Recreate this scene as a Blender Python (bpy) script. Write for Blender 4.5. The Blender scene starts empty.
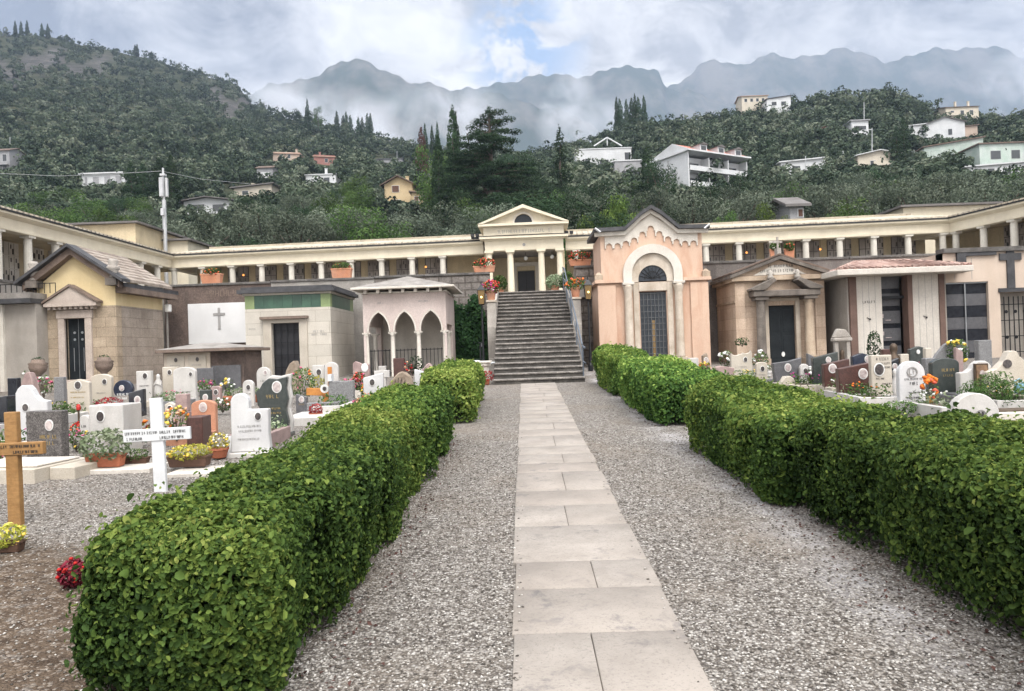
import bpy, bmesh, math, random
import numpy as np
from mathutils import Vector, Matrix
R = math.radians
S = bpy.context.scene
C = S.collection
# ------------------------------------------------------------------ camera
EYE = 1.85; FPX = 720.0; W, Hh = 1024, 691
ROLL, YAW, PITCH = 0.034, R(0.92), R(0.39)
Fv = Vector((-math.sin(YAW)*math.cos(PITCH), math.cos(YAW)*math.cos(PITCH), math.sin(PITCH)))
R0 = Vector((math.cos(YAW), math.sin(YAW), 0)); U0 = R0.cross(Fv)
Rv = R0*math.cos(ROLL) - U0*math.sin(ROLL); Uv = U0*math.cos(ROLL) + R0*math.sin(ROLL)
cd = bpy.data.cameras.new('camera'); cam = bpy.data.objects.new('camera', cd); C.objects.link(cam)
cd.sensor_width = 36; cd.lens = FPX*36/W; cd.clip_start = .05; cd.clip_end = 20000
M = Matrix.Identity(4)
for i in range(3):
    M[i][0] = Rv[i]; M[i][1] = Uv[i]; M[i][2] = -Fv[i]
M.translation = Vector((0, 0, EYE)); cam.matrix_world = M
S.camera = cam
# ------------------------------------------------------------------ light
S.view_settings.view_transform = 'Standard'; S.view_settings.look = 'None'
S.view_settings.gamma = 1; S.view_settings.use_curve_mapping = False
S.view_settings.exposure = 0.84
SUN_EL, SUN_AZ = R(56), R(158)          # azimuth measured from +Y towards +X
sd = bpy.data.lights.new('sun', 'SUN'); sd.energy = 1.5; sd.angle = R(30); sd.color = (1, .965, .91)
so = bpy.data.objects.new('sun', sd); C.objects.link(so)
sdir = Vector((math.sin(SUN_AZ)*math.cos(SUN_EL), math.cos(SUN_AZ)*math.cos(SUN_EL), math.sin(SUN_EL)))
so.rotation_euler = sdir.to_track_quat('Z', 'Y').to_euler(); so.location = (0, 0, 60)
cy = S.cycles
cy.max_bounces = 6; cy.diffuse_bounces = 3; cy.glossy_bounces = 2; cy.transmission_bounces = 3
cy.transparent_max_bounces = 6; cy.volume_bounces = 1; cy.use_denoising = True
cy.sample_clamp_indirect = 6
def ray(px, py):
    return Fv + Rv*((px-W/2)/FPX) + Uv*((Hh/2-py)/FPX)
def P(px, py, d):
    v = ray(px, py); v = v*(d/v.y); return Vector((v.x, d, EYE+v.z))
def proj(p):
    v = Vector(p)-Vector((0, 0, EYE)); z = v.dot(Fv)
    return W/2+FPX*v.dot(Rv)/z, Hh/2-FPX*v.dot(Uv)/z
SL = .04; HAZE = 2.0e-4
def gz(y): return SL*min(y, 34)
def G(px, py):
    v = ray(px, py); t = EYE/(SL*v.y - v.z); return Vector((v.x*t, v.y*t, SL*v.y*t))
# world
w = bpy.data.worlds.new('World'); S.world = w; w.use_nodes = True
nt = w.node_tree; nt.nodes.clear()
class N:
    """tiny node helper"""
    def __init__(s, tree): s.t = tree
    def n(s, kind, **kw):
        nd = s.t.nodes.new('ShaderNode'+kind)
        for k, v in kw.items():
            if k.startswith('i_'):
                nd.inputs[k[2:].replace('_', ' ')].default_value = v
            else: setattr(nd, k, v)
        return nd
    def l(s, a, b): s.t.links.new(a, b)
    def val(s, nd, inp, x):
        if hasattr(x, 'is_linked') or isinstance(x, bpy.types.NodeSocket): s.l(x, nd.inputs[inp])
        else: nd.inputs[inp].default_value = x
    def math(s, op, a, b=None, c=None, clamp=False):
        nd = s.n('Math', operation=op, use_clamp=clamp); s.val(nd, 0, a)
        if b is not None: s.val(nd, 1, b)
        if c is not None: s.val(nd, 2, c)
        return nd.outputs[0]
    def vmath(s, op, a, b=None):
        nd = s.n('VectorMath', operation=op); s.val(nd, 0, a)
        if b is not None: s.val(nd, 1, b)
        return nd.outputs['Value'] if op in ('DOT_PRODUCT', 'LENGTH', 'DISTANCE') else nd.outputs[0]
    def noise(s, vec, scale, detail=4, rough=.55, dist=0):
        nd = s.n('TexNoise'); s.l(vec, nd.inputs['Vector']); nd.inputs['Scale'].default_value = scale
        nd.inputs['Detail'].default_value = detail; nd.inputs['Roughness'].default_value = rough
        nd.inputs['Distortion'].default_value = dist
        return nd.outputs['Fac']
    def ramp(s, fac, stops, interp='LINEAR'):
        nd = s.n('ValToRGB'); cr = nd.color_ramp; cr.interpolation = interp
        while len(cr.elements) < len(stops): cr.elements.new(.5)
        for e, (p, c) in zip(cr.elements, stops):
            e.position = p; e.color = (*c, 1) if not isinstance(c, (int, float)) else (c, c, c, 1)
        s.l(fac, nd.inputs[0]); return nd.outputs[0]
    def mr(s, x, a, b, c=0, d=1):
        nd = s.n('MapRange'); s.val(nd, 0, x)
        for i, v in enumerate((a, b, c, d)): nd.inputs[i+1].default_value = v
        return nd.outputs[0]
    def mix(s, fac, a, b, blend='MIX'):
        nd = s.n('Mix', data_type='RGBA', blend_type=blend)
        s.val(nd, 0, fac)
        for i, x in ((6, a), (7, b)):
            if isinstance(x, (tuple, list)): nd.inputs[i].default_value = (*x[:3], 1)
            else: s.l(x, nd.inputs[i])
        return nd.outputs[2]
k = N(nt)
tc = k.n('TexCoord').outputs['Generated']
sky = k.n('TexSky', sky_type='NISHITA'); sky.sun_disc = False
sky.sun_elevation = SUN_EL; sky.sun_rotation = SUN_AZ; sky.altitude = 100; sky.dust_density = 2
sep = k.n('SeparateXYZ'); k.l(tc, sep.inputs[0])
zz = k.math('ADD', k.math('ABSOLUTE', sep.outputs[2]), .34)
cmb = k.n('CombineXYZ'); k.l(k.math('DIVIDE', sep.outputs[0], zz), cmb.inputs[0]); k.l(k.math('DIVIDE', sep.outputs[1], zz), cmb.inputs[1])
cv = cmb.outputs[0]
n1 = k.noise(cv, 1.7, 8, .6, .5); n2 = k.noise(cv, 5.0, 10, .66, .5)
shade = k.math('ADD', k.math('MULTIPLY', n1, .55), k.math('MULTIPLY', n2, .45))
cl = k.ramp(shade, [(.40, (1.5, 1.5, 1.62)), (.455, (3.6, 3.55, 3.62)), (.52, (6.4, 6.25, 6.15)), (.60, (10, 9.7, 9.3))])
def spot(px, py, tight0, tight1):
    d = ray(px, py).normalized()
    return k.mr(k.vmath('DOT_PRODUCT', tc, tuple(d)), math.cos(R(tight0)), math.cos(R(tight1)))
# bright breaks low over the mountains
gl = k.math('MAXIMUM', k.math('MULTIPLY', spot(470, 92, 14, 1), .9), k.math('MULTIPLY', spot(680, 72, 9, 1), .95))
gl = k.math('MULTIPLY', gl, k.mr(n2, .38, .6, .35, 1))
cl = k.mix(gl, cl, (11.5, 11.1, 10.6))
hole = k.math('MULTIPLY', spot(524, 50, 5.2, 1.5), k.mr(k.noise(cv, 9.5, 8, .65, .6), .46, .56, 1, 0), clamp=True)
cl = k.mix(k.math('MULTIPLY', hole, .8), cl, (1.8, 4.0, 7.6))
sky_boost = k.math('MULTIPLY', k.mr(sep.outputs[2], .44, .85, 1, 3.0), k.mr(sep.outputs[1], .35, -.5, 1, 2.1))      # overcast sky brighter overhead; unseen sky behind camera brightened to light facades
cl2 = k.n('VectorMath', operation='SCALE'); k.l(cl, cl2.inputs[0]); k.l(sky_boost, cl2.inputs['Scale'])
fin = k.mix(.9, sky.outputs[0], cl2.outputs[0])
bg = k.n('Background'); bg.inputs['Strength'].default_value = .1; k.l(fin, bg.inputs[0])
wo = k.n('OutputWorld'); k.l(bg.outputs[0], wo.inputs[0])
# ------------------------------------------------------------------ materials
MATS = {}
def newmat(name):
    m = bpy.data.materials.new(name); m.use_nodes = True; m.node_tree.nodes.clear()
    kk = N(m.node_tree); o = kk.n('OutputMaterial'); b = kk.n('BsdfPrincipled'); kk.l(b.outputs[0], o.inputs[0])
    MATS[name] = m
    return m, kk, b, o
def coords(kk, world=False):
    if world: return kk.n('NewGeometry').outputs['Position']
    t = kk.n('TexCoord').outputs['Object']; oi = kk.n('ObjectInfo').outputs['Random']
    return kk.vmath('ADD', t, kk.vmath('MULTIPLY', kk.n('CombineXYZ', i_X=1, i_Y=1, i_Z=1).outputs[0], kk.math('MULTIPLY', oi, 31.7)))
def mat(name, c1, c2=None, scale=3, rough=.8, bump=.15, bscale=40, stain=None, sscale=1.2, samt=.6, metal=0, spec=.35, speckle=.12, blocks=None, streak=.25, world=False):
    m, kk, b, o = newmat(name)
    v = coords(kk, world)
    c2 = c2 or tuple(x*.82 for x in c1)
    col = kk.mix(kk.mr(kk.noise(v, scale, 5), .36, .66), c1, c2)
    fine = kk.noise(v, bscale, 3)
    if speckle: col = kk.mix(1, col, kk.ramp(fine, [(.3, 1-speckle*2), (.7, 1+0*speckle)]), 'MULTIPLY')
    hgt = fine
    if blocks:
        bw, bh, mort = blocks
        sp = kk.n('SeparateXYZ'); kk.l(kk.n('TexCoord').outputs['Object'], sp.inputs[0])
        cb = kk.n('CombineXYZ'); kk.l(kk.math('ADD', sp.outputs[0], sp.outputs[1]), cb.inputs[0]); kk.l(sp.outputs[2], cb.inputs[1])
        br = kk.n('TexBrick'); kk.l(cb.outputs[0], br.inputs['Vector'])
        for a, x in (('Scale', 1), ('Brick Width', bw), ('Row Height', bh), ('Mortar Size', mort), ('Mortar Smooth', .3)): br.inputs[a].default_value = x
        br.inputs['Color1'].default_value = (1, 1, 1, 1); br.inputs['Color2'].default_value = (.84, .84, .84, 1); br.inputs['Mortar'].default_value = (.55, .53, .5, 1)
        col = kk.mix(1, col, br.outputs[0], 'MULTIPLY')
        hgt = kk.math('SUBTRACT', fine, kk.math('MULTIPLY', br.outputs['Fac'], 1.5))
    if stain:
        mp = kk.n('Mapping'); kk.l(v, mp.inputs[0]); mp.inputs['Scale'].default_value = (1, 1, streak)
        f = kk.mr(kk.noise(mp.outputs[0], sscale, 8, .65, .5), .45, .72)
        col = kk.mix(kk.math('MULTIPLY', f, samt), col, stain)
    kk.l(col, b.inputs['Base Color'])
    b.inputs['Roughness'].default_value = rough; b.inputs['Metallic'].default_value = metal
    b.inputs['Specular IOR Level'].default_value = spec
    if bump:
        bp = kk.n('Bump'); bp.inputs['Strength'].default_value = bump; bp.inputs['Distance'].default_value = .02
        kk.l(hgt, bp.inputs['Height']); kk.l(bp.outputs[0], b.inputs['Normal'])
    return m
def leafmat(name, stops, trans=.25, rough=.8):
    m, kk, b, o = newmat(name)
    a = kk.n('Attribute', attribute_name='rnd')
    oi = kk.n('ObjectInfo').outputs['Random']
    col = kk.ramp(a.outputs['Fac'], stops)
    hs = kk.n('HueSaturation'); kk.l(col, hs.inputs['Color'])
    kk.l(kk.mr(oi, 0, 1, .72, 1.25), hs.inputs['Value']); kk.l(kk.mr(oi, 0, 1, .488, .51), hs.inputs['Hue'])
    col = hs.outputs[0]
    kk.l(col, b.inputs['Base Color']); b.inputs['Roughness'].default_value = rough; b.inputs['Specular IOR Level'].default_value = .3 if rough < .6 else .08
    tr = kk.n('BsdfTranslucent'); kk.l(col, tr.inputs[0])
    mx = kk.n('MixShader'); mx.inputs[0].default_value = trans
    kk.l(b.outputs[0], mx.inputs[1]); kk.l(tr.outputs[0], mx.inputs[2]); kk.l(mx.outputs[0], o.inputs[0])
    return m
def emit(name, c, s):
    m, kk, b, o = newmat(name); b.inputs['Base Color'].default_value = (*c, 1)
    b.inputs['Emission Color'].default_value = (*c, 1); b.inputs['Emission Strength'].default_value = s
    return m
def tilemat(name, c1, c2, c3, sx=4.2, sy=3.0, axis='x'):
    """pan tiles: ribs running down the slope, staggered rows"""
    m, kk, b, o = newmat(name)
    t = kk.n('TexCoord').outputs['Object']; sp = kk.n('SeparateXYZ'); kk.l(t, sp.inputs[0])
    u, vv = (sp.outputs[0], sp.outputs[1]) if axis == 'x' else (sp.outputs[1], sp.outputs[0])
    rib = kk.math('SINE', kk.math('MULTIPLY', u, 2*math.pi*sx))
    row = kk.math('FRACT', kk.math('MULTIPLY', vv, sy))
    cell = kk.n('CombineXYZ'); kk.l(kk.math('FLOOR', kk.math('MULTIPLY', u, sx)), cell.inputs[0]); kk.l(kk.math('FLOOR', kk.math('MULTIPLY', vv, sy)), cell.inputs[1])
    wn = kk.n('TexWhiteNoise'); kk.l(cell.outputs[0], wn.inputs['Vector'])
    col = kk.ramp(wn.outputs[0], [(0, c1), (.55, c2), (1, c3)])
    col = kk.mix(kk.mr(kk.noise(t, 2.5, 6), .4, .7, 0, .55), col, tuple(x*.55 for x in c2))
    kk.l(col, b.inputs['Base Color']); b.inputs['Roughness'].default_value = .85
    bp = kk.n('Bump'); bp.inputs['Strength'].default_value = .9; bp.inputs['Distance'].default_value = .06
    kk.l(kk.math('ADD', rib, kk.math('MULTIPLY', row, .6)), bp.inputs['Height']); kk.l(bp.outputs[0], b.inputs['Normal'])
    return m
# ground materials
def gravelmat(name, stops, scale=55, dirt=None):
    m, kk, b, o = newmat(name)
    v = kk.n('NewGeometry').outputs['Position']
    vo = kk.n('TexVoronoi'); kk.l(v, vo.inputs['Vector']); vo.inputs['Scale'].default_value = scale
    vo2 = kk.n('TexVoronoi'); kk.l(v, vo2.inputs['Vector']); vo2.inputs['Scale'].default_value = scale*.45
    sp = kk.n('SeparateColor'); kk.l(vo.outputs['Color'], sp.inputs[0])
    sp2 = kk.n('SeparateColor'); kk.l(vo2.outputs['Color'], sp2.inputs[0])
    f = kk.math('ADD', kk.math('MULTIPLY', sp.outputs[0], .72), kk.math('MULTIPLY', sp2.outputs[1], .28))
    col = kk.ramp(f, stops)
    gap = kk.mr(vo.outputs['Distance'], .45, .75)
    col = kk.mix(kk.math('MULTIPLY', gap, .75), col, (.07, .06, .055))
    big = kk.noise(v, .55, 6, .6, .6)
    col = kk.mix(kk.mr(big, .48, .72, 0, .6), col, (.20, .165, .13))
    # a powdery pale band of old limestone dust on the right-hand walk
    pos = kk.n('SeparateXYZ'); kk.l(v, pos.inputs[0])
    band = kk.math('SUBTRACT', 1, kk.math('ABSOLUTE', kk.math('DIVIDE', kk.math('SUBTRACT', pos.outputs[0], kk.math('ADD', 2.05, kk.math('MULTIPLY', kk.noise(v, .8, 3), .3))), .38)), clamp=True)
    col = kk.mix(kk.math('MULTIPLY', kk.math('MULTIPLY', band, kk.mr(kk.noise(v, 1.1, 6, .7), .42, .62)), .6), col, (.50, .49, .50))
    if dirt:
        x0, y1 = dirt
        wob = kk.math('MULTIPLY', kk.math('SUBTRACT', kk.noise(v, 1.3, 5), .5), 1.8)
        fx = kk.mr(kk.math('ADD', pos.outputs[0], wob), x0+.6, x0+.1)
        fy = kk.mr(kk.math('ADD', pos.outputs[1], wob), y1+.4, y1-.4)
        dcol = kk.mix(kk.mr(kk.noise(v, 9, 6), .35, .65), (.055, .038, .026), (.12, .088, .062))
        dcol = kk.mix(kk.mr(sp.outputs[2], .8, .86, 0, .55), dcol, (.30, .26, .22))
        ffac = kk.math('MULTIPLY', kk.math('MULTIPLY', fx, fy), kk.mr(kk.noise(v, 5, 5), .25, .42))
        col = kk.mix(ffac, col, dcol)
    # soil collected along the foot of the hedges
    kk.l(col, b.inputs['Base Color']); b.inputs['Roughness'].default_value = .9; b.inputs['Specular IOR Level'].default_value = .2
    bp = kk.n('Bump'); bp.inputs['Strength'].default_value = 1; bp.inputs['Distance'].default_value = .018
    hh = kk.math('ADD', kk.math('SUBTRACT', 1, vo.outputs['Distance']), kk.math('MULTIPLY', big, .5))
    kk.l(hh, bp.inputs['Height']); kk.l(bp.outputs[0], b.inputs['Normal'])
    return m
GST = [(0, (.05, .045, .04)), (.22, (.115, .10, .086)), (.42, (.19, .172, .152)), (.62, (.275, .255, .232)), (.82, (.37, .35, .322)), (1, (.52, .50, .47))]
gravelmat('gravel', GST, 52, dirt=(-2.1, 6.4))
def pathmat():
    m, kk, b, o = newmat('slab')
    v = kk.n('NewGeometry').outputs['Position']
    oi = kk.n('Attribute', attribute_name='rnd').outputs['Fac']
    col = kk.ramp(oi, [(0, (.275, .242, .212)), (.5, (.295, .265, .235)), (1, (.31, .28, .25))])
    col = kk.mix(kk.mr(kk.noise(v, 2.2, 7, .65), .40, .66, 0, .75), col, (.205, .182, .16))
    sp_ = kk.mr(kk.noise(v, 42, 4, .7), .56, .66, 0, .5); col = kk.mix(sp_, col, (.15, .135, .12))
    mp = kk.n('Mapping'); kk.l(v, mp.inputs[0]); mp.inputs['Scale'].default_value = (1, 2.6, 1)
    veins = kk.mr(kk.noise(mp.outputs[0], 22, 8, .75, .6), .53, .66)
    patch = kk.mr(kk.noise(v, 1.7, 3), .42, .62)
    col = kk.mix(kk.math('MULTIPLY', kk.math('MULTIPLY', veins, patch), .9), col, (.16, .145, .13))
    blot = kk.math('MULTIPLY', kk.mr(kk.noise(v, 6.5, 8, .7, .3), .55, .68), kk.mr(kk.noise(v, 1.3, 2), .44, .58))
    col = kk.mix(kk.math('MULTIPLY', blot, .85), col, (.13, .12, .12))
    pit = kk.math('SUBTRACT', 1, kk.mr(kk.noise(v, 70, 3), .33, .40))
    col = kk.mix(kk.math('MULTIPLY', pit, .8), col, (.2, .18, .16))
    kk.l(col, b.inputs['Base Color']); b.inputs['Roughness'].default_value = .75; b.inputs['Specular IOR Level'].default_value = .3
    bp = kk.n('Bump'); bp.inputs['Strength'].default_value = .25; bp.inputs['Distance'].default_value = .01
    kk.l(kk.noise(v, 60, 5, .7), bp.inputs['Height']); kk.l(bp.outputs[0], b.inputs['Normal'])
pathmat()
mat('joint', (.10, .085, .07), world=True)
mat('soil', (.07, .05, .035), (.12, .09, .065), 8, .95, .6, 30)
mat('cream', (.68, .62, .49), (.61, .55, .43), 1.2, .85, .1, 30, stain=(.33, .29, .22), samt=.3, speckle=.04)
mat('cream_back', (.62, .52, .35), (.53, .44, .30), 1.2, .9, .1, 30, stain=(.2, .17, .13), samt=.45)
mat('column_stone', (.63, .60, .53), (.54, .51, .45), 2.5, .8, .2, 50, stain=(.3, .28, .24), samt=.4)
mat('roof_cap', (.46, .41, .32), (.36, .31, .24), 1.6, .9, .4, 18, stain=(.17, .15, .12), samt=.5, streak=1)
tilemat('gallery_tile', (.56, .50, .40), (.50, .44, .34), (.40, .34, .26), 3.2, 2.5)
mat('gutter', (.03, .03, .032), rough=.5, bump=0)
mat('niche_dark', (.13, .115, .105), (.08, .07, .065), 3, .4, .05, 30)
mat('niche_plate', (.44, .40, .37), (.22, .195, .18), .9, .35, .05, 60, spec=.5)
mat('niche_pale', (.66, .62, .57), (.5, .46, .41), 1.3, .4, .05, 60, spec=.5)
mat('shutter_dark', (.035, .035, .04), rough=.5, bump=0)
mat('old_wall', (.26, .235, .215), (.17, .15, .14), 1.8, .95, .8, 22, stain=(.055, .05, .048), sscale=1.0, samt=.75, speckle=.2)
mat('rubble_wall', (.30, .27, .245), (.20, .175, .16), 2.4, .95, 1, 12, stain=(.07, .065, .06), samt=.6, speckle=.25, blocks=(.55, .3, .03))
mat('brown_wall', (.17, .125, .105), (.10, .075, .065), 2.2, .9, .6, 16, stain=(.06, .05, .045), samt=.45, speckle=.2)
mat('wall_cap', (.17, .16, .15), (.09, .085, .08), 3, .9, .5, 25, speckle=.2)
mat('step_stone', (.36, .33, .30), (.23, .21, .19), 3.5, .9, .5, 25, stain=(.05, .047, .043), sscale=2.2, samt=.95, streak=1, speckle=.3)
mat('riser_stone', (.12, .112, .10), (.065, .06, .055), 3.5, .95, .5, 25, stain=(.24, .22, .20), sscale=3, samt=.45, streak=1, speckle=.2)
mat('parapet', (.42, .39, .35), (.32, .29, .26), 2.5, .9, .4, 30, stain=(.13, .12, .11), samt=.6)
mat('peach', (.575, .415, .315), (.525, .37, .28), .9, .9, .08, 25, stain=(.42, .235, .155), samt=.75, sscale=2.2, speckle=.05)
mat('white_trim', (.68, .64, .575), (.57, .53, .47), 2, .8, .2, 40, stain=(.3, .27, .23), samt=.4)
mat('pale_stone', (.60, .53, .45), (.46, .39, .31), 2.5, .8, .3, 40, stain=(.25, .2, .15), samt=.5)
mat('slate', (.045, .046, .05), (.08, .08, .085), 3, .6, .3, 30)
mat('sandstone', (.64, .50, .385), (.53, .40, .30), 1.6, .9, .4, 22, stain=(.2, .13, .085), samt=.55, blocks=(.85, .42, .006))
mat('sand_smooth', (.56, .465, .385), (.49, .405, .335), 1.2, .85, .12, 30, stain=(.4, .3, .22), samt=.35, speckle=.05)
mat('side_stone', (.46, .39, .325), (.36, .30, .25), 2.2, .9, .5, 30, stain=(.2, .165, .13), samt=.5, blocks=(.8, .36, .008), speckle=.18)
mat('sandstone_trim', (.50, .40, .30), (.38, .29, .21), 2, .9, .4, 30, stain=(.13, .105, .085), samt=.7)
mat('dark_trim', (.22, .19, .165), (.12, .105, .09), 2.4, .95, .5, 25, stain=(.04, .037, .035), samt=.75)
mat('yellow', (.70, .575, .35), (.63, .505, .29), 1.1, .9, .06, 25, stain=(.42, .31, .16), samt=.35, speckle=.03)
mat('tuff', (.52, .42, .31), (.41, .33, .24), 2, .9, .5, 30, stain=(.22, .165, .12), samt=.45, blocks=(.7, .36, .01), speckle=.18)
mat('pinkish_stone', (.56, .48, .42), (.45, .38, .33), 2.2, .85, .4, 35, stain=(.22, .18, .15), samt=.45, speckle=.16)
mat('brown_cornice', (.24, .18, .145), (.15, .115, .095), 2, .9, .4, 25, speckle=.18)
tilemat('tile_pale', (.36, .31, .265), (.29, .24, .20), (.21, .17, .14), 4.5, 3)
tilemat('tile_red', (.40, .27, .225), (.33, .21, .175), (.48, .36, .31), 4.5, 3)
mat('white_marble', (.56, .54, .515), (.47, .455, .435), 2.2, .5, .08, 60, stain=(.27, .25, .22), sscale=2.5, samt=.5, speckle=.08, spec=.5)
mat('white_marble_clean', (.58, .58, .58), (.50, .50, .51), 2, .45, .05, 60, stain=(.36, .35, .34), sscale=2.2, samt=.4, speckle=.05, spec=.5)
mat('cream_marble', (.53, .48, .41), (.44, .395, .33), 1.5, .55, .1, 60, stain=(.35, .3, .23), samt=.35)
mat('travertine', (.62, .58, .51), (.54, .50, .44), 1.4, .8, .2, 40, blocks=(1.0, .42, .007), stain=(.32, .29, .24), samt=.3)
mat('green_tile', (.035, .085, .06), (.06, .14, .09), 1.5, .35, .05, 20, spec=.5)
mat('green_pale', (.28, .36, .17), rough=.4, bump=0)
mat('panel_white', (.62, .62, .62), (.55, .55, .55), 1, .5, .03, 40, speckle=.02)
mat('pink_wall', (.61, .52, .485), (.54, .455, .42), 1.3, .9, .1, 30, stain=(.33, .27, .25), samt=.35)
mat('grey_render', (.36, .34, .31), (.27, .25, .23), 1.6, .9, .3, 25, stain=(.12, .11, .1), samt=.5)
mat('cap_grey', (.30, .28, .26), (.2, .185, .17), 2.4, .9, .4, 30)
mat('iron', (.022, .023, .026), rough=.45, bump=0, metal=.3)
mat('dark_door', (.018, .023, .026), (.010, .013, .016), 3, .55, .1, 20, spec=.2)
mat('glass', (.022, .028, .035), (.04, .045, .055), 1.2, .3, 0, spec=.3, speckle=0)
mat('amber_glass', (.20, .12, .035), rough=.2, bump=0, spec=.6)
mat('lead', (.13, .135, .14), rough=.5, bump=0, metal=.4)
mat('red_brown', (.16, .10, .08), rough=.7)
mat('concrete_pale', (.62, .58, .52), (.54, .50, .45), 1.5, .85, .2, 35, stain=(.34, .31, .27), samt=.35)
mat('concrete_grey', (.42, .385, .345), (.34, .31, .275), 1.5, .85, .2, 35, stain=(.16, .15, .13), samt=.4)
mat('black_granite', (.018, .02, .026), (.03, .033, .04), 8, .12, 0, spec=.6)
mat('grey_granite', (.17, .17, .18), (.13, .13, .14), 10, .3, .03, 120, speckle=.35, spec=.5)
mat('light_granite', (.36, .36, .36), (.28, .28, .29), 30, .5, .05, 110, speckle=.45, spec=.4)
mat('speckled_granite', (.24, .22, .21), (.10, .09, .085), 26, .45, .05, 90, speckle=.5, spec=.4)
mat('green_granite', (.045, .055, .052), (.07, .08, .075), 14, .25, .02, 100, speckle=.3, spec=.5)
mat('navy_granite', (.02, .027, .05), (.035, .045, .075), 14, .2, .02, 100, speckle=.3, spec=.6)
mat('red_granite', (.135, .06, .048), (.085, .04, .034), 20, .35, .03, 110, speckle=.4, spec=.5)
mat('terracotta_stone', (.50, .25, .155), (.42, .20, .125), 3, .7, .1, 50)
mat('rose_stone', (.38, .28, .26), (.28, .20, .19), 6, .6, .1, 60)
mat('rough_stone', (.40, .33, .26), (.26, .20, .15), 5, .95, 1, 14, stain=(.14, .11, .08), samt=.6)
mat('terracotta', (.40, .135, .07), (.33, .11, .06), 5, .8, .1, 40)
mat('terracotta_pale', (.55, .25, .14), (.45, .20, .12), 4, .85, .2, 40, stain=(.5, .4, .32), samt=.4)
mat('brown_pot', (.11, .06, .04), rough=.7)
mat('oak', (.33, .185, .07), (.25, .135, .045), 3, .55, .15, 30, streak=8, stain=(.17, .075, .02), sscale=9, samt=.55)
mat('orange_wood', (.55, .24, .06), (.45, .18, .05), 4, .55, .1, 30)
mat('white_paint', (.62, .635, .64), (.54, .55, .56), 3, .5, .05, 30, speckle=.03)
mat('letter_dark', (.035, .033, .035), rough=.6, bump=0, speckle=0)
mat('letter_gold', (.45, .33, .14), rough=.45, bump=0, metal=.4)
mat('letter_grey', (.33, .32, .31), rough=.7, bump=0)
mat('photo_dark', (.09, .075, .07), (.02, .018, .02), 25, .3, 0, spec=.6, speckle=0)
mat('photo_brown', (.22, .13, .07), (.09, .05, .03), 12, .3, 0, spec=.6, speckle=0)
mat('photo_pale', (.5, .44, .42), (.25, .2, .2), 14, .3, 0, spec=.5, speckle=0)
mat('brass', (.48, .31, .10), (.36, .22, .06), 6, .35, .05, metal=.7)
mat('bronze', (.12, .085, .06), (.07, .05, .035), 6, .5, .1, metal=.5)
mat('steel', (.42, .44, .46), rough=.4, bump=0, metal=.6)
mat('galv', (.5, .51, .52), (.44, .45, .46), 3, .5, 0, metal=.4)
mat('blue_steel', (.16, .19, .23), rough=.4, bump=0, metal=.5)
mat('mast_white', (.52, .53, .55), rough=.5, bump=0)
mat('red_glass', (.5, .03, .025), rough=.2, bump=0, spec=.6)
mat('water_blue', (.22, .42, .55), rough=.4, bump=0)
emit('lamp_glow', (1, .72, .25), 1.6)
emit('votive', (1, .35, .08), 1.2)
mat('globe', (.8, .8, .78), rough=.3, bump=0)
mat('bark', (.12, .095, .075), (.07, .055, .045), 6, .95, .8, 18)
mat('house_white', (.62, .63, .64), (.55, .56, .57), .5, .9, .05, 10, stain=(.4, .4, .4), samt=.3, sscale=.5)
mat('house_cream', (.60, .54, .45), (.52, .47, .38), .5, .9, .05, 10, stain=(.36, .32, .27), samt=.3, sscale=.5)
mat('house_yellow', (.55, .43, .26), (.48, .37, .22), .5, .9, .05, 10)
mat('house_peach', (.48, .38, .31), (.42, .33, .27), .5, .9, .05, 10)
mat('house_grey', (.34, .34, .35), (.26, .26, .27), .5, .9, .05, 10)
mat('house_red', (.34, .17, .14), (.28, .14, .12), .5, .9, .05, 10)
mat('green_shed', (.38, .47, .41), (.52, .56, .53), .35, .8, .05, 6, stain=(.25, .29, .27), samt=.5, sscale=.6)
mat('roof_grey', (.17, .16, .155), (.12, .11, .105), 1, .9, .2, 8)
mat('roof_brown', (.17, .125, .10), (.11, .08, .065), 1, .9, .3, 8)
mat('roof_terracotta', (.45, .17, .12), (.36, .13, .09), 1.2, .9, .4, 7)
mat('roof_peach', (.48, .33, .25), (.4, .26, .2), 1.2, .9, .4, 7)
mat('window_dark', (.04, .045, .05), rough=.2, bump=0, spec=.6)
mat('shutter_brown', (.12, .06, .04), rough=.7, bump=0)
# foliage
leafmat('hedge_leaf', [(0, (.022, .048, .015)), (.3, (.06, .118, .03)), (.55, (.118, .20, .045)), (.8, (.20, .285, .062)), (1, (.34, .41, .11))], .36, .6)
leafmat('olive_leaf', [(0, (.035, .05, .036)), (.4, (.085, .108, .078)), (.75, (.145, .17, .125)), (1, (.22, .245, .19))], .2)
leafmat('dark_leaf', [(0, (.014, .028, .016)), (.5, (.03, .055, .028)), (1, (.06, .095, .045))], .15)
leafmat('green_leaf', [(0, (.03, .06, .02)), (.5, (.065, .115, .035)), (1, (.13, .19, .06))], .25)
leafmat('bright_leaf', [(0, (.035, .06, .018)), (.5, (.08, .125, .032)), (1, (.17, .22, .06))], .3)
leafmat('wood_leaf', [(0, (.014, .024, .016)), (.4, (.034, .050, .032)), (.75, (.066, .086, .056)), (1, (.125, .142, .102))], .12)
leafmat('ivy_leaf', [(0, (.012, .03, .012)), (.6, (.028, .06, .022)), (1, (.06, .11, .04))], .15)
leafmat('rust_leaf', [(0, (.06, .035, .03)), (.6, (.11, .06, .05)), (1, (.16, .1, .08))], .1)
leafmat('plant_leaf', [(0, (.03, .065, .022)), (.5, (.07, .13, .04)), (1, (.15, .22, .075))], .25)
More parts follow.
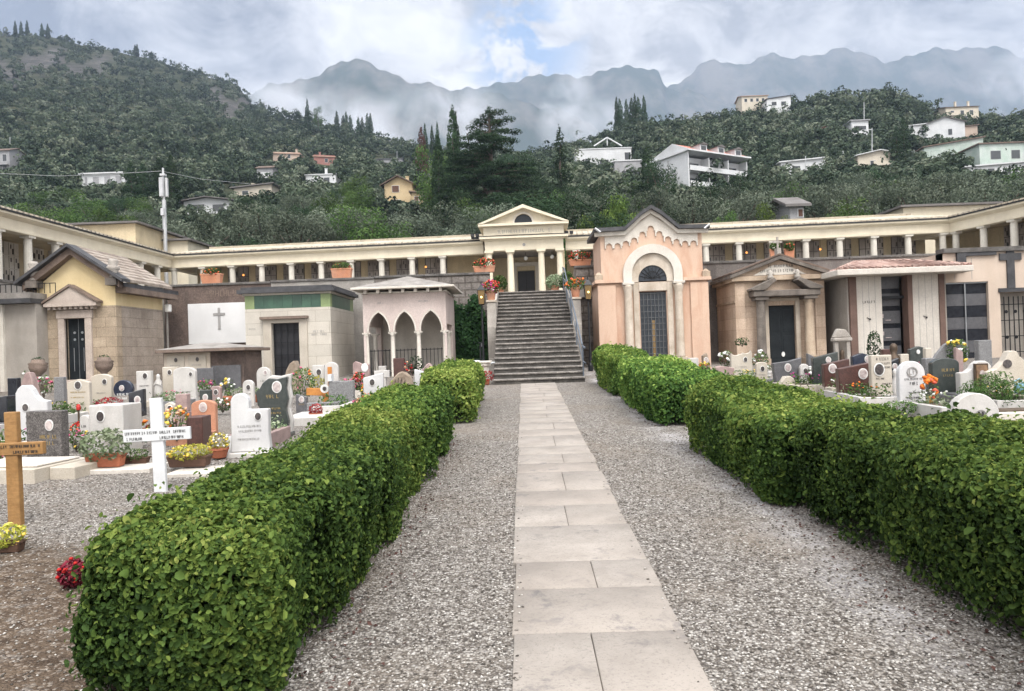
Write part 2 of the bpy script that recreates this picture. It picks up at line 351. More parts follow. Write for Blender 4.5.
leafmat('pale_leaf', [(0, (.10, .15, .075)), (.5, (.20, .26, .15)), (1, (.38, .42, .30))], .25)
leafmat('yellow_leaf', [(0, (.16, .2, .03)), (.5, (.36, .36, .06)), (1, (.58, .52, .14))], .25)
leafmat('redleaf', [(0, (.10, .015, .02)), (.5, (.22, .03, .04)), (1, (.36, .06, .07))], .2)
for nm, c in dict(red=(.42, .022, .02), pink=(.62, .14, .25), magenta=(.42, .06, .22), orange=(.75, .20, .03), yellow=(.78, .55, .10), white=(.8, .8, .76), peach=(.78, .42, .25), coral=(.62, .12, .07)).items():
    mat('petal_'+nm, c, tuple(x*.7 for x in c), 20, .7, 0, spec=.2, speckle=0)
# ------------------------------------------------------------------ helpers
rng = np.random.default_rng(7); rnd = random.Random(5)
class MB:
    def __init__(s): s.v = []; s.f = []; s.ch = []
    def add(s, vs, fs):
        vs = list(vs); fs = list(fs); o = len(s.v); s.ch.append((o, len(vs), fs)); s.v += [tuple(q) for q in vs]; s.f += [tuple(i+o for i in f) for f in fs]; return s
    def box(s, x0, x1, y0, y1, z0, z1):
        return s.add([(x0,y0,z0),(x1,y0,z0),(x1,y1,z0),(x0,y1,z0),(x0,y0,z1),(x1,y0,z1),(x1,y1,z1),(x0,y1,z1)],
              [(3,2,1,0),(4,5,6,7),(0,1,5,4),(1,2,6,5),(2,3,7,6),(3,0,4,7)])
    def taper(s, x0, x1, y0, y1, z0, z1, k):
        cx, cy_ = (x0+x1)/2, (y0+y1)/2; a, b = (x1-x0)/2*k, (y1-y0)/2*k
        return s.add([(x0,y0,z0),(x1,y0,z0),(x1,y1,z0),(x0,y1,z0),(cx-a,cy_-b,z1),(cx+a,cy_-b,z1),(cx+a,cy_+b,z1),(cx-a,cy_+b,z1)],
              [(3,2,1,0),(4,5,6,7),(0,1,5,4),(1,2,6,5),(2,3,7,6),(3,0,4,7)])
    def prism(s, poly, y0, y1):
        """polygon in x,z (counter-clockwise seen from -y) pushed from y0 to y1"""
        n = len(poly)
        return s.add([(x, y0, z) for x, z in poly]+[(x, y1, z) for x, z in poly],
              [tuple(range(n)), tuple(range(2*n-1, n-1, -1))]+[((i+1) % n, i, i+n, (i+1) % n+n) for i in range(n)])
    def prismx(s, poly, x0, x1):
        n = len(poly)
        return s.add([(x0, y, z) for y, z in poly]+[(x1, y, z) for y, z in poly],
              [tuple(range(n-1, -1, -1)), tuple(range(n, 2*n))]+[(i, (i+1) % n, (i+1) % n+n, i+n) for i in range(n)])
    def strip(s, outer, inner, y0, y1):
        """solid band between two open x,z lines of equal length"""
        n = len(outer)
        for i in range(n-1):
            q = [outer[i], outer[i+1], inner[i+1], inner[i]]
            s.add([(x, y0, z) for x, z in q]+[(x, y1, z) for x, z in q], [(0,1,2,3),(7,6,5,4),(0,4,5,1),(2,6,7,3)])
        for i in (0, n-1):
            a, b = outer[i], inner[i]
            s.add([(a[0],y0,a[1]),(b[0],y0,b[1]),(b[0],y1,b[1]),(a[0],y1,a[1])], [(0,1,2,3)])
        return s
    def lathe(s, prof, cx=0, cy_=0, n=16, cap=True):
        vs, fs = [], []
        for r, z in prof:
            for i in range(n):
                a = 2*math.pi*i/n; vs.append((cx+r*math.cos(a), cy_+r*math.sin(a), z))
        for j in range(len(prof)-1):
            for i in range(n):
                fs.append((j*n+i, j*n+(i+1) % n, (j+1)*n+(i+1) % n, (j+1)*n+i))
        if cap: fs += [tuple(range(n-1, -1, -1)), tuple(range((len(prof)-1)*n, len(prof)*n))]
        return s.add(vs, fs)
    def tube(s, pts, r, n=6, r2=None):
        pts = [Vector(p) for p in pts]; m = len(pts); vs, fs = [], []
        for j, p in enumerate(pts):
            d = (pts[min(j+1, m-1)]-pts[max(j-1, 0)]).normalized()
            u = d.orthogonal().normalized() if abs(d.z) > .9 else d.cross(Vector((0, 0, 1))).normalized()
            w_ = d.cross(u); rr = r if r2 is None else r+(r2-r)*j/(m-1)
            for i in range(n):
                a = 2*math.pi*i/n; vs.append(p+(u*math.cos(a)+w_*math.sin(a))*rr)
        for j in range(m-1):
            for i in range(n): fs.append((j*n+i, j*n+(i+1) % n, (j+1)*n+(i+1) % n, (j+1)*n+i))
        fs += [tuple(range(n-1, -1, -1)), tuple(range((m-1)*n, m*n))]
        return s.add(vs, fs)
    def ball(s, c, r, n=8, sq=(1, 1, 1)):
        prof = [(r*max(math.sin(math.pi*j/n), .02), -r*math.cos(math.pi*j/n)) for j in range(n+1)]
        o = len(s.v); s.lathe(prof, 0, 0, n+2)
        for i in range(o, len(s.v)):
            x, y, z = s.v[i]; s.v[i] = (c[0]+x*sq[0], c[1]+y*sq[1], c[2]+z*sq[2])
        return s
    def oval(s, cx, cz, rx, rz, y0, y1, n=16):
        return s.prism([(cx+rx*math.cos(2*math.pi*i/n), cz+rz*math.sin(2*math.pi*i/n)) for i in range(n)], y0, y1)
    def each(s, name, m, parent=None, bevel=0):
        for o_, n_, fs in s.ch:
            q = MB(); q.add(s.v[o_:o_+n_], fs); r_ = q.build(name, m, parent, bevel)
        return r_
    def jitter(s, a, seed=1):
        r_ = random.Random(seed); s.v = [(x+r_.uniform(-a, a), y+r_.uniform(-a, a), z+r_.uniform(-a, a)) for x, y, z in s.v]; return s
    def build(s, name, m, parent=None, bevel=0, smooth=False, wobble=0):
        me = bpy.data.meshes.new(name); me.from_pydata(s.v, [], s.f)
        bm = bmesh.new(); bm.from_mesh(me); bmesh.ops.recalc_face_normals(bm, faces=bm.faces[:]); bm.to_mesh(me); bm.free()
        me.materials.append(MATS[m])
        if smooth: me.shade_smooth()
        return link(name, me, parent, bevel)
def link(name, me, parent=None, bevel=0):
    o = bpy.data.objects.new(name, me); C.objects.link(o)
    if parent: o.parent = parent
    if bevel:
        b = o.modifiers.new('bevel', 'BEVEL'); b.width = bevel; b.segments = 1; b.limit_method = 'ANGLE'; b.angle_limit = R(35)
    return o
def thing(name, label, cat, loc=(0, 0, 0), rz=0, group=None):
    o = bpy.data.objects.new(name, None); C.objects.link(o); o.location = loc; o.rotation_euler = (0, 0, rz); o.empty_display_size = .3
    return tag(o, label, cat, group)
def tag(o, label, cat, group=None):
    o['label'] = label; o['category'] = cat
    if group: o['group'] = group
    return o
def struct(o, kind='structure'): o['kind'] = kind; return o
def arc(cx, cz, r, a0, a1, n): return [(cx+r*math.cos(R(a0+(a1-a0)*i/n)), cz+r*math.sin(R(a0+(a1-a0)*i/n))) for i in range(n+1)]
def marks(mb, x0, x1, z, h, y, seed, dens=1.0):
    """a line of small engraved letter strokes"""
    r_ = random.Random(seed); x = x0; st = h*.12
    while x < x1-h*.5:
        if r_.random() < .14: x += h*.5; continue
        wv = h*r_.uniform(.4, .62); kk = r_.randrange(5); y1 = y+.004
        if kk in (0, 1, 3): mb.box(x, x+st, y, y1, z, z+h)
        if kk in (1, 2): mb.box(x+wv-st, x+wv, y, y1, z, z+h)
        if kk in (0, 2, 4): mb.box(x+st*1.1, x+wv-st*1.1, y, y1, z+h-st, z+h)
        if kk in (0, 2, 1): mb.box(x+st*1.1, x+wv-st*1.1, y, y1, z+h*.45, z+h*.45+st)
        if kk in (3, 4): mb.box(x+st*1.1, x+wv, y, y1, z, z+st)
        if kk == 4: mb.box(x+wv*.4, x+wv*.4+st, y, y1, z+st, z+h-st)
        x += wv+h*.18
    return mb
# leaves ------------------------------------------------------------
def unit(a): return a/np.maximum(np.linalg.norm(a, axis=1, keepdims=True), 1e-9)
def leaves(pts, nrm, size, rv, name, m, parent=None, spread=.6, aspect=.55, fold=.15, droop=0, up=None, hexa=False):
    n = len(pts); nn = unit(nrm+spread*rng.normal(size=(n, 3)))
    t = unit(np.cross(nn, rng.normal(size=(n, 3))))
    if up is not None: t = unit(t+np.array(up))
    t[:, 2] -= droop; t = unit(t)
    b = unit(np.cross(nn, t)); nn = np.cross(t, b)
    L = (size*rng.uniform(.65, 1.3, n))[:, None]; wd = L*aspect/2
    if hexa:
        v = np.empty((n, 6, 3)); v[:, 0] = pts-t*L/2; v[:, 3] = pts+t*L/2-nn*L*.12
        v[:, 1] = pts+b*wd*.85+nn*L*fold-t*L*.22; v[:, 2] = pts+b*wd*.8+nn*L*fold*.8+t*L*.2
        v[:, 5] = pts-b*wd*.85+nn*L*fold-t*L*.22; v[:, 4] = pts-b*wd*.8+nn*L*fold*.8+t*L*.2
        f = np.arange(n*6).reshape(n, 6); tri = np.concatenate([f[:, [0, 1, 2]], f[:, [0, 2, 3]], f[:, [0, 3, 4]], f[:, [0, 4, 5]]])
        return rawmesh(name, v.reshape(-1, 3), tri, m, parent, np.repeat(rv, 6))
    v = np.empty((n, 4, 3)); v[:, 0] = pts-t*L/2
    v[:, 1] = pts+b*wd+nn*L*fold-t*L*.06; v[:, 2] = pts+t*L/2; v[:, 3] = pts-b*wd+nn*L*fold-t*L*.06
    f = np.arange(n*4).reshape(n, 4)
    tri = np.concatenate([f[:, [0, 1, 2]], f[:, [0, 2, 3]]])
    return rawmesh(name, v.reshape(-1, 3), tri, m, parent, np.repeat(rv, 4))
def rawmesh(name, v, tri, m, parent=None, rv=None, k=3):
    me = bpy.data.meshes.new(name); nv, nf = len(v), len(tri)
    me.vertices.add(nv); me.vertices.foreach_set('co', np.ascontiguousarray(v, dtype=np.float32).ravel())
    me.loops.add(nf*k); me.loops.foreach_set('vertex_index', np.ascontiguousarray(tri, dtype=np.int32).ravel())
    me.polygons.add(nf); me.polygons.foreach_set('loop_start', np.arange(0, nf*k, k, dtype=np.int32))
    me.update(calc_edges=True)
    if rv is not None:
        a = me.attributes.new('rnd', 'FLOAT', 'POINT'); a.data.foreach_set('value', np.clip(rv, 0, 1).astype(np.float32))
    me.materials.append(MATS[m])
    return link(name, me, parent)
def sines(p, f, seed):
    r_ = np.random.default_rng(seed); s = 0
    for i in range(5):
        d = unit(r_.normal(size=(1, 3)))[0]; s = s+np.sin(p@d*f*(.7+.35*i)+r_.uniform(0, 7))/(1+.35*i)
    return s/2.6
def blob_points(blobs, n, shell=.35):
    """points through a set of ellipsoids, thickest near their surface; normals outward"""
    b = np.array(blobs); wgt = (b[:, 3]*b[:, 4]+b[:, 4]*b[:, 5]+b[:, 3]*b[:, 5]); idx = rng.choice(len(b), n, p=wgt/wgt.sum())
    d = unit(rng.normal(size=(n, 3))); rr = 1-shell*rng.random(n)**1.6
    p = b[idx, :3]+d*b[idx, 3:6]*rr[:, None]
    nn = unit(d/b[idx, 3:6])
    # drop points buried inside another blob
    keep = np.ones(n, bool)
    for i in range(len(b)):
        q = (((p-b[i, :3])/b[i, 3:6])**2).sum(1); keep &= (idx == i) | (q > .55)
    return p[keep], nn[keep], d[keep]
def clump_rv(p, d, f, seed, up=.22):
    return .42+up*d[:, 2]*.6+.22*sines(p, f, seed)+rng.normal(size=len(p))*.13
# ------------------------------------------------------------------ terrain
def skyline(pts):
    out = []
    for x, y in pts:
        v = P(x, y, 1.0); out.append((v.x, v.z-EYE))
    a = np.array(out); return a[:, 0], a[:, 1]
HILL = [(-900, 90), (-400, 20), (-150, 20), (0, 31), (50, 34), (75, 41), (110, 46), (150, 57), (200, 71), (235, 79), (252, 98), (270, 111), (300, 117), (340, 129), (370, 136), (390, 142), (420, 150), (470, 156),
        (540, 158), (575, 150), (605, 140), (640, 124), (700, 120), (740, 113), (790, 111), (830, 100), (890, 96), (912, 102), (935, 116), (1024, 116), (1200, 100), (1500, 90), (2200, 150)]
hb, hs = skyline(HILL)
db, dd = skyline([(-900, 0), (235, 0), (252, 0), (275, 0), (400, 0), (480, 0), (640, 0), (2200, 0)])
dcv = np.array([860, 860, 780, 600, 470, 360, 330, 350.])
def terrain(x, y):
    x = np.asarray(x, float); y = np.asarray(y, float)
    b = x/np.maximum(y, 1); dc = np.interp(b, db, dcv); sc = np.interp(b, hb, hs)-3.0/dc
    ly = np.log(np.clip(y, 40, None)); lc = np.log(dc)
    s = np.interp(ly, np.log([44, 50, 62, 80, 110, 160]), [.005, .05, .095, .125, .168, .205])
    t = np.clip((ly-math.log(160))/(lc-math.log(160)), 0, 1)
    s = np.where(y > 160, .205+(sc-.205)*(t**.9), s)
    z = EYE+s*np.minimum(y, dc)
    z = z-np.maximum(y-dc, 0)*.35
    z = np.where(y > dc, np.maximum(z, 2), z)
    big = np.clip((y-60)/120, 0, 1)
    return z+big*(1.6*np.sin(x*.05+1)*np.sin(y*.043)+.8*np.sin(x*.13+y*.09))
# ground sheet
xs = np.concatenate([np.linspace(-400, -30, 12), np.linspace(-28, 28, 29), np.linspace(30, 400, 12)]); ys = np.concatenate([np.linspace(-200, -10, 8), np.linspace(-6, 50, 29)])
gx, gy = np.meshgrid(xs, ys); zg = np.where(gy < 34, SL*gy, SL*34)
def gridmesh(name, gx, gy, gzv, m, attr=None):
    h_, w_ = gx.shape; v = np.stack([gx, gy, gzv], -1).reshape(-1, 3); i = np.arange(h_*w_).reshape(h_, w_)
    q = np.stack([i[:-1, :-1], i[:-1, 1:], i[1:, 1:], i[1:, :-1]], -1).reshape(-1, 4)
    return rawmesh(name, v, q, m, None, attr, 4)
struct(gridmesh('ground', gx, gy, zg, 'gravel'))
# hillside
m, kk, b_, o_ = newmat('hill_soil')
v_ = kk.n('NewGeometry').outputs['Position']
colr = kk.mix(kk.mr(kk.noise(v_, .06, 6), .4, .62), (.03, .04, .024), (.065, .068, .042))
a_ = kk.n('Attribute', attribute_name='rnd').outputs['Fac']
rk = kk.mix(kk.mr(kk.noise(v_, .09, 8, .7), .35, .65), (.035, .036, .035), (.12, .113, .108))
colr = kk.mix(a_, colr, rk); kk.l(colr, b_.inputs['Base Color']); b_.inputs['Roughness'].default_value = 1; b_.inputs['Specular IOR Level'].default_value = .05
bp_ = kk.n('Bump'); bp_.inputs['Distance'].default_value = 4; bp_.inputs['Strength'].default_value = .8
kk.l(kk.noise(v_, .12, 8, .7), bp_.inputs['Height']); kk.l(bp_.outputs[0], b_.inputs['Normal'])
bb = np.linspace(-2.3, 2.3, 330); yy = np.concatenate([[43.9, 44], np.geomspace(46, 1300, 120)])
gb, gy = np.meshgrid(bb, yy); gx = gb*gy
def rockmask(x, y):
    b = x/y; s = (terrain(x, y)-EYE)/y; r_ = np.zeros_like(b)
    for x0, x1, ya, yb in ((-60, 112, 50, 82), (90, 112, 46, 72), (200, 256, 84, 116), (240, 262, 80, 112)):
        p0, p1 = P(x0, yb, 1), P(x1, ya, 1); cx, cz, rx, rz_ = (p0.x+p1.x)/2, (p0.z+p1.z)/2-EYE, abs(p1.x-p0.x)/2, abs(p1.z-p0.z)/2
        q = np.abs((b-cx)/rx)**2+np.abs((s-cz+.01*np.sin(b*60)+.008*np.sin(b*143+2))/rz_)**2
        r_ = np.maximum(r_, np.clip(1.6-1.5*q, 0, 1))
    return np.where(y > 300, r_, 0)
zh = terrain(gx, gy); zh[0] -= 4
struct(gridmesh('hill', gx, gy, zh, 'hill_soil', rockmask(gx, gy).ravel()))
def hit(px, py, d0=50):
    r_ = ray(px, py); ys_ = np.geomspace(d0, 1200, 1500); z = EYE+r_.z/r_.y*ys_; x = r_.x/r_.y*ys_
    h = terrain(x, ys_) >= z; i = int(np.argmax(h)) if h.any() else -1
    return None if i < 0 else Vector((x[i], ys_[i], float(terrain(x[i], ys_[i]))))
# far mountains
m, kk, b_, o_ = newmat('mountain_rock')
v_ = kk.n('NewGeometry').outputs['Position']
mp = kk.n('Mapping'); kk.l(v_, mp.inputs[0]); mp.inputs['Scale'].default_value = (1, 1, .45)
colr = kk.mix(kk.mr(kk.noise(mp.outputs[0], .0035, 10, .7), .44, .62), (.035, .05, .03), (.15, .14, .12))
kk.l(colr, b_.inputs['Base Color']); b_.inputs['Roughness'].default_value = 1; b_.inputs['Specular IOR Level'].default_value = .02
def mountain(name, pts, D, depth, seed):
    cb, cs = skyline(pts); bs = np.linspace(cb[0], cb[-1], 260)
    cs = np.interp(bs, cb, cs); r_ = np.random.default_rng(seed)
    for f, a in ((60, .0025), (140, .0018), (310, .0012)): cs = cs+a*np.sin(bs*f+r_.uniform(0, 6))*np.clip((cs-.16)/.1, 0, 1)
    rows = []
    tt = np.concatenate([np.linspace(0, 1, 34), [1.04, 1.09]])
    for t in tt:
        yv = D-depth*(1-t) + 0*bs
        if t <= 1:
            k_ = (.12+.88*t**1.25)
            gul = (np.abs(np.sin(bs*34+seed+3*t))+.6*np.abs(np.sin(bs*81+t*5+seed*2))+.35*np.abs(np.sin(bs*190+t*9)))*120*t*(1-t)
            z = EYE+cs*D*k_ - gul*.9 + 25*np.sin(bs*23+t*13+seed)*t*(1-t)*4
        else: z = EYE+cs*D-(t-1)*depth*1.1
        rows.append(np.stack([bs*D*(.8+.2*min(t, 1)), yv, z], -1))
    a = np.stack(rows); return struct(gridmesh(name, a[..., 0], a[..., 1], a[..., 2], 'mountain_rock'))
mountain('mountain', [(60, 160), (150, 130), (240, 98), (268, 87), (283, 84), (297, 80), (312, 76), (330, 68), (342, 63), (352, 60.5), (363, 60.5), (376, 65), (390, 71), (402, 79), (412, 84), (440, 86), (460, 90), (500, 96), (560, 110), (640, 150)], 3400, 1500, 1)
mountain('mountain', [(380, 150), (440, 95), (456, 90), (474, 90), (490, 86), (505, 81), (522, 78), (540, 75.5), (556, 76.5), (575, 75.5), (592, 74), (603, 69.5), (612, 68), (622, 69), (640, 68), (653, 68), (659, 72), (663, 82), (668, 86.5), (690, 92), (740, 110), (800, 140)], 4300, 1700, 5)
mountain('mountain', [(620, 150), (655, 92), (668, 85.5), (680, 84), (688, 77), (694, 72), (695, 69), (707, 63), (716, 60), (726, 60), (744, 65), (760, 57), (775, 56), (788, 58), (806, 55), (824, 52), (840, 49.5), (852, 51), (868, 55), (884, 60), (900, 59), (920, 54), (940, 49), (965, 47), (990, 47), (1005, 51), (1024, 58), (1100, 75), (1250, 60), (1500, 90)], 4800, 1800, 9)
# ------------------------------------------------------------------ path, kerb soil
TER = 4.29                       # terrace level
STX, STW = .42, 2.74             # staircase centre and width
ST0, ST1, ZB = 21.2, 30.3, .85
def path():
    v, f, rv = [], [], []
    y = -1.0; x0, x1 = -.125, .875; i = 0; r_ = random.Random(3)
    while y < ST0-.02:
        ln = r_.choice([.55, .62, .7, .8, .95])
        if 2.9 < y < 3.25: pass
        y2 = min(y+ln, ST0-.01)
        cuts = [x0, x1]
        if i % 2 == 0: cuts = [x0, x0+r_.uniform(.42, .6), x1]
        for a, b in zip(cuts, cuts[1:]):
            g = .0028; jx0 = (r_.uniform(-.012, .012) if a == x0 else g); jx1 = (r_.uniform(-.012, .012) if b == x1 else -g)
            A, B, y0_, y1_ = a+jx0, b+jx1, y+g, y2-g; h = .022+r_.uniform(-.001, .001); c_ = .004; o = len(v)
            for (xa, xb, ya, yb, zz_) in ((A, B, y0_, y1_, -.03), (A, B, y0_, y1_, h-c_), (A+c_, B-c_, y0_+c_, y1_-c_, h)):
                for (px_, py_) in ((xa, ya), (xb, ya), (xb, yb), (xa, yb)): v.append((px_, py_, SL*py_+zz_))
            for l_ in (0, 4):
                for q in range(4): f.append((o+l_+q, o+l_+(q+1) % 4, o+l_+4+(q+1) % 4, o+l_+4+q))
            f.append((o+8, o+9, o+10, o+11)); rv += [r_.random()]*12
        y = y2; i += 1
    struct(rawmesh('path', np.array(v), np.array(f), 'slab', None, np.array(rv), 4))
    b = MB().add([(x0+.01, -1, -.04+.006), (x1-.01, -1, -.04+.006), (x1-.01, ST0-.02, SL*ST0+.005), (x0+.01, ST0-.02, SL*ST0+.005)], [(0, 1, 2, 3)])
    struct(b.build('path_bed', 'joint'))
path()
# ------------------------------------------------------------------ staircase
def staircase():
    t = thing('stone_staircase', 'wide weathered grey stone staircase climbing from the path to the columned portico', 'staircase', (STX, ST0, ZB))
    n = 22; rise = (TER-ZB)/n; run = (ST1-ST0)/n; hw = STW/2
    for i in range(n):
        r_ = random.Random(i)
        z = rise*i; y = run*i
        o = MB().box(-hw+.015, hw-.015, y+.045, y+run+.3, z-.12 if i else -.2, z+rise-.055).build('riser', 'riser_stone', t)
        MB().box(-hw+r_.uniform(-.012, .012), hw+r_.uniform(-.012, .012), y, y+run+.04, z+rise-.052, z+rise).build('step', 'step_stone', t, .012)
    # body below the steps
    MB().prismx([(.2, -.5), (ST1-ST0, -.5), (ST1-ST0, TER-ZB-.2), (.2, -.1)], -hw+.05, hw-.05).build('stair_body', 'old_wall', t)
    for s in (-1, 1):
        xo = s*(hw+.17); a, b = xo-.16, xo+.16
        ya = 26.1-ST0; za = rise*ya/run
        prof = [(ya, za-1.1), (ya-.12, za-.5), (ya-.16, za), (ya-.06, za+.5), (ya, za+.92), (ya+.35, za+.92), (ST1-ST0-.4, TER-ZB+.12), (ST1-ST0, TER-ZB+.12), (ST1-ST0, 0), (ya, 0)]
        p = MB().prismx(prof, a, b).build('side_wall', 'parapet', t, .015)
        MB().box(a-.03, b+.03, ya-.04, ya+.36, za+.924, za+1.0).build('cap', 'pale_stone', p, .01)
    x = hw-.03
    rail = [(x+.06, .15, 1.0), (x, .35, 1.06), (x, ST1-ST0-1, TER-ZB+.72+.1), (x, ST1-ST0+.2, TER-ZB+1.0)]
    h = MB().tube(rail, .028, 6); h2 = MB().tube([(a_, b_, c_-.45) for a_, b_, c_ in rail], .018, 6)
    ho = h.build('handrail', 'blue_steel', t); h2.build('lower_rail', 'blue_steel', ho)
    for q in (.35, 2.6, 4.9, 7.1, 9.0):
        MB().tube([(x, q, rise*q/run), (x, q, rise*q/run+1.0)], .022, 6).build('rail_post', 'blue_steel', t)
staircase()
# ------------------------------------------------------------------ terrace and retaining walls
tr = MB()
tr.box(-24.5, STX-STW/2-.34, 30.62, 45, 3.9, TER); tr.box(STX+STW/2+.34, 26, 29.1, 45, 3.9, TER)
tr.box(STX-STW/2-.337, STX+STW/2+.337, 30.304, 45, 3.9, TER-.003)
tr.box(-24.5, -19.45, 4, 30.6, 3.9, TER); tr.box(20.2, 27, 4, 29.08, 3.9, TER)
struct(tr.build('terrace', 'grey_render'))
def wall_piece(name, label, x0, x1, y, zb, zt, m, th=.32, cap='wall_cap', caph=.1, joints=True):
    t = thing(name, label, 'wall', ((x0+x1)/2, y, zb)); L = (x1-x0)/2
    MB().box(-L, L, 0, th, -.3, zt-zb-caph).build('wall', m, t)
    x = -L
    while x < L-.02:
        x2 = min(x+2.1, L)
        if L-x2 < .5: x2 = L
        MB().box(x+.008, x2-.008, -.05, th+.04, zt-zb-caph+.002, zt-zb).build('capstone', cap, t, .012); x = x2
    return t
GB = 1.15
wp = wall_piece('retaining_wall', 'dark brown retaining wall with raised lettering and a white cross panel', -15.15, -10.6, 30.25, GB, 5.12, 'brown_wall')
# white panel with cross
pan = MB().box(-1.46+.2, 1.24, -.05, -.003, 1.42, 3.12)
pt = pan.build('marble_panel', 'panel_white', wp, .008)
MB().box(.02, .12, -.075, -.052, 2.02, 2.92).box(-.18, .018, -.075, -.052, 2.6, 2.7).box(.122, .32, -.075, -.052, 2.6, 2.7).build('cross', 'letter_grey', pt)
lt = MB(); marks(lt, -.45, .95, 3.4, .26, -.012, 8); lt.build('lettering', 'brown_cornice', wp)
wall_piece('retaining_wall', 'grey concrete retaining wall behind the mausoleum with the green tile band', -10.58, -6.2, 30.25, GB, 5.15, 'grey_render')
wall_piece('retaining_wall', 'rough grey rubble retaining wall behind the pink arcade and left of the stairs', -6.18, -1.32, 30.25, GB, 5.18, 'rubble_wall')
wall_piece('retaining_wall', 'stained grey retaining wall between the staircase and the peach chapel', 2.16, 7.2, 29.3, GB, 5.2, 'rubble_wall')
wall_piece('retaining_wall', 'black stained retaining wall behind the sandstone gabled chapel on the right', 7.22, 13.0, 28.75, GB, 5.12, 'old_wall')
wall_piece('retaining_wall', 'mottled retaining wall behind the white red-tiled mausoleum', 13.02, 20.2, 28.75, GB, 5.12, 'old_wall')
wall_piece('retaining_wall', 'short grey retaining wall in the corner behind the yellow chapel', -19.4, -15.17, 30.3, GB, 5.1, 'grey_render')
# ------------------------------------------------------------------ colonnaded galleries
ZE = 7.06-TER                    # underside of the entablature above the terrace
def niche(w, h):
    a, b = MB(), MB(); nx, nz = 4, 5; r_ = random.Random(11)
    a.box(-w/2, w/2, 0, .06, 0, h)
    for i in range(nx):
        for j in range(nz):
            x0 = -w/2+w*i/nx+.02; z0 = h*j/nz+.02
            b.box(x0, x0+w/nx-.04, -.03, -.002, z0, z0+h/nz-.04)
    return a, b
def gallery(label, loc, rz, L, cols, frieze=True, pale=False, ext0=0, ext1=0, depth=2.5, lamps=()):
    t = thing('colonnade', label, 'building', loc, rz)
    cx = [c for c in cols]
    prof = [(.17, .1), (.185, .12), (.175, .2), (.165, .5), (.15, ZE-.16), (.15, ZE-.14), (.185, ZE-.1), (.185, ZE-.09)]
    cm = None
    for c in cx:
        if cm is None:
            mb = MB().lathe(prof, 0, 0, 16).box(-.2, .2, -.2, .2, 0, .1).box(-.2, .2, -.2, .2, ZE-.088, ZE-.004)
            o = mb.build('column', 'column_stone', t); cm = o.data
        else: o = link('column', cm, t)
        o.location = (c, 0, 0)
    # entablature: architrave+frieze, cornice, gutter
    e = MB().box(-ext0, L+ext1, -.2, .2, ZE, ZE+.46)
    eo = e.build('entablature', 'cream', t)
    MB().prismx([(-.2, ZE+.463), (-.42, ZE+.58), (-.42, ZE+.66), (.2, ZE+.66), (.2, ZE+.463)], -ext0, L+ext1).build('cornice', 'cream', eo)
    MB().box(-ext0, L+ext1, -.225, -.203, ZE+.02, ZE+.1).build('fillet', 'cream', eo)
    g = MB().box(-ext0, L+ext1, -.46, -.34, ZE+.665, ZE+.735).build('gutter', 'gutter', t)
    y0, y1, z0, z1 = -.44, depth+1.6, ZE+.74, ZE+1.6
    rf = MB().add([(-ext0, y0, z0), (L+ext1, y0, z0), (L+ext1, y1, z1), (-ext0, y1, z1), (-ext0, y0, z0+.07), (L+ext1, y0, z0+.07), (L+ext1, y1, z1+.07), (-ext0, y1, z1+.07)],
        [(3, 2, 1, 0), (4, 5, 6, 7), (0, 1, 5, 4), (1, 2, 6, 5), (2, 3, 7, 6), (3, 0, 4, 7)]).build('roof', 'gallery_tile', t)
    rc = MB(); x = -ext0
    while x < L+ext1-.2:
        x2 = min(x+1.6, L+ext1); rc.box(x+.01, x2-.01, y1-.1, y1+.24, z1+.05, z1+.17); x = x2
    rc.build('ridge_cap', 'roof_cap', rf)
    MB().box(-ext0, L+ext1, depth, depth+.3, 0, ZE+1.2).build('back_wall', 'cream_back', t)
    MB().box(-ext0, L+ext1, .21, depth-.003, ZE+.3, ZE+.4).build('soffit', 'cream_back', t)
    # niches, one framed panel to each bay
    pa, pb = None, None
    bays = list(zip(cx, cx[1:]))
    for i, (a, b) in enumerate(bays):
        w_ = b-a-.42
        if pa is None:
            m1, m2 = niche(w_, 2.9)
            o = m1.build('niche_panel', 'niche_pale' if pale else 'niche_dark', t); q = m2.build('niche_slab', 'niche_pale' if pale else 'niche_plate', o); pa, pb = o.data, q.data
        else:
            o = link('niche_panel', pa, t); q = link('niche_slab', pb, o)
        o.location = ((a+b)/2, depth-.07, .12)
        fw = MB(); r_ = random.Random(i+int(L*7)); uw = w_/4; uh = 2.9/5
        for ci in range(4):
            for cj in range(5):
                x0 = -w_/2+uw*ci+.02
                if r_.random() < .75: fw.box(x0+uw*.25, x0+uw*.42, -.045, -.031, uh*cj+.3, uh*cj+.48)
                if r_.random() < .5: fw.box(x0+uw*.6, x0+uw*.8, -.07, -.031, uh*cj+.06, uh*cj+.3)
        if fw.v:
            f_ = fw.build('niche_photo', 'photo_dark', o)  # small dark photo plates fixed on the niche slabs
    for c in lamps:
        l_ = MB().ball((c, .9, ZE-.42), .055, 6).build('hanging_lamp', 'votive', t); MB().tube([(c, .9, ZE-.33), (c, .9, ZE+.3)], .012, 5).build('lamp_rod', 'iron', l_)
    return t
sp = 1.69; ang = -math.atan(.072)
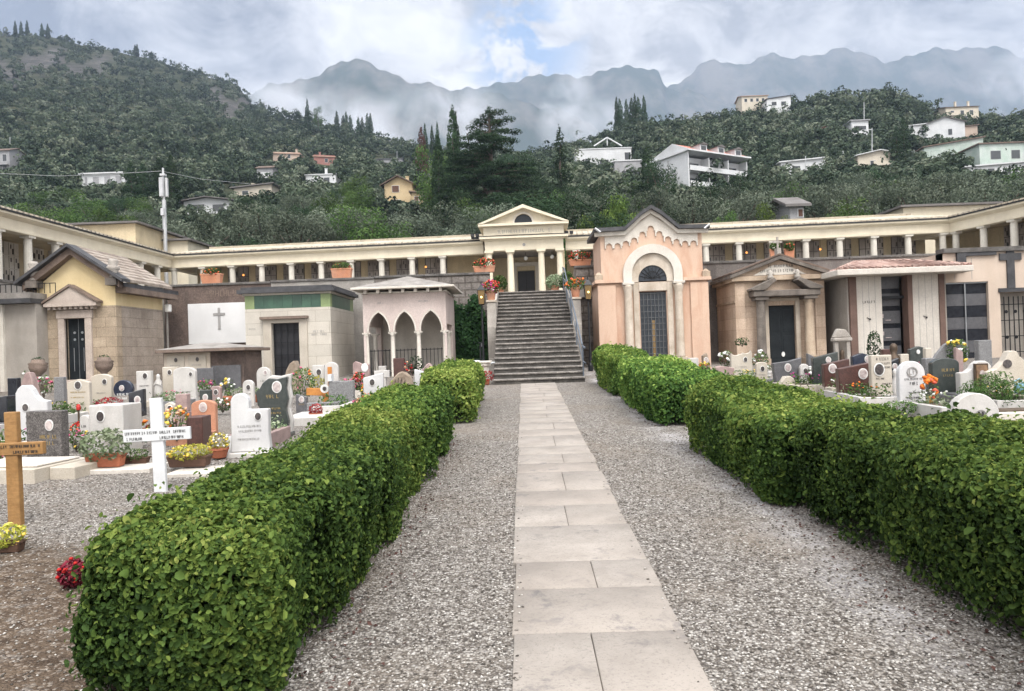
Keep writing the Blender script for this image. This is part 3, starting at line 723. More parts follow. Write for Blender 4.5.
# central range, left of the portico: from the inner corner to the portico
LC = Vector((-19.4, 39.93, TER)); n = 10; Lc = math.hypot(17.45, 17.45*.072)
gallery('left half of the central columned gallery, between the corner and the portico', LC, ang, Lc, [.02+sp*i for i in range(n)], lamps=(3.6, 8.9, 14.1))
RC = Vector((2.42, 38.36, TER)); Lr = math.hypot(19.4, 19.4*.072)
gallery('right half of the central columned gallery, between the portico and the far corner', RC, ang, Lr, [.55+sp*i for i in range(12)], lamps=(2.6, 5.5, 9.6, 13.4))
gallery('long colonnaded gallery wing running along the left side of the cemetery', Vector((-19.62, 18, TER)), R(90), 22.2, [22.2-sp*i for i in range(1, 13)][::-1], pale=True, ext1=3.5, ext0=4, depth=2.7, lamps=(14, 19))
rw = Vector((.20, -.98, 0)).normalized()
gallery('colonnaded gallery wing along the right side with a terracotta planter in front', Vector((21.95, 36.93, TER)), math.atan2(rw.y, rw.x), 18, [.25+sp*i for i in range(10)], pale=False, ext0=4.2, depth=2.7, lamps=(4.3,))
# pavilions behind the galleries
def pavilion(label, pl, pr, pe, pt_, d, m, rm, flat=False):
    a, b = P(pl, pe, d), P(pr, pe, d); top = P((pl+pr)/2, pt_, d).z
    t = thing('gallery_pavilion', label, 'building', ((a.x+b.x)/2, d, TER)); w_ = (b.x-a.x)/2
    ze = a.z-TER
    MB().box(-w_+.3, w_-.3, 0, 6, -.2, ze-.12).build('wall', m, t)
    MB().box(-w_, w_, -.3, 6.3, ze-.117, ze).build('eaves', 'roof_grey', t)
    MB().add([(-w_, -.3, ze+.003), (w_, -.3, ze+.003), (w_, 6.3, ze+.003), (-w_, 6.3, ze+.003), (-w_*.2, 2, top-TER), (w_*.2, 2, top-TER), (w_*.2, 4, top-TER), (-w_*.2, 4, top-TER)],
        [(0, 1, 5, 4), (1, 2, 6, 5), (2, 3, 7, 6), (3, 0, 4, 7), (4, 5, 6, 7), (3, 2, 1, 0)]).build('roof', 'roof_grey', t)
    return t
pavilion('long low beige pavilion with a grey hipped roof behind the left gallery', 66, 140, 224, 216, 43.5, 'cream_back', 'roof_grey')
pavilion('small flat grey-roofed pavilion at the corner under the white mast', 128, 192, 241, 236, 47, 'cream', 'roof_grey')
pavilion('cream gabled pavilion with a grey roof behind the right gallery corner', 898, 1000, 206, 197, 43.5, 'cream', 'roof_grey')
# ------------------------------------------------------------------ portico
def portico():
    PX, PY = .2, 37.5
    t = thing('portico', 'cream temple portico with four columns and a pediment at the head of the stairs', 'building', (PX, PY, TER), ang*.3)
    ZEp = 7.07-TER; hw = 2.05
    prof = [(.19, .12), (.21, .14), (.2, .22), (.185, .5), (.155, ZEp-.2), (.155, ZEp-.18), (.2, ZEp-.12), (.2, ZEp-.1)]
    cm = None
    for x in (-hw+.2, -.74, .88, hw-.2):
        if cm is None:
            o = MB().lathe(prof, 0, 0, 18).box(-.23, .23, -.23, .23, 0, .12).box(-.23, .23, -.23, .23, ZEp-.098, ZEp-.003).build('column', 'cream', t); cm = o.data
        else: o = link('column', cm, t)
        o.location = (x, .2, 0)
    e = MB().box(-hw, hw, 0, .5, ZEp, ZEp+.52).build('entablature', 'cream', t)
    MB().lathe([(.06, 0), (.09, .02)], 0, 0, 10)
    MB().oval(0, ZEp+.27, .08, .08, -.03, -.003).build('rosette', 'letter_grey', e)
    for a, b, z0, z1, pr in ((-hw-.02, hw+.02, ZEp+.523, ZEp+.6, .08), (-hw-.25, hw+.25, ZEp+.603, ZEp+.72, .28)):
        MB().box(a, b, -pr, .5, z0, z1).build('cornice', 'cream', e)
    MB().box(-hw-.27, hw+.27, -.3, -.1, ZEp+.723, ZEp+.755).build('drip_edge', 'gutter', e)
    at = MB().box(-hw-.05, hw+.05, .02, 5, ZEp+.76, ZEp+1.26).build('attic', 'cream', t)
    MB().box(-1.5, 1.5, .0, .018, ZEp+.82, ZEp+1.17).build('inscription_band', 'cream', at)
    mk_ = MB(); marks(mk_, -1.38, 1.4, ZEp+.9, .17, -.005, 21); mk_.build('inscription', 'letter_grey', at)
    z0 = ZEp+1.263; za = 9.72-TER-.34+.02
    MB().box(-hw-.3, hw+.3, -.25, 5, z0, z0+.12).build('pediment_base', 'cream', t)
    zb = z0+.123; hp = za-zb; W2 = hw+.32
    lun = arc(0, zb+.04, .47, 0, 180, 14)
    # tympanum with a lunette cut in it
    ty = MB(); outer = [(W2-.2, zb), (0, zb+hp-.14), (-W2+.2, zb)]
    top = lambda x: zb+(hp-.14)*(1-abs(x)/(W2-.2))
    xs_ = [p[0] for p in lun]
    ty.prism([(xs_[0], zb), (W2-.2, zb), (xs_[0], top(xs_[0]))], .05, .3)
    ty.prism([(-W2+.2, zb), (xs_[-1], zb), (xs_[-1], top(xs_[-1]))], .05, .3)
    ty.strip([(x, top(x)) for x in xs_], lun, .05, .3)
    ty.build('tympanum', 'cream', t)
    lu = MB().box(-.47, .47, .2, .28, zb, zb+.55).build('lunette_window', 'glass', t)
    MB().strip(arc(0, zb+.04, .56, 0, 180, 14), arc(0, zb+.04, .47, 0, 180, 14), .02, .048).build('lunette_surround', 'white_trim', lu)
    for s in (-1, 1):
        MB().add([(s*W2, -.28, zb), (0, -.28, zb+hp), (0, -.28, zb+hp-.17), (s*(W2-.28), -.28, zb), (s*W2, 5, zb), (0, 5, zb+hp), (0, 5, zb+hp-.17), (s*(W2-.28), 5, zb)],
            [(0, 1, 2, 3), (4, 5, 6, 7), (0, 1, 5, 4), (2, 3, 7, 6), (0, 3, 7, 4), (1, 2, 6, 5)]).build('raking_cornice', 'cream', t)
    # porch interior
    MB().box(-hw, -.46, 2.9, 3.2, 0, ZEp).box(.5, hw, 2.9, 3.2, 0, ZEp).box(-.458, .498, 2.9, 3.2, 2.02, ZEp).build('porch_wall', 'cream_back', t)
    for s in (-1, 1): MB().box(s*hw-.06, s*hw+.06, .5, 2.9, 0, ZEp-.01).build('porch_side', 'cream_back', t)
    MB().box(-hw, hw, .503, 2.9, ZEp-.02, ZEp+.2).build('porch_ceiling', 'grey_render', t)
    MB().box(-.78, -.5, 2.7, 2.898, 0, 2.25).box(.54, .82, 2.7, 2.898, 0, 2.25).box(-.78, .82, 2.7, 2.898, 2.253, 2.45).build('door_surround', 'white_trim', t)
    d = MB().box(-.45, .49, 3.05, 3.1, 0, 2.0).build('door', 'shutter_dark', t); MB().box(.0, .04, 3.02, 3.048, .05, 1.98).build('door_stile', 'iron', d)
    for x in (.06, 1.45):
        l_ = MB().ball((x, .9 if x < 1 else .7, ZEp-.33), .11, 8).build('globe_lamp', 'globe', t); MB().tube([(x, .9 if x < 1 else .7, ZEp-.23), (x, .9 if x < 1 else .7, ZEp-.02)], .012, 5).build('lamp_rod', 'iron', l_)
portico()
for s, px in ((-1, 475), (1, 569)):
    p = P(px, 237 if s < 0 else 234, 38.0)
    t = thing('floodlight', 'pair of small black floodlights on the gallery roof %s the portico' % ('left of' if s < 0 else 'right of'), 'floodlight', p)
    MB().box(-.22, -.03, -.1, .06, 0, .16).box(.03, .22, -.1, .06, 0, .16).build('lamp_head', 'gutter', t); MB().box(-.2, .2, -.02, .02, -.12, -.003).build('bracket', 'gutter', t)
# ------------------------------------------------------------------ side retaining walls
t = thing('retaining_wall', 'long grey retaining wall under the left gallery wing', 'wall', (-19.43, 17, .7))
MB().box(0, .32, -13, 13.27, -1.2, 4.3).build('wall', 'grey_render', t); MB().box(-.03, .36, -13, 13.27, 4.303, 4.4).build('capstone', 'wall_cap', t)
t = thing('retaining_wall', 'grey retaining wall under the right gallery wing', 'wall', (20.24, 15, .7))
MB().box(0, .32, -13, 13.7, -1.2, 4.3).build('wall', 'old_wall', t); MB().box(-.03, .36, -13, 13.7, 4.303, 4.4).build('capstone', 'wall_cap', t)
def root(label, cat, px0, px1, d, name='mausoleum', rz=0):
    a = P(px0, 345, d).x; b = P(px1, 345, d).x
    t = thing(name, label, cat, ((a+b)/2, d, gz(d)), rz); return t, (b-a)/2
def gate(mb, x0, x1, y, z0, z1, n, nh=3, r=.012, th=.02):
    for i in range(n+1):
        x = x0+(x1-x0)*i/n; mb.box(x-r, x+r, y, y+th, z0, z1)
    for j in range(nh):
        z = z0+(z1-z0)*(j+.5)/nh
        for i in range(n):
            a_ = x0+(x1-x0)*i/n+r+.001; b_ = x0+(x1-x0)*(i+1)/n-r-.001; mb.box(a_, b_, y+.002, y+th-.002, z-r, z+r)
    return mb
def gableroof(t, w_, ze, zp, y0, y1, th, m, ov=.3, name='roof'):
    for s in (-1, 1):
        e = (s*(w_+ov), ze-ov*(zp-ze)/w_)
        MB().add([(e[0], y0, e[1]), (0, y0, zp), (0, y0, zp+th), (e[0], y0, e[1]+th), (e[0], y1, e[1]), (0, y1, zp), (0, y1, zp+th), (e[0], y1, e[1]+th)],
          [(0,1,2,3),(7,6,5,4),(0,4,5,1),(3,2,6,7),(0,3,7,4),(1,5,6,2)]).build(name, m, t)
# ---- peach chapel ------------------------------------------------
def peach():
    D = 26.5
    t, w_ = root('tall peach chapel with a white arch, scalloped gable and leaded glass door', 'chapel', 601, 708.5, D, 'chapel')
    w_ = 1.98; dp = 2.7; zl = 3.15; zt = 5.02; zp = 5.68
    # lower storey slightly wider; upper set back; door opening r .5
    cx = .0; dw = .49; dh = 2.78
    ro, ri = 1.08, .76; zs = zl+.27
    low = MB(); 
    for s in (-1, 1): low.box(min(s*dw, s*w_), max(s*dw, s*w_), .0, .4, -.4, zl-.02)
    low.box(-dw, dw, .003, .4, dh, zl-.02)
    low.build('lower_wall', 'peach', t)
    for s in (-1, 1): MB().box(s*w_-.2 if s > 0 else -w_, w_ if s > 0 else -w_+.2, .403, dp, -.4, zl-.02).build('side_wall', 'peach', t)
    for s in (-1, 1):
        x0, x1 = (w_-.62, w_+.04) if s > 0 else (-w_-.04, -w_+.62)
        MB().box(x0, x1, -.07, -.003, -.4, zl-.1).build('pilaster', 'peach', t, .008)
    # upper wall with stepped gable
    up = [(-w_+.12, zl+.1), (w_-.12, zl+.1), (w_-.12, zt-.1), (.95, zt-.05), (.35, zp-.2), (0, zp-.05), (-.35, zp-.2), (-.95, zt-.05), (-w_+.12, zt-.1)]
    MB().prism(up, .02, .45).build('upper_wall', 'peach', t)
    for s in (-1, 1):
        x0, x1 = (w_-.32, w_-.12) if s > 0 else (-w_+.12, -w_+.32)
        MB().box(x0, x1, .453, dp, zl+.1, zt-.1).build('upper_side', 'peach', t)
    # string course
    sc = MB()
    for s in (-1, 1):
        x0, x1 = (ro+.02, w_+.14) if s > 0 else (-w_-.14, -ro-.02)
        sc.box(x0, x1, -.13, .5, zl-.017, zl+.1)
        x0, x1 = (w_-.1, w_+.14) if s > 0 else (-w_-.14, -w_+.1)
        sc.box(x0, x1, .503, dp, zl-.017, zl+.1)
    sc.each('string_course', 'peach', t)
    for s in (-1, 1): MB().box(s*(w_-.02)-.14, s*(w_-.02)+.14, -.1, .3, zl+.103, zl+.3).taper(s*(w_-.02)-.12, s*(w_-.02)+.12, -.06, .2, zl+.303, zl+.4, .3).build('corner_scroll', 'sandstone_trim', t)
    # white arch
    MB().strip([(ro, zl-.017)]+arc(cx, zs, ro, 0, 180, 24)+[(-ro, zl-.017)], [(ri, zl-.017)]+arc(cx, zs, ri, 0, 180, 24)+[(-ri, zl-.017)], -.16, .018).build('arch', 'white_trim', t)
    MB().strip([(ri-.003, zl-.017)]+arc(cx, zs, ri-.003, 0, 180, 24)+[(-ri+.003, zl-.017)], [(.52, zl-.017)]+arc(cx, zs-.2, .52, 0, 180, 24)+[(-.52, zl-.017)], -.06, .016).build('inner_arch', 'pale_stone', t)
    lu = MB().prism([(.517, zl+.02)]+arc(cx, zs-.2, .517, 0, 180, 16)+[(-.517, zl+.02)], -.012, .012).build('lunette', 'glass', t)
    tr_ = MB()
    for i in range(9):
        a = R(18*i+18); tr_.tube([(0, -.03, zs-.19), (.49*math.cos(a), -.03, zs-.2+.47*math.sin(a))], .012, 4)
    tr_.strip(arc(0, zs-.19, .3, 0, 180, 12), arc(0, zs-.19, .27, 0, 180, 12), -.04, -.016)
    tr_.build('lunette_grille', 'iron', lu)
    # columns and portal
    for s in (-1, 1):
        x = s*.92
        c_ = MB().lathe([(.17, .35), (.175, .4), (.155, .5), (.14, zl-.45), (.14, zl-.42), (.19, zl-.2), (.2, zl-.12)], x, -.1, 14).build('column', 'pale_stone', t, 0, True)
        MB().box(x-.21, x+.21, -.29, -.004, zl-.117, zl-.02).build('capital', 'white_trim', c_, .01)
        MB().box(x-.22, x+.22, -.3, -.004, -.4, .348).build('plinth', 'pale_stone', c_, .01)
        x0, x1 = (.52, .72) if s > 0 else (-.72, -.52)
        MB().box(x0, x1, -.05, -.003, -.4, zl-.03).build('door_jamb', 'pale_stone', t, .01)
    MB().box(-.515, .515, -.05, -.003, dh+.02, zl-.03).build('lintel', 'pale_stone', t, .01)
    d = MB().box(-.485, .485, .1, .14, -.1, dh-.02).build('door', 'glass', t)
    MB().box(-.05, .055, .09, .098, .05, dh*.62).build('amber_pane', 'amber_glass', d)
    g = MB()
    for x in (-.47, -.34, -.2, -.07, .07, .2, .34, .47): g.box(x-.011, x+.011, .06, .085, 0, dh-.03)
    for j in range(13):
        z = .05+j*(dh-.12)/12; g.box(-.48, .48, .048, .0585, z-.01, z+.01)
    g.build('door_leading', 'lead', d)
    MB().box(-.62, .62, -.55, -.06, -.4, -.05).build('threshold', 'pale_stone', t, .01)
    # scalloped frieze: white field over the peach wall with rounded teeth cut out
    fr = MB(); teeth = [(x, None) for x in np.linspace(-1.7, 1.7, 12)]
    edge = lambda x: (zt-.11) if abs(x) > .95 else zt-.05+(.95-abs(x))/.95*(zp-zt-.02)
    n_ = len(teeth)
    for i in range(n_-1):
        x0, x1 = teeth[i][0], teeth[i+1][0]; mid = (x0+x1)/2; rr = (x1-x0)*.37
        sill = edge(mid)-.5 if abs(mid) > .8 else edge(mid)-.6
        ar = arc(mid, sill+.07, rr, 180, 0, 8)
        pts = [(x0, sill)] + [(mid-rr, sill)] + ar + [(mid+rr, sill)] + [(x1, sill)]
        tops = [(p[0], edge(p[0])) for p in pts]
        fr.strip(tops, pts, -.035, .017)
    fr.build('scalloped_frieze', 'white_trim', t)
    # slate coping following the gable
    line = [(-w_-.12, zt-.02), (-.98, zt+.0), (-.36, zp-.12), (0, zp+.1), (.36, zp-.12), (.98, zt+.0), (w_+.12, zt-.02)]
    MB().strip([(x, z+.14) for x, z in line], line, -.28, dp).build('roof', 'slate', t)
    MB().strip([(x*.985, z-.004) for x, z in line], [(x*.985, z-.15) for x, z in line], -.14, .015).build('eaves_moulding', 'white_trim', t)
    for s in (-1, 1): MB().tube([(s*(w_-.1), -.33, zt-.05), (s*(w_+.1), -.33, zt+.1)], .045, 6).build('roof_spout', 'galv', t)
peach()
# ---- sandstone chapel -------------------------------------------
def sandstone():
    D = 26.2
    t, w_ = root('weathered sandstone chapel with a pediment plaque and a black iron door', 'chapel', 737, 825.5, D, 'chapel')
    dp = 2.5; ze = 3.0; zp = 3.86; cx = .02; dw = .48; dh = 2.1
    dx = .06
    b = MB()
    b.box(-w_, dx-dw, 0, .35, -.4, ze).box(dx+dw, w_, 0, .35, -.4, ze).box(dx-dw, dx+dw, .0, .35, dh, ze)
    b.build('front_wall', 'sandstone', t)
    MB().box(-w_, -w_+.3, .353, dp, -.4, ze).box(w_-.3, w_, .353, dp, -.4, ze).each('side_wall', 'sandstone', t)
    MB().box(-w_-.04, -dw-.62, -.04, -.003, 2.25, 2.33).box(-w_-.043, -w_-.003, 0, dp, 2.25, 2.33).each('string_course', 'sandstone_trim', t)
    for s in (-1, 1):
        x0 = s*w_; MB().box(min(x0, x0-s*.32)-.02, max(x0, x0-s*.32)+.02, -.05, -.003, -.4, ze-.05).build('corner_pilaster', 'sandstone', t, .01)
    MB().box(-w_-.16, w_+.16, -.2, dp, ze+.003, ze+.17).build('cornice', 'sandstone_trim', t, .015)
    zb = ze+.175
    MB().prism([(-w_-.1, zb), (w_+.1, zb), (0, zp-.12)], -.05, .3).build('tympanum', 'sandstone', t)
    pl = MB().prism([(-.95, zb+.03), (.95, zb+.03), (.22, zp-.3), (-.22, zp-.3)], -.09, -.053).build('plaque', 'white_trim', t)
    mk_ = MB(); marks(mk_, -.42, .5, zb+.3, .1, -.1, 3); marks(mk_, -.68, .7, zb+.12, .1, -.1, 4); mk_.build('inscription', 'letter_dark', pl)
    gableroof(t, w_+.1, zb-.02, zp-.1, -.26, dp, .12, 'dark_trim', .14, 'raking_cornice')
    gableroof(t, w_+.08, zb+.13, zp+.045, -.2, dp, .06, 'roof_brown', .08, 'roof')
    MB().box(-.07, .07, -.15, .15, zp+.06, zp+.3).box(-.03, .03, -.03, .03, zp+.3, zp+.72).box(-.16, .16, -.029, .029, zp+.5, zp+.57).build('roof_cross', 'parapet', t)
    # porch: two columns and a dark broken pediment
    for s in (-1, 1):
        x = dx+s*.86
        c_ = MB().lathe([(.2, .2), (.21, .26), (.17, .36), (.15, 2.12), (.15, 2.16), (.2, 2.28)], x, -.32, 12).build('column', 'dark_trim' if s < 0 else 'sandstone_trim', t, 0, True)
        MB().box(x-.24, x+.24, -.56, -.06, 2.283, 2.4).build('capital', 'dark_trim', c_, .012); MB().box(x-.24, x+.24, -.56, -.053, -.4, .198).build('plinth', 'sandstone_trim', c_, .01)
    MB().box(dx-1.18, dx+1.18, -.62, -.053, 2.403, 2.62).build('porch_entablature', 'dark_trim', t, .02)
    for s in (-1, 1):
        q = [(dx+s*1.26, 2.623), (dx+s*1.26, 2.7), (dx+s*.45, 3.06), (dx+s*.36, 2.95), (dx+s*.5, 2.86), (dx+s*.62, 2.75), (dx+s*.8, 2.623)]
        MB().prism(q if s < 0 else q[::-1], -.68, -.06).build('broken_pediment', 'dark_trim', t, .015)
        st = MB().lathe([(.1, 0), (.12, .08), (.07, .16), (.09, .26), (.03, .32)], 0, 0, 8).box(-.13, .13, -.03, .03, .16, .22).build('finial', 'parapet', t, 0, True); st.location = (dx+s*.48, -.35, 3.03)
    MB().box(dx-.64, dx-.485, -.06, .2, -.4, 2.25).box(dx+.485, dx+.64, -.06, .2, -.4, 2.25).box(dx-.64, dx+.64, -.062, .2, 2.253, 2.37).build('door_frame', 'pale_stone', t, .01)
    d = MB().box(dx-.478, dx+.478, .1, .15, -.2, dh-.005).build('door', 'dark_door', t)
    MB().box(dx-.006, dx+.006, .09, .098, 0, dh).box(dx-.4, dx-.06, .085, .098, 1.15, 1.95).box(dx+.06, dx+.4, .085, .098, 1.15, 1.95).box(dx-.4, dx-.06, .085, .098, .2, 1.0).box(dx+.06, dx+.4, .085, .098, .2, 1.0).build('door_panel', 'dark_door', d, .01)
    MB().oval(dx+.03, .33, .06, .09, .06, .084).build('door_badge', 'globe', d)
sandstone()
# ---- white mausoleum with red tiles -----------------------------
def whitered():
    D = 25.4
    t, w_ = root('white panelled mausoleum with a red tiled roof and open loculi between brown posts', 'mausoleum', 852, 944, D)
    ze = 3.0; dp = 3.2
    X = lambda px: P(px, 320, D).x-t.location.x
    p1, p2, p3, p4, p5, p6, p7 = [X(q) for q in (850, 857, 882.5, 908, 913, 939.5, 945)]
    MB().box(p2, p3, 0, .25, -.4, ze).build('left_panel', 'concrete_pale', t); MB().box(p5, p6, 0, .25, -.4, ze).build('right_panel', 'concrete_pale', t)
    gl_ = MB(); 
    for a, b in ((p2, p3), (p5, p6)):
        n = 4
        for i in range(1, n): x = a+(b-a)*i/n; gl_.box(x-.006, x+.006, -.004, -.001, -.3, ze)
    gl_.build('panel_joints', 'letter_grey', t)
    for a, b in ((p1, p2-.003), (p4, p5-.003), (p6+.003, p7)): MB().box(a, b, -.05, .35, -.4, ze).build('post', 'red_brown', t)
    MB().box(p1-.05, p1-.003, .05, dp, -.4, ze-.02).build('side_wall', 'concrete_grey', t)
    MB().box(p7+.003, p7+.1, .05, dp, -.4, ze-.02).build('side_wall', 'concrete_grey', t)
    bk = MB().box(p3, p4-.003, .5, .7, -.4, ze).build('loculi_back', 'black_granite', t)
    for j in range(5):
        z = .1+j*.62
        q = MB().box(p3+.03, p4-.04, .43, .498, z, z+.44).build('loculus_slab', 'grey_granite', t)
        if j < 3:
            f = MB().box(p3+.14, p3+.24, .4, .428, z+.2, z+.34).box(p3+.3, p3+.5, .4, .428, z+.1, z+.13).build('photo_plate', 'photo_pale', q)
    MB().box(p3+.003, p4-.006, .2, .4, 2.2, 2.3).build('crossbar', 'iron', t)
    mk_ = MB(); marks(mk_, p2+.22, p3-.2, 2.06, .09, -.008, 6); mk_.build('inscription', 'letter_dark', t)
    for a, b in ((p2, p3), (p5, p6)): MB().ball(((a+b)/2, -.03, 1.5), .035, 6).tube([((a+b)/2-.1, -.02, 1.56), ((a+b)/2, -.03, 1.5)], .012, 4).build('panel_ornament', 'letter_dark', t)
    x0, x1 = p1-.7, p7+.6; y0 = -.75
    MB().box(x0, x1, y0, dp, ze+.003, ze+.2).build('roof_slab', 'concrete_pale', t, .015)
    zr = ze+.203; zp = zr+.42; ym = (y0+dp)/2
    MB().add([(x0+.06, y0+.06, zr), (x1-.06, y0+.06, zr), (x1-.06, dp, zr), (x0+.06, dp, zr), (x0+1.5, ym, zp), (x1-1.3, ym, zp)],
        [(0, 1, 5, 4), (1, 2, 5), (2, 3, 4, 5), (3, 0, 4)]).build('roof', 'tile_red', t)
    rb = MB()
    for a, b in (((x0+.06, y0+.06, zr), (x0+1.5, ym, zp)), ((x1-.06, y0+.06, zr), (x1-1.3, ym, zp)), ((x0+1.5, ym, zp), (x1-1.3, ym, zp))): rb.tube([a, b], .09, 7)
    nt_ = int((x1-x0)/.24)
    for i in range(nt_):
        x = x0+.14+i*.24; fr_ = min(1, (x-x0-.06)/1.44, (x1-.06-x)/1.24)
        rb.tube([(x, y0+.05, zr+.03), (x, y0+.05+(ym-y0-.05)*max(fr_, .05), zr+.03+(zp-zr)*max(fr_, .05))], .055, 6)
    rb.build('roof_ridge', 'tile_red', t)
whitered()
# ---- sand-coloured tomb wall on the right -----------------------
def sandwall():
    D = 25.55
    t, w_ = root('sand coloured tomb building with a dark cross, striped granite window and iron gate', 'mausoleum', 946, 1080, D)
    X = lambda px: P(px, 320, D).x-t.location.x
    zt = 3.72; g = t.location.z
    a, b, c, d_ = [X(q) for q in (944.5, 989.5, 1001, 1046)]; zs = P(967, 282, D).z-g; zg = P(1010, 292, D).z-g
    MB().box(-w_, a, 0, .4, -.4, zt).box(b, c, 0, .4, -.4, zt).box(d_, w_, 0, .4, -.4, zt).box(a, b, 0, .4, zs, zt).box(c, d_, 0, .4, zg, zt).build('front_wall', 'sand_smooth', t)
    MB().box(-w_-.02, w_+.1, -.12, .4, zt+.003, zt+.16).build('coping', 'wall_cap', t)
    q = MB()
    k_ = 7
    for i in range(k_):
        z0 = -.2+(zs+.2)*i/k_; z1 = -.2+(zs+.2)*(i+1)/k_
        MB().box(a, b, .12, .2, z0+.002, z1-.002).build('granite_band', 'black_granite' if i % 2 == 0 else 'grey_granite', t)
    gl_ = MB().box(a, b, .05, .06, zs-.05, zs-.01).box((a+b)/2-.02, (a+b)/2+.02, .05, .07, -.2, zs-.06).build('glazing_bar', 'steel', t)
    MB().box(c, d_, .35, .4, -.3, zg-.003).build('gate_recess', 'concrete_grey', t)
    gt = gate(MB(), c+.03, d_-.03, .1, -.1, zg-.15, 9, 4, .014).build('gate', 'iron', t)
    s_ = MB()
    for i in range(4):
        for j in range(2): s_.oval(c+.25+i*.32, .7+j*.9, .06, .06, .08, .097)
    s_.each('gate_rosette', 'iron', gt)
    MB().box(c-.06, d_+.06, -.05, -.003, zg, zg+.14).build('gate_lintel', 'slate', t)
    xk = X(1012)
    MB().box(xk-.13, xk+.13, -.06, -.003, zg+.143, zt-.003).box(xk-.38, xk-.133, -.06, -.003, zt-.32, zt-.08).box(xk+.133, xk+.38, -.06, -.003, zt-.32, zt-.08).build('dark_cross', 'slate', t)
    xl = X(966)
    MB().box(X(958), X(967), -.1, -.003, zt-.62, zt-.003).box(X(967)+.003, xk-.5, -.09, -.003, zt-.12, zt-.003).build('dark_frame', 'slate', t)
    mk_ = MB(); [mk_.box(x, x+.02, -.003, -.001, zs+.1, zt-.2) for x in (a+.4, a+1.0)]; mk_.build('wall_joints', 'letter_grey', t)
    MB().box(-w_, w_, .403, 3.5, 0, zt).build('tomb_body', 'sand_smooth', t)
sandwall()
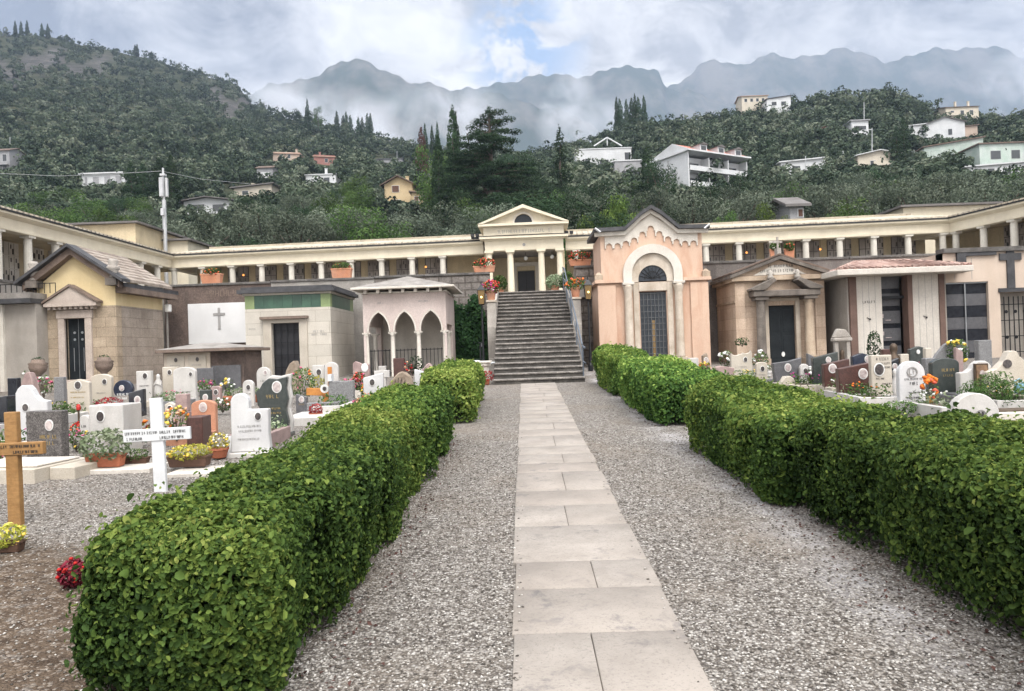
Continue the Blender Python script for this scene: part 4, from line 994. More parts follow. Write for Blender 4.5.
# ---- yellow chapel -----------------------------------------------
def yellow():
    D = 25.8
    t, w_ = root('yellow gabled chapel with tuff base, little pediment and dark green door', 'chapel', 38, 117, D, 'chapel')
    X = lambda px: P(px, 345, D).x-t.location.x
    Z = lambda px, py, d=D: P(px, py, d).z-t.location.z
    zm = Z(77, 306.5); ze = Z(38, 290)+.1; zp = Z(74, 262); dp = 3.4; dx = X(76.5); dw = .37; dh = Z(76, 318.5)
    b = MB().box(-w_, dx-dw, 0, .35, -.6, zm).box(dx+dw, w_, 0, .35, -.6, zm).box(dx-dw, dx+dw, 0, .35, dh, zm).build('base_wall', 'tuff', t)
    MB().box(w_-.3, w_, .353, dp, -.6, zm).box(-w_, -w_+.3, .353, dp, -.6, zm).each('side_base', 'side_stone', t)
    MB().prism([(-w_+.01, zm+.003), (w_-.01, zm+.003), (w_-.01, ze), (0, zp+.25), (-w_+.01, ze)], .01, .35).build('gable_wall', 'yellow', t)
    MB().box(w_-.3, w_-.01, .353, dp, zm+.003, ze).box(-w_+.01, -w_+.3, .353, dp, zm+.003, ze).each('side_wall', 'yellow', t)
    ov = .42; sl = (zp+.25-ze)/w_
    for s in (-1, 1):   # stone cornice under, black gutter edge over, tiles on top
        for (nm, mt, o0, o1, yf, zz0, zz1) in (('raking_cornice', 'brown_cornice', 0, .3, -.3, -.02, .24), ('verge', 'slate', 0, .5, -.48, .243, .36)):
            xa = s*(w_+o1)
            pa, pb = (xa, ze-sl*o1*.5), (0, zp+.25)
            MB().add([(pa[0], yf, pa[1]+zz0), (0, yf, pb[1]+zz0), (0, yf, pb[1]+zz1), (pa[0], yf, pa[1]+zz1), (pa[0], -.003 if nm == 'raking_cornice' else .1, pa[1]+zz0), (0, -.003 if nm == 'raking_cornice' else .1, pb[1]+zz0), (0, -.003 if nm == 'raking_cornice' else .1, pb[1]+zz1), (pa[0], -.003 if nm == 'raking_cornice' else .1, pa[1]+zz1)],
                [(0,1,2,3),(7,6,5,4),(0,4,5,1),(3,2,6,7),(0,3,7,4),(1,5,6,2)]).build(nm, mt, t)
        pa = (s*(w_+.42), ze-sl*.21+.25); pb = (0, zp+.5)
        MB().add([(pa[0], .103, pa[1]), (pb[0], .103, pb[1]), (pb[0], .103, pb[1]+.1), (pa[0], .103, pa[1]+.1), (pa[0], dp, pa[1]), (pb[0], dp, pb[1]), (pb[0], dp, pb[1]+.1), (pa[0], dp, pa[1]+.1)],
            [(0,1,2,3),(7,6,5,4),(0,4,5,1),(3,2,6,7),(0,3,7,4),(1,5,6,2)]).build('roof', 'tile_pale', t)
        x0, x1 = (w_+.003, w_+.4) if s > 0 else (-w_-.4, -w_-.003)
        MB().box(x0, x1, .0, dp+.5, ze-.3, ze-.1).build('eaves_cornice', 'brown_cornice', t)
        MB().box(x0 if s < 0 else x1-.05, x1 if s > 0 else x0+.05, -.1, dp+.55, ze-.097, ze+.05).box(min(x0, x1)+.06, max(x0, x1)-.06, 0, dp+.5, ze-.097, ze+.0).build('gutter', 'slate', t)
        u = MB().lathe([(.1, 0), (.16, .05), (.08, .14), (.2, .32), (.22, .42), (.13, .46), (.18, .6), (.12, .7)], 0, 0, 12).build('roof_urn', 'parapet', t, 0, True); u.location = (s*(w_-.06)+(.12 if s > 0 else 0), -.2, ze+.2)
        MB().box(s*(w_-.06)-.2+(.12 if s > 0 else 0), s*(w_-.06)+.2+(.12 if s > 0 else 0), -.4, 0, ze-.05, ze+.198).build('urn_base', 'dark_trim', u).parent = t
    # door surround and small pediment
    MB().box(dx-dw-.24, dx-dw, -.1, .1, -.6, dh).box(dx+dw, dx+dw+.24, -.1, .1, -.6, dh).box(dx-dw-.28, dx+dw+.28, -.12, .1, dh+.003, dh+.3).build('door_surround', 'pinkish_stone', t, .012)
    zc = dh+.303
    cn = MB().box(dx-.95, dx+.95, -.34, -.003, zc+.12, zc+.22)
    for i in range(9): cn.box(dx-.86+i*.195, dx-.86+i*.195+.1, -.26, -.003, zc+.02, zc+.118)
    cn.build('dentil_cornice', 'pinkish_stone', t)
    MB().prism([(dx-.98, zc+.223), (dx+.98, zc+.223), (dx, zc+.82)], -.3, -.003).build('small_pediment', 'pinkish_stone', t)
    for s in (-1, 1): MB().add([(dx+s*1.02, -.36, zc+.225), (dx, -.36, zc+.83), (dx, -.36, zc+.92), (dx+s*1.02, -.36, zc+.3), (dx+s*1.02, -.003, zc+.225), (dx, -.003, zc+.83), (dx, -.003, zc+.92), (dx+s*1.02, -.003, zc+.3)],
        [(0,1,2,3),(7,6,5,4),(0,4,5,1),(3,2,6,7),(0,3,7,4),(1,5,6,2)]).build('pediment_edge', 'brown_cornice', t)
    d = MB().box(dx-dw, dx+dw, .15, .2, .3, dh-.003).build('door', 'dark_door', t)
    dd = MB().box(dx-.006, dx+.006, .14, .148, .3, dh-.02)
    for s in (-1, 1):
        for q in (1.55, 1.8): dd.oval(dx+s*.14, q+.2, .045, .045, .13, .148)
        dd.box(dx+s*.18-.01, dx+s*.18+.01, .138, .148, .6, 1.45)
    dd.build('door_fittings', 'steel', d)
    MB().box(dx-.9, dx+.9, -.5, -.103, -.6, .15).box(dx-.7, dx+.7, -.3, -.1, .153, .3).build('door_step', 'pinkish_stone', t, .01)
    # lamp and pipe at the back corner
    MB().box(w_+.02, w_+.08, dp+.2, dp+.26, 0, ze-.3).build('drain_pipe', 'grey_render', t)
    MB().box(w_+.12, w_+.32, dp-.1, dp+.1, ze-.82, ze-.52).build('wall_lamp', 'globe', t, .02)
yellow()
# ---- mausoleum at the far left edge ------------------------------
def leftedge():
    D = 25.2
    t, w_ = root('flat roofed grey mausoleum at the left edge with a white corner post', 'mausoleum', -60, 37, D)
    Z = lambda px, py: P(px, py, D).z-t.location.z
    zt = Z(20, 304)
    MB().box(-w_, w_, 0, 3.5, -.5, zt).build('wall', 'concrete_grey', t)
    X = lambda px: P(px, 345, D).x-t.location.x
    MB().box(X(1), X(5.5), -.1, -.003, -.5, zt-.003).build('corner_post', 'white_trim', t)
    MB().box(X(-20), X(.6), -.04, -.003, -.5, zt-.2).build('dark_opening', 'red_brown', t)
    MB().box(-w_-.1, w_+.03, -.35, 3.5, zt+.003, zt+.17).build('eaves', 'slate', t); MB().box(-w_-.05, w_, -.28, 3.5, zt+.173, zt+.38).build('roof_slab', 'cap_grey', t)
    rl = MB()
    for i in range(12): x = X(-10)+i*.2; rl.box(x-.01, x+.01, .3, .32, zt+.383, zt+.75)
    rl.box(X(-10), X(-10)+2.2, .29, .299, zt+.72, zt+.75); rl.build('roof_railing', 'iron', t)
leftedge()
# ---- white mausoleum with green tile band ------------------------
def greenband():
    D = 26.0
    t, w_ = root('square white stone mausoleum with a green tile band under a black cornice', 'mausoleum', 246, 331.5, D)
    X = lambda px: P(px, 345, D).x-t.location.x
    Z = lambda px, py: P(px, py, D).z-t.location.z
    zc = Z(290, 294.5); zg = Z(290, 308); dp = 3.6; d0, d1 = X(272.5), X(300); dh = Z(286, 323)
    MB().box(-w_, d0, 0, .3, -.5, zg).box(d1, w_, 0, .3, -.5, zg).box(d0, d1, 0, .3, dh, zg).build('front_wall', 'travertine', t)
    MB().box(w_-.3, w_, .303, dp, -.5, zg).box(-w_, -w_+.3, .303, dp, -.5, zg).each('side_wall', 'travertine', t)
    gb_ = MB(); n = 9
    xs_ = np.linspace(-w_, w_, n+1)
    for i in range(n): 
        o = MB().box(xs_[i]+.003, xs_[i+1]-.003, .01, .3, zg+.004, zc-.004)
        o.build('green_tile', 'green_pale' if i in (0, n-1) else 'green_tile', t)
    for i in range(6):
        y0 = .303+(dp-.3)*i/6; MB().box(w_-.3, w_-.01, y0+.003, y0+(dp-.3)/6-.003, zg+.004, zc-.004).build('green_tile', 'green_pale' if i == 5 else 'green_tile', t)
    MB().box(-w_-.06, w_+.06, -.06, dp, zc, zc+.07).build('cornice_moulding', 'travertine', t)
    MB().box(-w_-.2, w_+.22, -.22, dp, zc+.073, zc+.2).build('cornice', 'slate', t); MB().box(-w_-.1, w_+.1, -.1, dp, zc+.203, zc+.3).build('roof_slab', 'slate', t)
    fw = X(264); fe = X(308)
    MB().box(fw, d0-.003, -.08, .1, -.5, dh+.14).box(d1+.003, fe, -.08, .1, -.5, dh+.14).box(d0-.003, d1+.003, -.083, .1, dh+.003, dh+.14).build('door_frame', 'cream_marble', t, .008)
    MB().box(fw-.06, fe+.06, -.22, .05, dh+.143, dh+.24).build('door_hood', 'brown_cornice', t)
    d = MB().box(d0, d1, .22, .27, -.3, dh-.003).build('door', 'shutter_dark', t)
    gate(MB(), d0+.03, d1-.03, .12, -.2, dh-.03, 4, 5, .016).build('door_grille', 'iron', d)
    mk_ = MB(); marks(mk_, X(313), X(326), Z(318, 332.5), .08, -.008, 12); marks(mk_, X(312), X(328), Z(318, 335.5), .08, -.008, 13); marks(mk_, X(248.5), X(257), Z(250, 330), .06, -.008, 14); mk_.build('inscription', 'letter_grey', t)
    mk_ = MB().box(X(318), X(323), -.03, -.003, Z(320, 374), Z(320, 366)); mk_.build('photo_plate', 'photo_dark', t)
greenband()
# ---- pink arcade -------------------------------------------------
def arcade():
    D = 26.2
    t, w_ = root('pale pink arcaded tomb with three pointed arches on slim white columns', 'mausoleum', 364, 447, D)
    X = lambda px: P(px, 345, D).x-t.location.x
    Z = lambda px, py: P(px, py, D).z-t.location.z
    zt = Z(405, 293); zs = Z(405, 331.5); za = Z(405, 311.5); dp = 3.2; cols = [X(q) for q in (366.5, 392.5, 418.5, 445)]
    zb = -.35
    def arches(xs_, y0, y1, m):
        mb = MB(); tr_ = MB()
        for a, b in zip(xs_, xs_[1:]):
            a0, b0 = a+.1, b-.1; wd = b0-a0; mid = (a0+b0)/2; rad = wd*.82; n = 9
            cL, cR = a0+rad, b0-rad
            hgt = math.sqrt(rad**2-(mid-cL)**2); k_ = (za-zs)/hgt
            angm = math.acos((mid-cL)/-rad) if False else math.acos((cL-mid)/rad)
            L_ = [(cL-rad*math.cos(angm*i/n), zs+k_*rad*math.sin(angm*i/n)) for i in range(n+1)]
            R_ = [(cR+rad*math.cos(angm*i/n), zs+k_*rad*math.sin(angm*i/n)) for i in range(n, -1, -1)]
            ln = L_+R_[1:]
            full = [(a, zs)]+[(a0-.0, zs)]+ln[1:-1]+[(b0, zs), (b, zs)]
            mb.strip([(x, zt) for x, z in full], full, y0, y1)
            out = [(x+(x-mid)*.14, zs+(z-zs)*1.1+.0) for x, z in ln]
            tr_.strip(out, ln, y0-.05, y0-.003)
        return mb, tr_
    mb, tr_ = arches(cols, 0, .2, 'pink'); mb.build('arcade_wall', 'pink_wall', t); tr_.build('arch_moulding', 'white_trim', t)
    MB().box(-w_, cols[0], 0, .2, zb, zt).box(cols[-1], w_, 0, .2, zb, zt).each('corner_pier', 'pink_wall', t)
    def col(x, y, r=.085):
        c_ = MB().lathe([(.13, zb+.1), (.13, zb+.18), (r, zb+.26), (r*.9, zs-.18), (r*.9, zs-.15), (.14, zs-.06)], x, y, 12).build('column', 'white_trim', t, 0, True)
        MB().box(x-.15, x+.15, y-.13, y+.13, zs-.057, zs-.004).build('capital', 'white_trim', c_); MB().box(x-.15, x+.15, y-.14, y+.14, zb-.3, zb+.098).build('plinth', 'white_trim', c_)
    for i, x in enumerate(cols): col(x, .1)
    for x in (cols[0], cols[-1]): col(x+(.02 if x < 0 else -.02), 1.5)
    for s in (-1, 1):
        x0, x1 = (w_-.2, w_) if s > 0 else (-w_, -w_+.2)
        MB().box(x0, x1, .203, dp, zs+.25, zt).box(x0, x1, 2.2, dp, zb, zs+.247).each('side_wall', 'pink_wall', t)
    MB().box(-w_+.2, w_-.2, 2.6, dp-.01, zb, zt-.05).build('back_wall', 'white_trim', t)
    MB().box(-w_+.2, w_-.2, .203, 2.597, zt-.1, zt-.02).build('soffit', 'white_trim', t)
    MB().box(-w_-.02, w_+.02, -.3, dp, zb-.4, zb-.003).build('floor_slab', 'cap_grey', t)
    g = MB(); zg0, zg1 = zb+.05, Z(405, 350)
    for a, b in zip(cols, cols[1:]):
        n = 7
        for i in range(1, n): x = a+(b-a)*i/n; g.box(x-.011, x+.011, .09, .112, zg0, zg1+.05)
        for z in (zg1, zg0+.12): g.box(a+.1, b-.1, .08, .0895, z-.014, z+.014)
    g.build('railing', 'iron', t)
    mk_ = MB(); marks(mk_, X(377), X(386), Z(380, 304), .07, -.008, 31); marks(mk_, X(419), X(430), Z(425, 302), .07, -.008, 32); mk_.build('inscription', 'letter_grey', t)
    MB().box(-w_-.05, w_+.05, -.05, dp, zt+.003, zt+.06).build('frieze_moulding', 'white_trim', t)
    br = MB()
    for i in range(7): x = -w_+.1+i*(2*w_-.3)/6; br.box(x, x+.1, -.26, -.053, zt+.0, zt+.14)
    br.each('bracket', 'white_trim', t)
    MB().box(-w_-.34, w_+.36, -.42, dp, zt+.143, zt+.22).build('cornice', 'white_trim', t, .01)
    zr = zt+.223
    MB().add([(-w_-.3, -.38, zr), (w_+.3, -.38, zr), (w_+.3, dp, zr), (-w_-.3, dp, zr), (0, 1.1, zr+.5)], [(0, 1, 4), (1, 2, 4), (2, 3, 4), (3, 0, 4)]).build('roof', 'cap_grey', t)
    ot = MB().lathe([(.18, 0), (.22, .1), (.3, .4), (.3, .5)], 0, 0, 10).build('inner_urn', 'bronze', t); ot.location = (.3, 1.6, zb)
arcade()
# ---- low ossuary block -------------------------------------------
def ossuary():
    D = 22.8
    t, w_ = root('low ossuary block with a brown stone slab roof and four marble niche fronts', 'ossuary', 163, 243, D, 'ossuary', 0)
    Z = lambda px, py: P(px, py, D).z-t.location.z
    zr = Z(200, 352); X = lambda px: P(px, 365, D).x-t.location.x
    MB().box(-w_, w_, 0, 1.6, -.4, zr).build('body', 'brown_wall', t)
    xa, xb = X(165), X(211)
    fr = MB().box(xa, xb, -.06, -.003, -.3, zr-.01).build('front_frame', 'pale_stone', t)
    for i in range(2):
        for j in range(2):
            x0 = xa+.1+(xb-xa-.1)/2*i; x1 = x0+(xb-xa-.1)/2-.12; z1 = zr-.1-j*.72
            q = MB().box(x0, x1, -.09, -.063, z1-.58, z1).build('niche_front', 'cream_marble', t, .006)
            mk_ = MB(); marks(mk_, x0+.12, x1-.1, z1-.34, .06, -.1, 40+i+2*j); marks(mk_, x0+.12, x1-.1, z1-.46, .05, -.1, 50+i+2*j); mk_.build('inscription', 'letter_grey', q)
            MB().oval(x0+.3, z1-.13, .05, .07, -.11, -.093).build('photo_plate', 'photo_dark', q)
    MB().box(X(212), X(241), -.05, -.003, -.3, zr-.45).build('side_panel', 'grey_granite', t)
    MB().box(-w_-.1, w_+.2, -.35, 1.9, zr+.003, zr+.1).build('slab', 'brown_cornice', t, .01)
    MB().add([(-w_-.1, -.35, zr+.103), (w_+.2, -.35, zr+.103), (w_+.2, 1.9, zr+.103), (-w_-.1, 1.9, zr+.103), (-.3, .6, zr+.3), (.3, .6, zr+.3)], [(0, 1, 5, 4), (1, 2, 5), (2, 3, 4, 5), (3, 0, 4)]).build('roof', 'cap_grey', t)
ossuary()
# ------------------------------------------------------------------ hedges
def rbox(n, hx, hy, hz_, r):
    """points and normals on a rounded box (no bottom face)"""
    ar = np.array([4*hx*hy, 4*hx*hz_, 4*hx*hz_, 4*hy*hz_, 4*hy*hz_]); k_ = rng.choice(5, n, p=ar/ar.sum())
    u, v = rng.uniform(-1, 1, n), rng.uniform(-1, 1, n); p = np.empty((n, 3))
    p[k_ == 0] = np.stack([u*hx, v*hy, 0*u+hz_], 1)[k_ == 0]
    for q, s in ((1, -1), (2, 1)): p[k_ == q] = np.stack([u*hx, 0*u+s*hy, v*hz_], 1)[k_ == q]
    for q, s in ((3, -1), (4, 1)): p[k_ == q] = np.stack([0*u+s*hx, u*hy, v*hz_], 1)[k_ == q]
    lim = np.array([hx-r, hy-r, hz_-r]); inner = np.clip(p, -lim, lim); inner[:, 2] = np.where(p[:, 2] < 0, p[:, 2], inner[:, 2])
    d = unit(p-inner); return inner+d*r, d
def hedge(label, x0, x1, y0, y1, H, n, size, seed, r=.24, dense=1.0, lump=.07, skew=0):
    cx, cy_ = (x0+x1)/2, (y0+y1)/2; t = thing('hedge', label, 'hedge', (cx, cy_, SL*cy_))
    hx, hy, hz_ = (x1-x0)/2, (y1-y0)/2, H/2
    p, d = rbox(n, hx, hy, hz_, r)
    wp_ = p+np.array([cx, cy_, 0])
    lum = sines(wp_, 2.6, seed)*lump*1.1+sines(wp_, 8.0, seed+1)*lump*.8
    if y1-y0 > 2.5:
        ph = wp_[:, 1]/1.25+.35*np.sin(wp_[:, 1]*1.9+seed)+.12*np.sign(d[:, 0]); lum -= .10*np.abs(np.cos(np.pi*ph))**7*(.4+.6*np.clip(1-d[:, 2], 0, 1))
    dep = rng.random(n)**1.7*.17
    stray = (rng.random(n) < .05)*rng.random(n)*.085
    q = p+d*(lum-dep+stray+.02)[:, None]
    hole = sines(wp_, 6.5, seed+2)+.5*sines(wp_, 15, seed+3); low = np.clip((-.15-p[:, 2]/hz_)/.85, 0, 1)
    keep = (hole < .82-low*.95) | (rng.random(n) < .22)
    # taper in a little toward the foot
    q[:, 0] *= 1-.10*low; q[:, 1] *= 1-.04*low
    q[:, 0] += skew*(q[:, 1]/hy)
    q[:, 2] += hz_+.02 + SL*q[:, 1]
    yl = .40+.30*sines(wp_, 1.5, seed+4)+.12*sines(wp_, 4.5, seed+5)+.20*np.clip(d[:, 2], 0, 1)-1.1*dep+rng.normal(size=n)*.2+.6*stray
    q, d, yl = q[keep], d[keep], yl[keep]
    sz = size if np.isscalar(size) else np.interp(q[:, 1]+cy_, *size)
    sz = sz*np.exp(rng.normal(size=len(q))*.22)
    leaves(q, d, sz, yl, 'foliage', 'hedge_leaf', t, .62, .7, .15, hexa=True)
    # woody inside
    tw = MB(); r_ = random.Random(seed); nst = max(5, int((y1-y0)*5))
    for i in range(nst):
        yy = -hy+.1+(2*hy-.2)*(i+r_.random())/nst; xx = r_.uniform(-.3, .3)*hx
        b = Vector((xx*.6, yy, SL*yy-.03))
        for k2 in range(4):
            e = Vector((xx+r_.uniform(-.6, .6)*hx, yy+r_.uniform(-.25, .25), SL*yy+H*r_.uniform(.55, .92)))
            tw.tube([b, b.lerp(e, .45)+Vector((r_.uniform(-.05, .05), r_.uniform(-.05, .05), .05)), e], .012, 4, .004)
    tw.build('twigs', 'bark', t)
    # shaded mass of inner leaves
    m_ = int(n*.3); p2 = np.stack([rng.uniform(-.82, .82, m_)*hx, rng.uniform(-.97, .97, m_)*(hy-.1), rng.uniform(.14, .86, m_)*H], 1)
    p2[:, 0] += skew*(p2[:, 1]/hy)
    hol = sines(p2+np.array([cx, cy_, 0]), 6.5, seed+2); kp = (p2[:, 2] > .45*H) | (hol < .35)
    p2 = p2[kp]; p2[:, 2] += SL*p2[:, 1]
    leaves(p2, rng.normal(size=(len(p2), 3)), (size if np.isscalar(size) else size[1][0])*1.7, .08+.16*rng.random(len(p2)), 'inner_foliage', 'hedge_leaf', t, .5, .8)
    return t
hedge('long low clipped hedge nearest on the left of the path, rounded front end', -2.24, -1.17, 3.42, 8.2, .88, 150000, ([3.3, 8.2], [.033, .036]), 3, skew=.0)
hedge('clipped hedge block on the left joined behind the nearest hedge', -2.25, -1.13, 8.25, 11.6, .87, 42000, .043, 13)
hedge('small rounded hedge on the left nearest to the foot of the stairs', -1.98, -.95, 13.2, 17.6, .92, 34000, .052, 23)
hedge('big wide clipped hedge filling the lower right of the path', 2.46, 4.0, 2.2, 6.6, .93, 140000, ([2.5, 8], [.033, .037]), 33)
hedge('wide clipped hedge on the right with yellowish new growth on top', 2.22, 3.65, 6.65, 10.2, .86, 66000, .043, 43)
hedge('mid-distance clipped hedge on the right in front of the peach chapel', 2.08, 3.5, 12.0, 16.4, .88, 44000, .052, 53)
hedge('small clipped hedge on the right beside the foot of the stairs', 2.02, 3.05, 16.9, 20.6, .97, 26000, .06, 63)
# dead leaves and stones lying along the hedge foot
fl = rng.random((1500, 2)); side = rng.integers(0, 4, 1500)
xx = np.choose(side, [-1.12, -2.25, 2.38, 2.3])+rng.normal(size=1500)*.13; yy_ = np.choose(side, [3.4, 3.4, 2.6, 12.0])+fl[:, 0]*np.choose(side, [8, 8, 7.5, 8])
pp = np.stack([xx, yy_, SL*yy_+.012], 1)
struct(leaves(pp, np.tile([0, 0, 1.], (1500, 1)), .035, rng.random(1500)*.7, 'fallen_leaves', 'rust_leaf', None, .35), 'stuff')
# loose pebbles over the gravel close by
def pebbles(n):
    y = 2.4+9.5*rng.random(n)**1.7; x = rng.uniform(-1, 1, n)*(1.0+.62*y)
    edge = (((x > -.13) & (x < -.06)) | ((x > .81) & (x < .88))) & (rng.random(n) < .12); kp = (~((x > -.13) & (x < .88)) | edge) & ~((x < -2.1) & (y < 6.2) & (rng.random(n) < .85)); x, y = x[kp], y[kp]; n = len(x)
    s = rng.uniform(.0045, .0105, n)*(1+.03*y)
    base = np.array([(1, 0, 0), (.45, .85, 0), (-.6, .75, 0), (-1, -.1, 0), (-.4, -.9, 0), (.6, -.75, 0), (.1, .1, .75), (0, 0, -.6)], float)
    fc = [(i, (i+1) % 6, 6) for i in range(6)]+[((i+1) % 6, i, 7) for i in range(6)]
    a = rng.uniform(0, 6.28, n); ca, sa = np.cos(a), np.sin(a)
    v = np.repeat(base[None], n, 0)*(1+.25*rng.normal(size=(n, 8, 1)))*s[:, None, None]*np.array([1.15, .85, .8])
    vx = v[..., 0]*ca[:, None]-v[..., 1]*sa[:, None]; vy = v[..., 0]*sa[:, None]+v[..., 1]*ca[:, None]
    v = np.stack([vx+x[:, None], vy+y[:, None], v[..., 2]+(SL*y+s*.25+.022*((x > -.13) & (x < .88)))[:, None]], -1).reshape(-1, 3)
    tri = (np.array(fc)[None]+(np.arange(n)*8)[:, None, None]).reshape(-1, 3)
    struct(rawmesh('pebbles', v, tri, 'pebble', None, np.repeat(rng.random(n), 8)), 'stuff')
m, kk, b_, o_ = newmat('pebble')
kk.l(kk.ramp(kk.n('Attribute', attribute_name='rnd').outputs['Fac'], GST), b_.inputs['Base Color']); b_.inputs['Roughness'].default_value = .8; b_.inputs['Specular IOR Level'].default_value = .25
pebbles(90000)
# ------------------------------------------------------------------ flowers and pots
def petals(pts, r, name, m, parent, k_=6):
    n = len(pts); vs, fs = [], []
    a = np.arange(k_)*2*np.pi/k_
    up = unit(np.stack([rng.normal(size=n)*.6, rng.normal(size=n)*.6-.45, np.ones(n)*.8], 1))
    t1 = unit(np.cross(up, rng.normal(size=(n, 3)))); t2 = np.cross(up, t1); rr = r*rng.uniform(.7, 1.25, n)
    ring = pts[:, None]+(t1[:, None]*np.cos(a)[None, :, None]+t2[:, None]*np.sin(a)[None, :, None])*rr[:, None, None]
    mid = pts[:, None]+up[:, None]*rr[:, None, None]*.75; lowr = pts[:, None]-up[:, None]*rr[:, None, None]*.4
    v = np.concatenate([ring, mid, lowr], 1); tri = []
    for i in range(k_): tri += [(i, (i+1) % k_, k_), ((i+1) % k_, i, k_+1)]
    tri = (np.array(tri)[None]+(np.arange(n)*(k_+2))[:, None, None]).reshape(-1, 3)
    return rawmesh(name, v.reshape(-1, 3), tri, m, parent)
def plant(t, z, rx, ry, rz_, nl, ls, leaf, blooms=(), seed=0, nb=14, br=.035):
    """a mound of leaves with blossoms; parts of the pot t"""
    if nl:
        nl = int(nl*2.2); ls *= 1.15
        p, nn, d = blob_points([(0, 0, z+rz_*.6, rx, ry, rz_), (rx*.3, 0, z+rz_*.7, rx*.6, ry*.8, rz_*.9), (-rx*.35, .0, z+rz_*.65, rx*.55, ry*.8, rz_*.85)], nl, .7)
        kp = p[:, 2] > z-.05
        leaves(p[kp], nn[kp], ls, .5+.25*d[kp, 2]+.2*rng.normal(size=kp.sum()), 'leaves', leaf, t, .8, .5)
    for m_ in blooms:
        d = unit(rng.normal(size=(nb, 3))*np.array([1, 1, .8])+np.array([0, -.35, .55])); p = d*np.array([rx, ry, rz_])*rng.uniform(.75, 1.08, (nb, 1))+np.array([0, 0, z+rz_*.62])
        petals(p, br, 'blossoms', 'petal_'+m_, t)
def pot(label, loc, kind='round', w_=.3, h=.22, m='terracotta', leaf='plant_leaf', blooms=(), pr=(.24, .2, .2), nl=260, ls=.06, nb=14, br=.035, rz=0, cat='flower pot', name='flower_pot', group=None):
    t = thing(name, label, cat, loc, rz, group)
    if kind == 'round':
        o = MB().lathe([(w_*.34, 0), (w_*.36, .01), (w_*.47, h*.8), (w_*.5, h*.8), (w_*.5, h), (w_*.44, h), (w_*.43, h*.9)], 0, 0, 16).build('pot', m, t, 0, False)
    elif kind == 'trough':
        d_ = w_*.36; q = MB()
        q.add([(-w_*.45, -d_*.4, 0), (w_*.45, -d_*.4, 0), (w_*.45, d_*.4, 0), (-w_*.45, d_*.4, 0), (-w_*.5, -d_*.5, h*.85), (w_*.5, -d_*.5, h*.85), (w_*.5, d_*.5, h*.85), (-w_*.5, d_*.5, h*.85)],
              [(3, 2, 1, 0), (0, 1, 5, 4), (1, 2, 6, 5), (2, 3, 7, 6), (3, 0, 4, 7), (4, 5, 6, 7)])
        o = q.build('pot', m, t, .008)
        MB().box(-w_*.52, w_*.52, -d_*.53, -d_*.42, h*.853, h).box(-w_*.52, w_*.52, d_*.42, d_*.53, h*.853, h).box(-w_*.52, -w_*.45, -d_*.417, d_*.417, h*.853, h).box(w_*.45, w_*.52, -d_*.417, d_*.417, h*.853, h).build('rim', m, o)
    elif kind == 'vase':
        o = MB().lathe([(w_*.4, 0), (w_*.5, .02), (w_*.3, h*.15), (w_*.42, h*.5), (w_*.5, h), (w_*.4, h)], 0, 0, 14).build('vase', m, t, 0, True)
    MB().lathe([(w_*.4, h*.86), (w_*.1, h*.93)], 0, 0, 10).build('soil', 'soil', t) if kind == 'round' else None
    plant(t, h*.85, *pr, nl, ls, leaf, blooms, 0, nb, br)
    return t
# terracotta planters on the terrace parapets
def parapet_planter(px0, px1, pyb, y, z, label, blooms, leaf='plant_leaf', h=.42, m='terracotta_pale', nl=420):
    a, b = P(px0, pyb, y), P(px1, pyb, y); wv = b.x-a.x
    return pot(label, ((a.x+b.x)/2, y, z), 'trough', wv, h, m, leaf, blooms, (wv*.5, .22, .2), nl, .07, 10, .04, cat='planter', name='planter')
parapet_planter(202, 222, 283, 30.42, 5.123, 'terracotta planter of trailing flowers on the wall over the brown lettering', ('orange', 'coral'), 'green_leaf')
parapet_planter(332, 352, 276, 30.42, 5.153, 'terracotta planter on the grey wall above the green-banded mausoleum', ('red',), 'green_leaf')
parapet_planter(770, 780, 256, 28.92, 5.123, 'small square terracotta planter left of the roof cross on the sandstone chapel', (), 'green_leaf')
parapet_planter(784.5, 794, 256, 28.92, 5.123, 'small square terracotta planter right of the roof cross on the sandstone chapel', ('coral',), 'green_leaf')
p_ = P(1010, 250, 24.5); pot('long terracotta planter on the wall under the right gallery wing', (20.4, p_.y, 5.103), 'trough', 2.0, .42, 'terracotta_pale', 'green_leaf', ('coral',), (1.0, .25, .22), 500, .07, 12, .045, R(-80), 'planter', 'planter')
for s, px, pyb, nm in ((-1, 493, 270, 'left'), (1, 572, 264, 'right')):
    zz_ = 5.183 if s < 0 else 5.203; y_ = 30.4 if s < 0 else 29.45
    xx_ = -1.55 if s < 0 else 2.42
    pot('flower box of %s geraniums on the terrace wall %s of the portico steps' % (('red and orange', 'left') if s < 0 else ('coral', 'right')), (xx_, y_, zz_), 'trough', .9, .26, 'terracotta_pale', 'green_leaf', ('red', 'coral') if s < 0 else ('coral', 'red'), (.5, .26, .24), 420, .07, 26, .05, 0, 'planter', 'planter')
zc_ = ZB+(TER-ZB)/(ST1-ST0)*(26.1-ST0)+1.003
pot('terracotta pot of pink and red geraniums on the left stair post', (STX-STW/2-.17, 26.28, zc_), 'round', .36, .36, 'terracotta_pale', 'plant_leaf', ('magenta', 'red', 'coral'), (.36, .3, .26), 500, .06, 30, .05)
pot('terracotta pot of orange geraniums on the right stair post', (STX+STW/2+.17, 26.28, zc_), 'round', .36, .36, 'terracotta_pale', 'plant_leaf', ('orange', 'coral'), (.38, .3, .26), 500, .06, 20, .05)
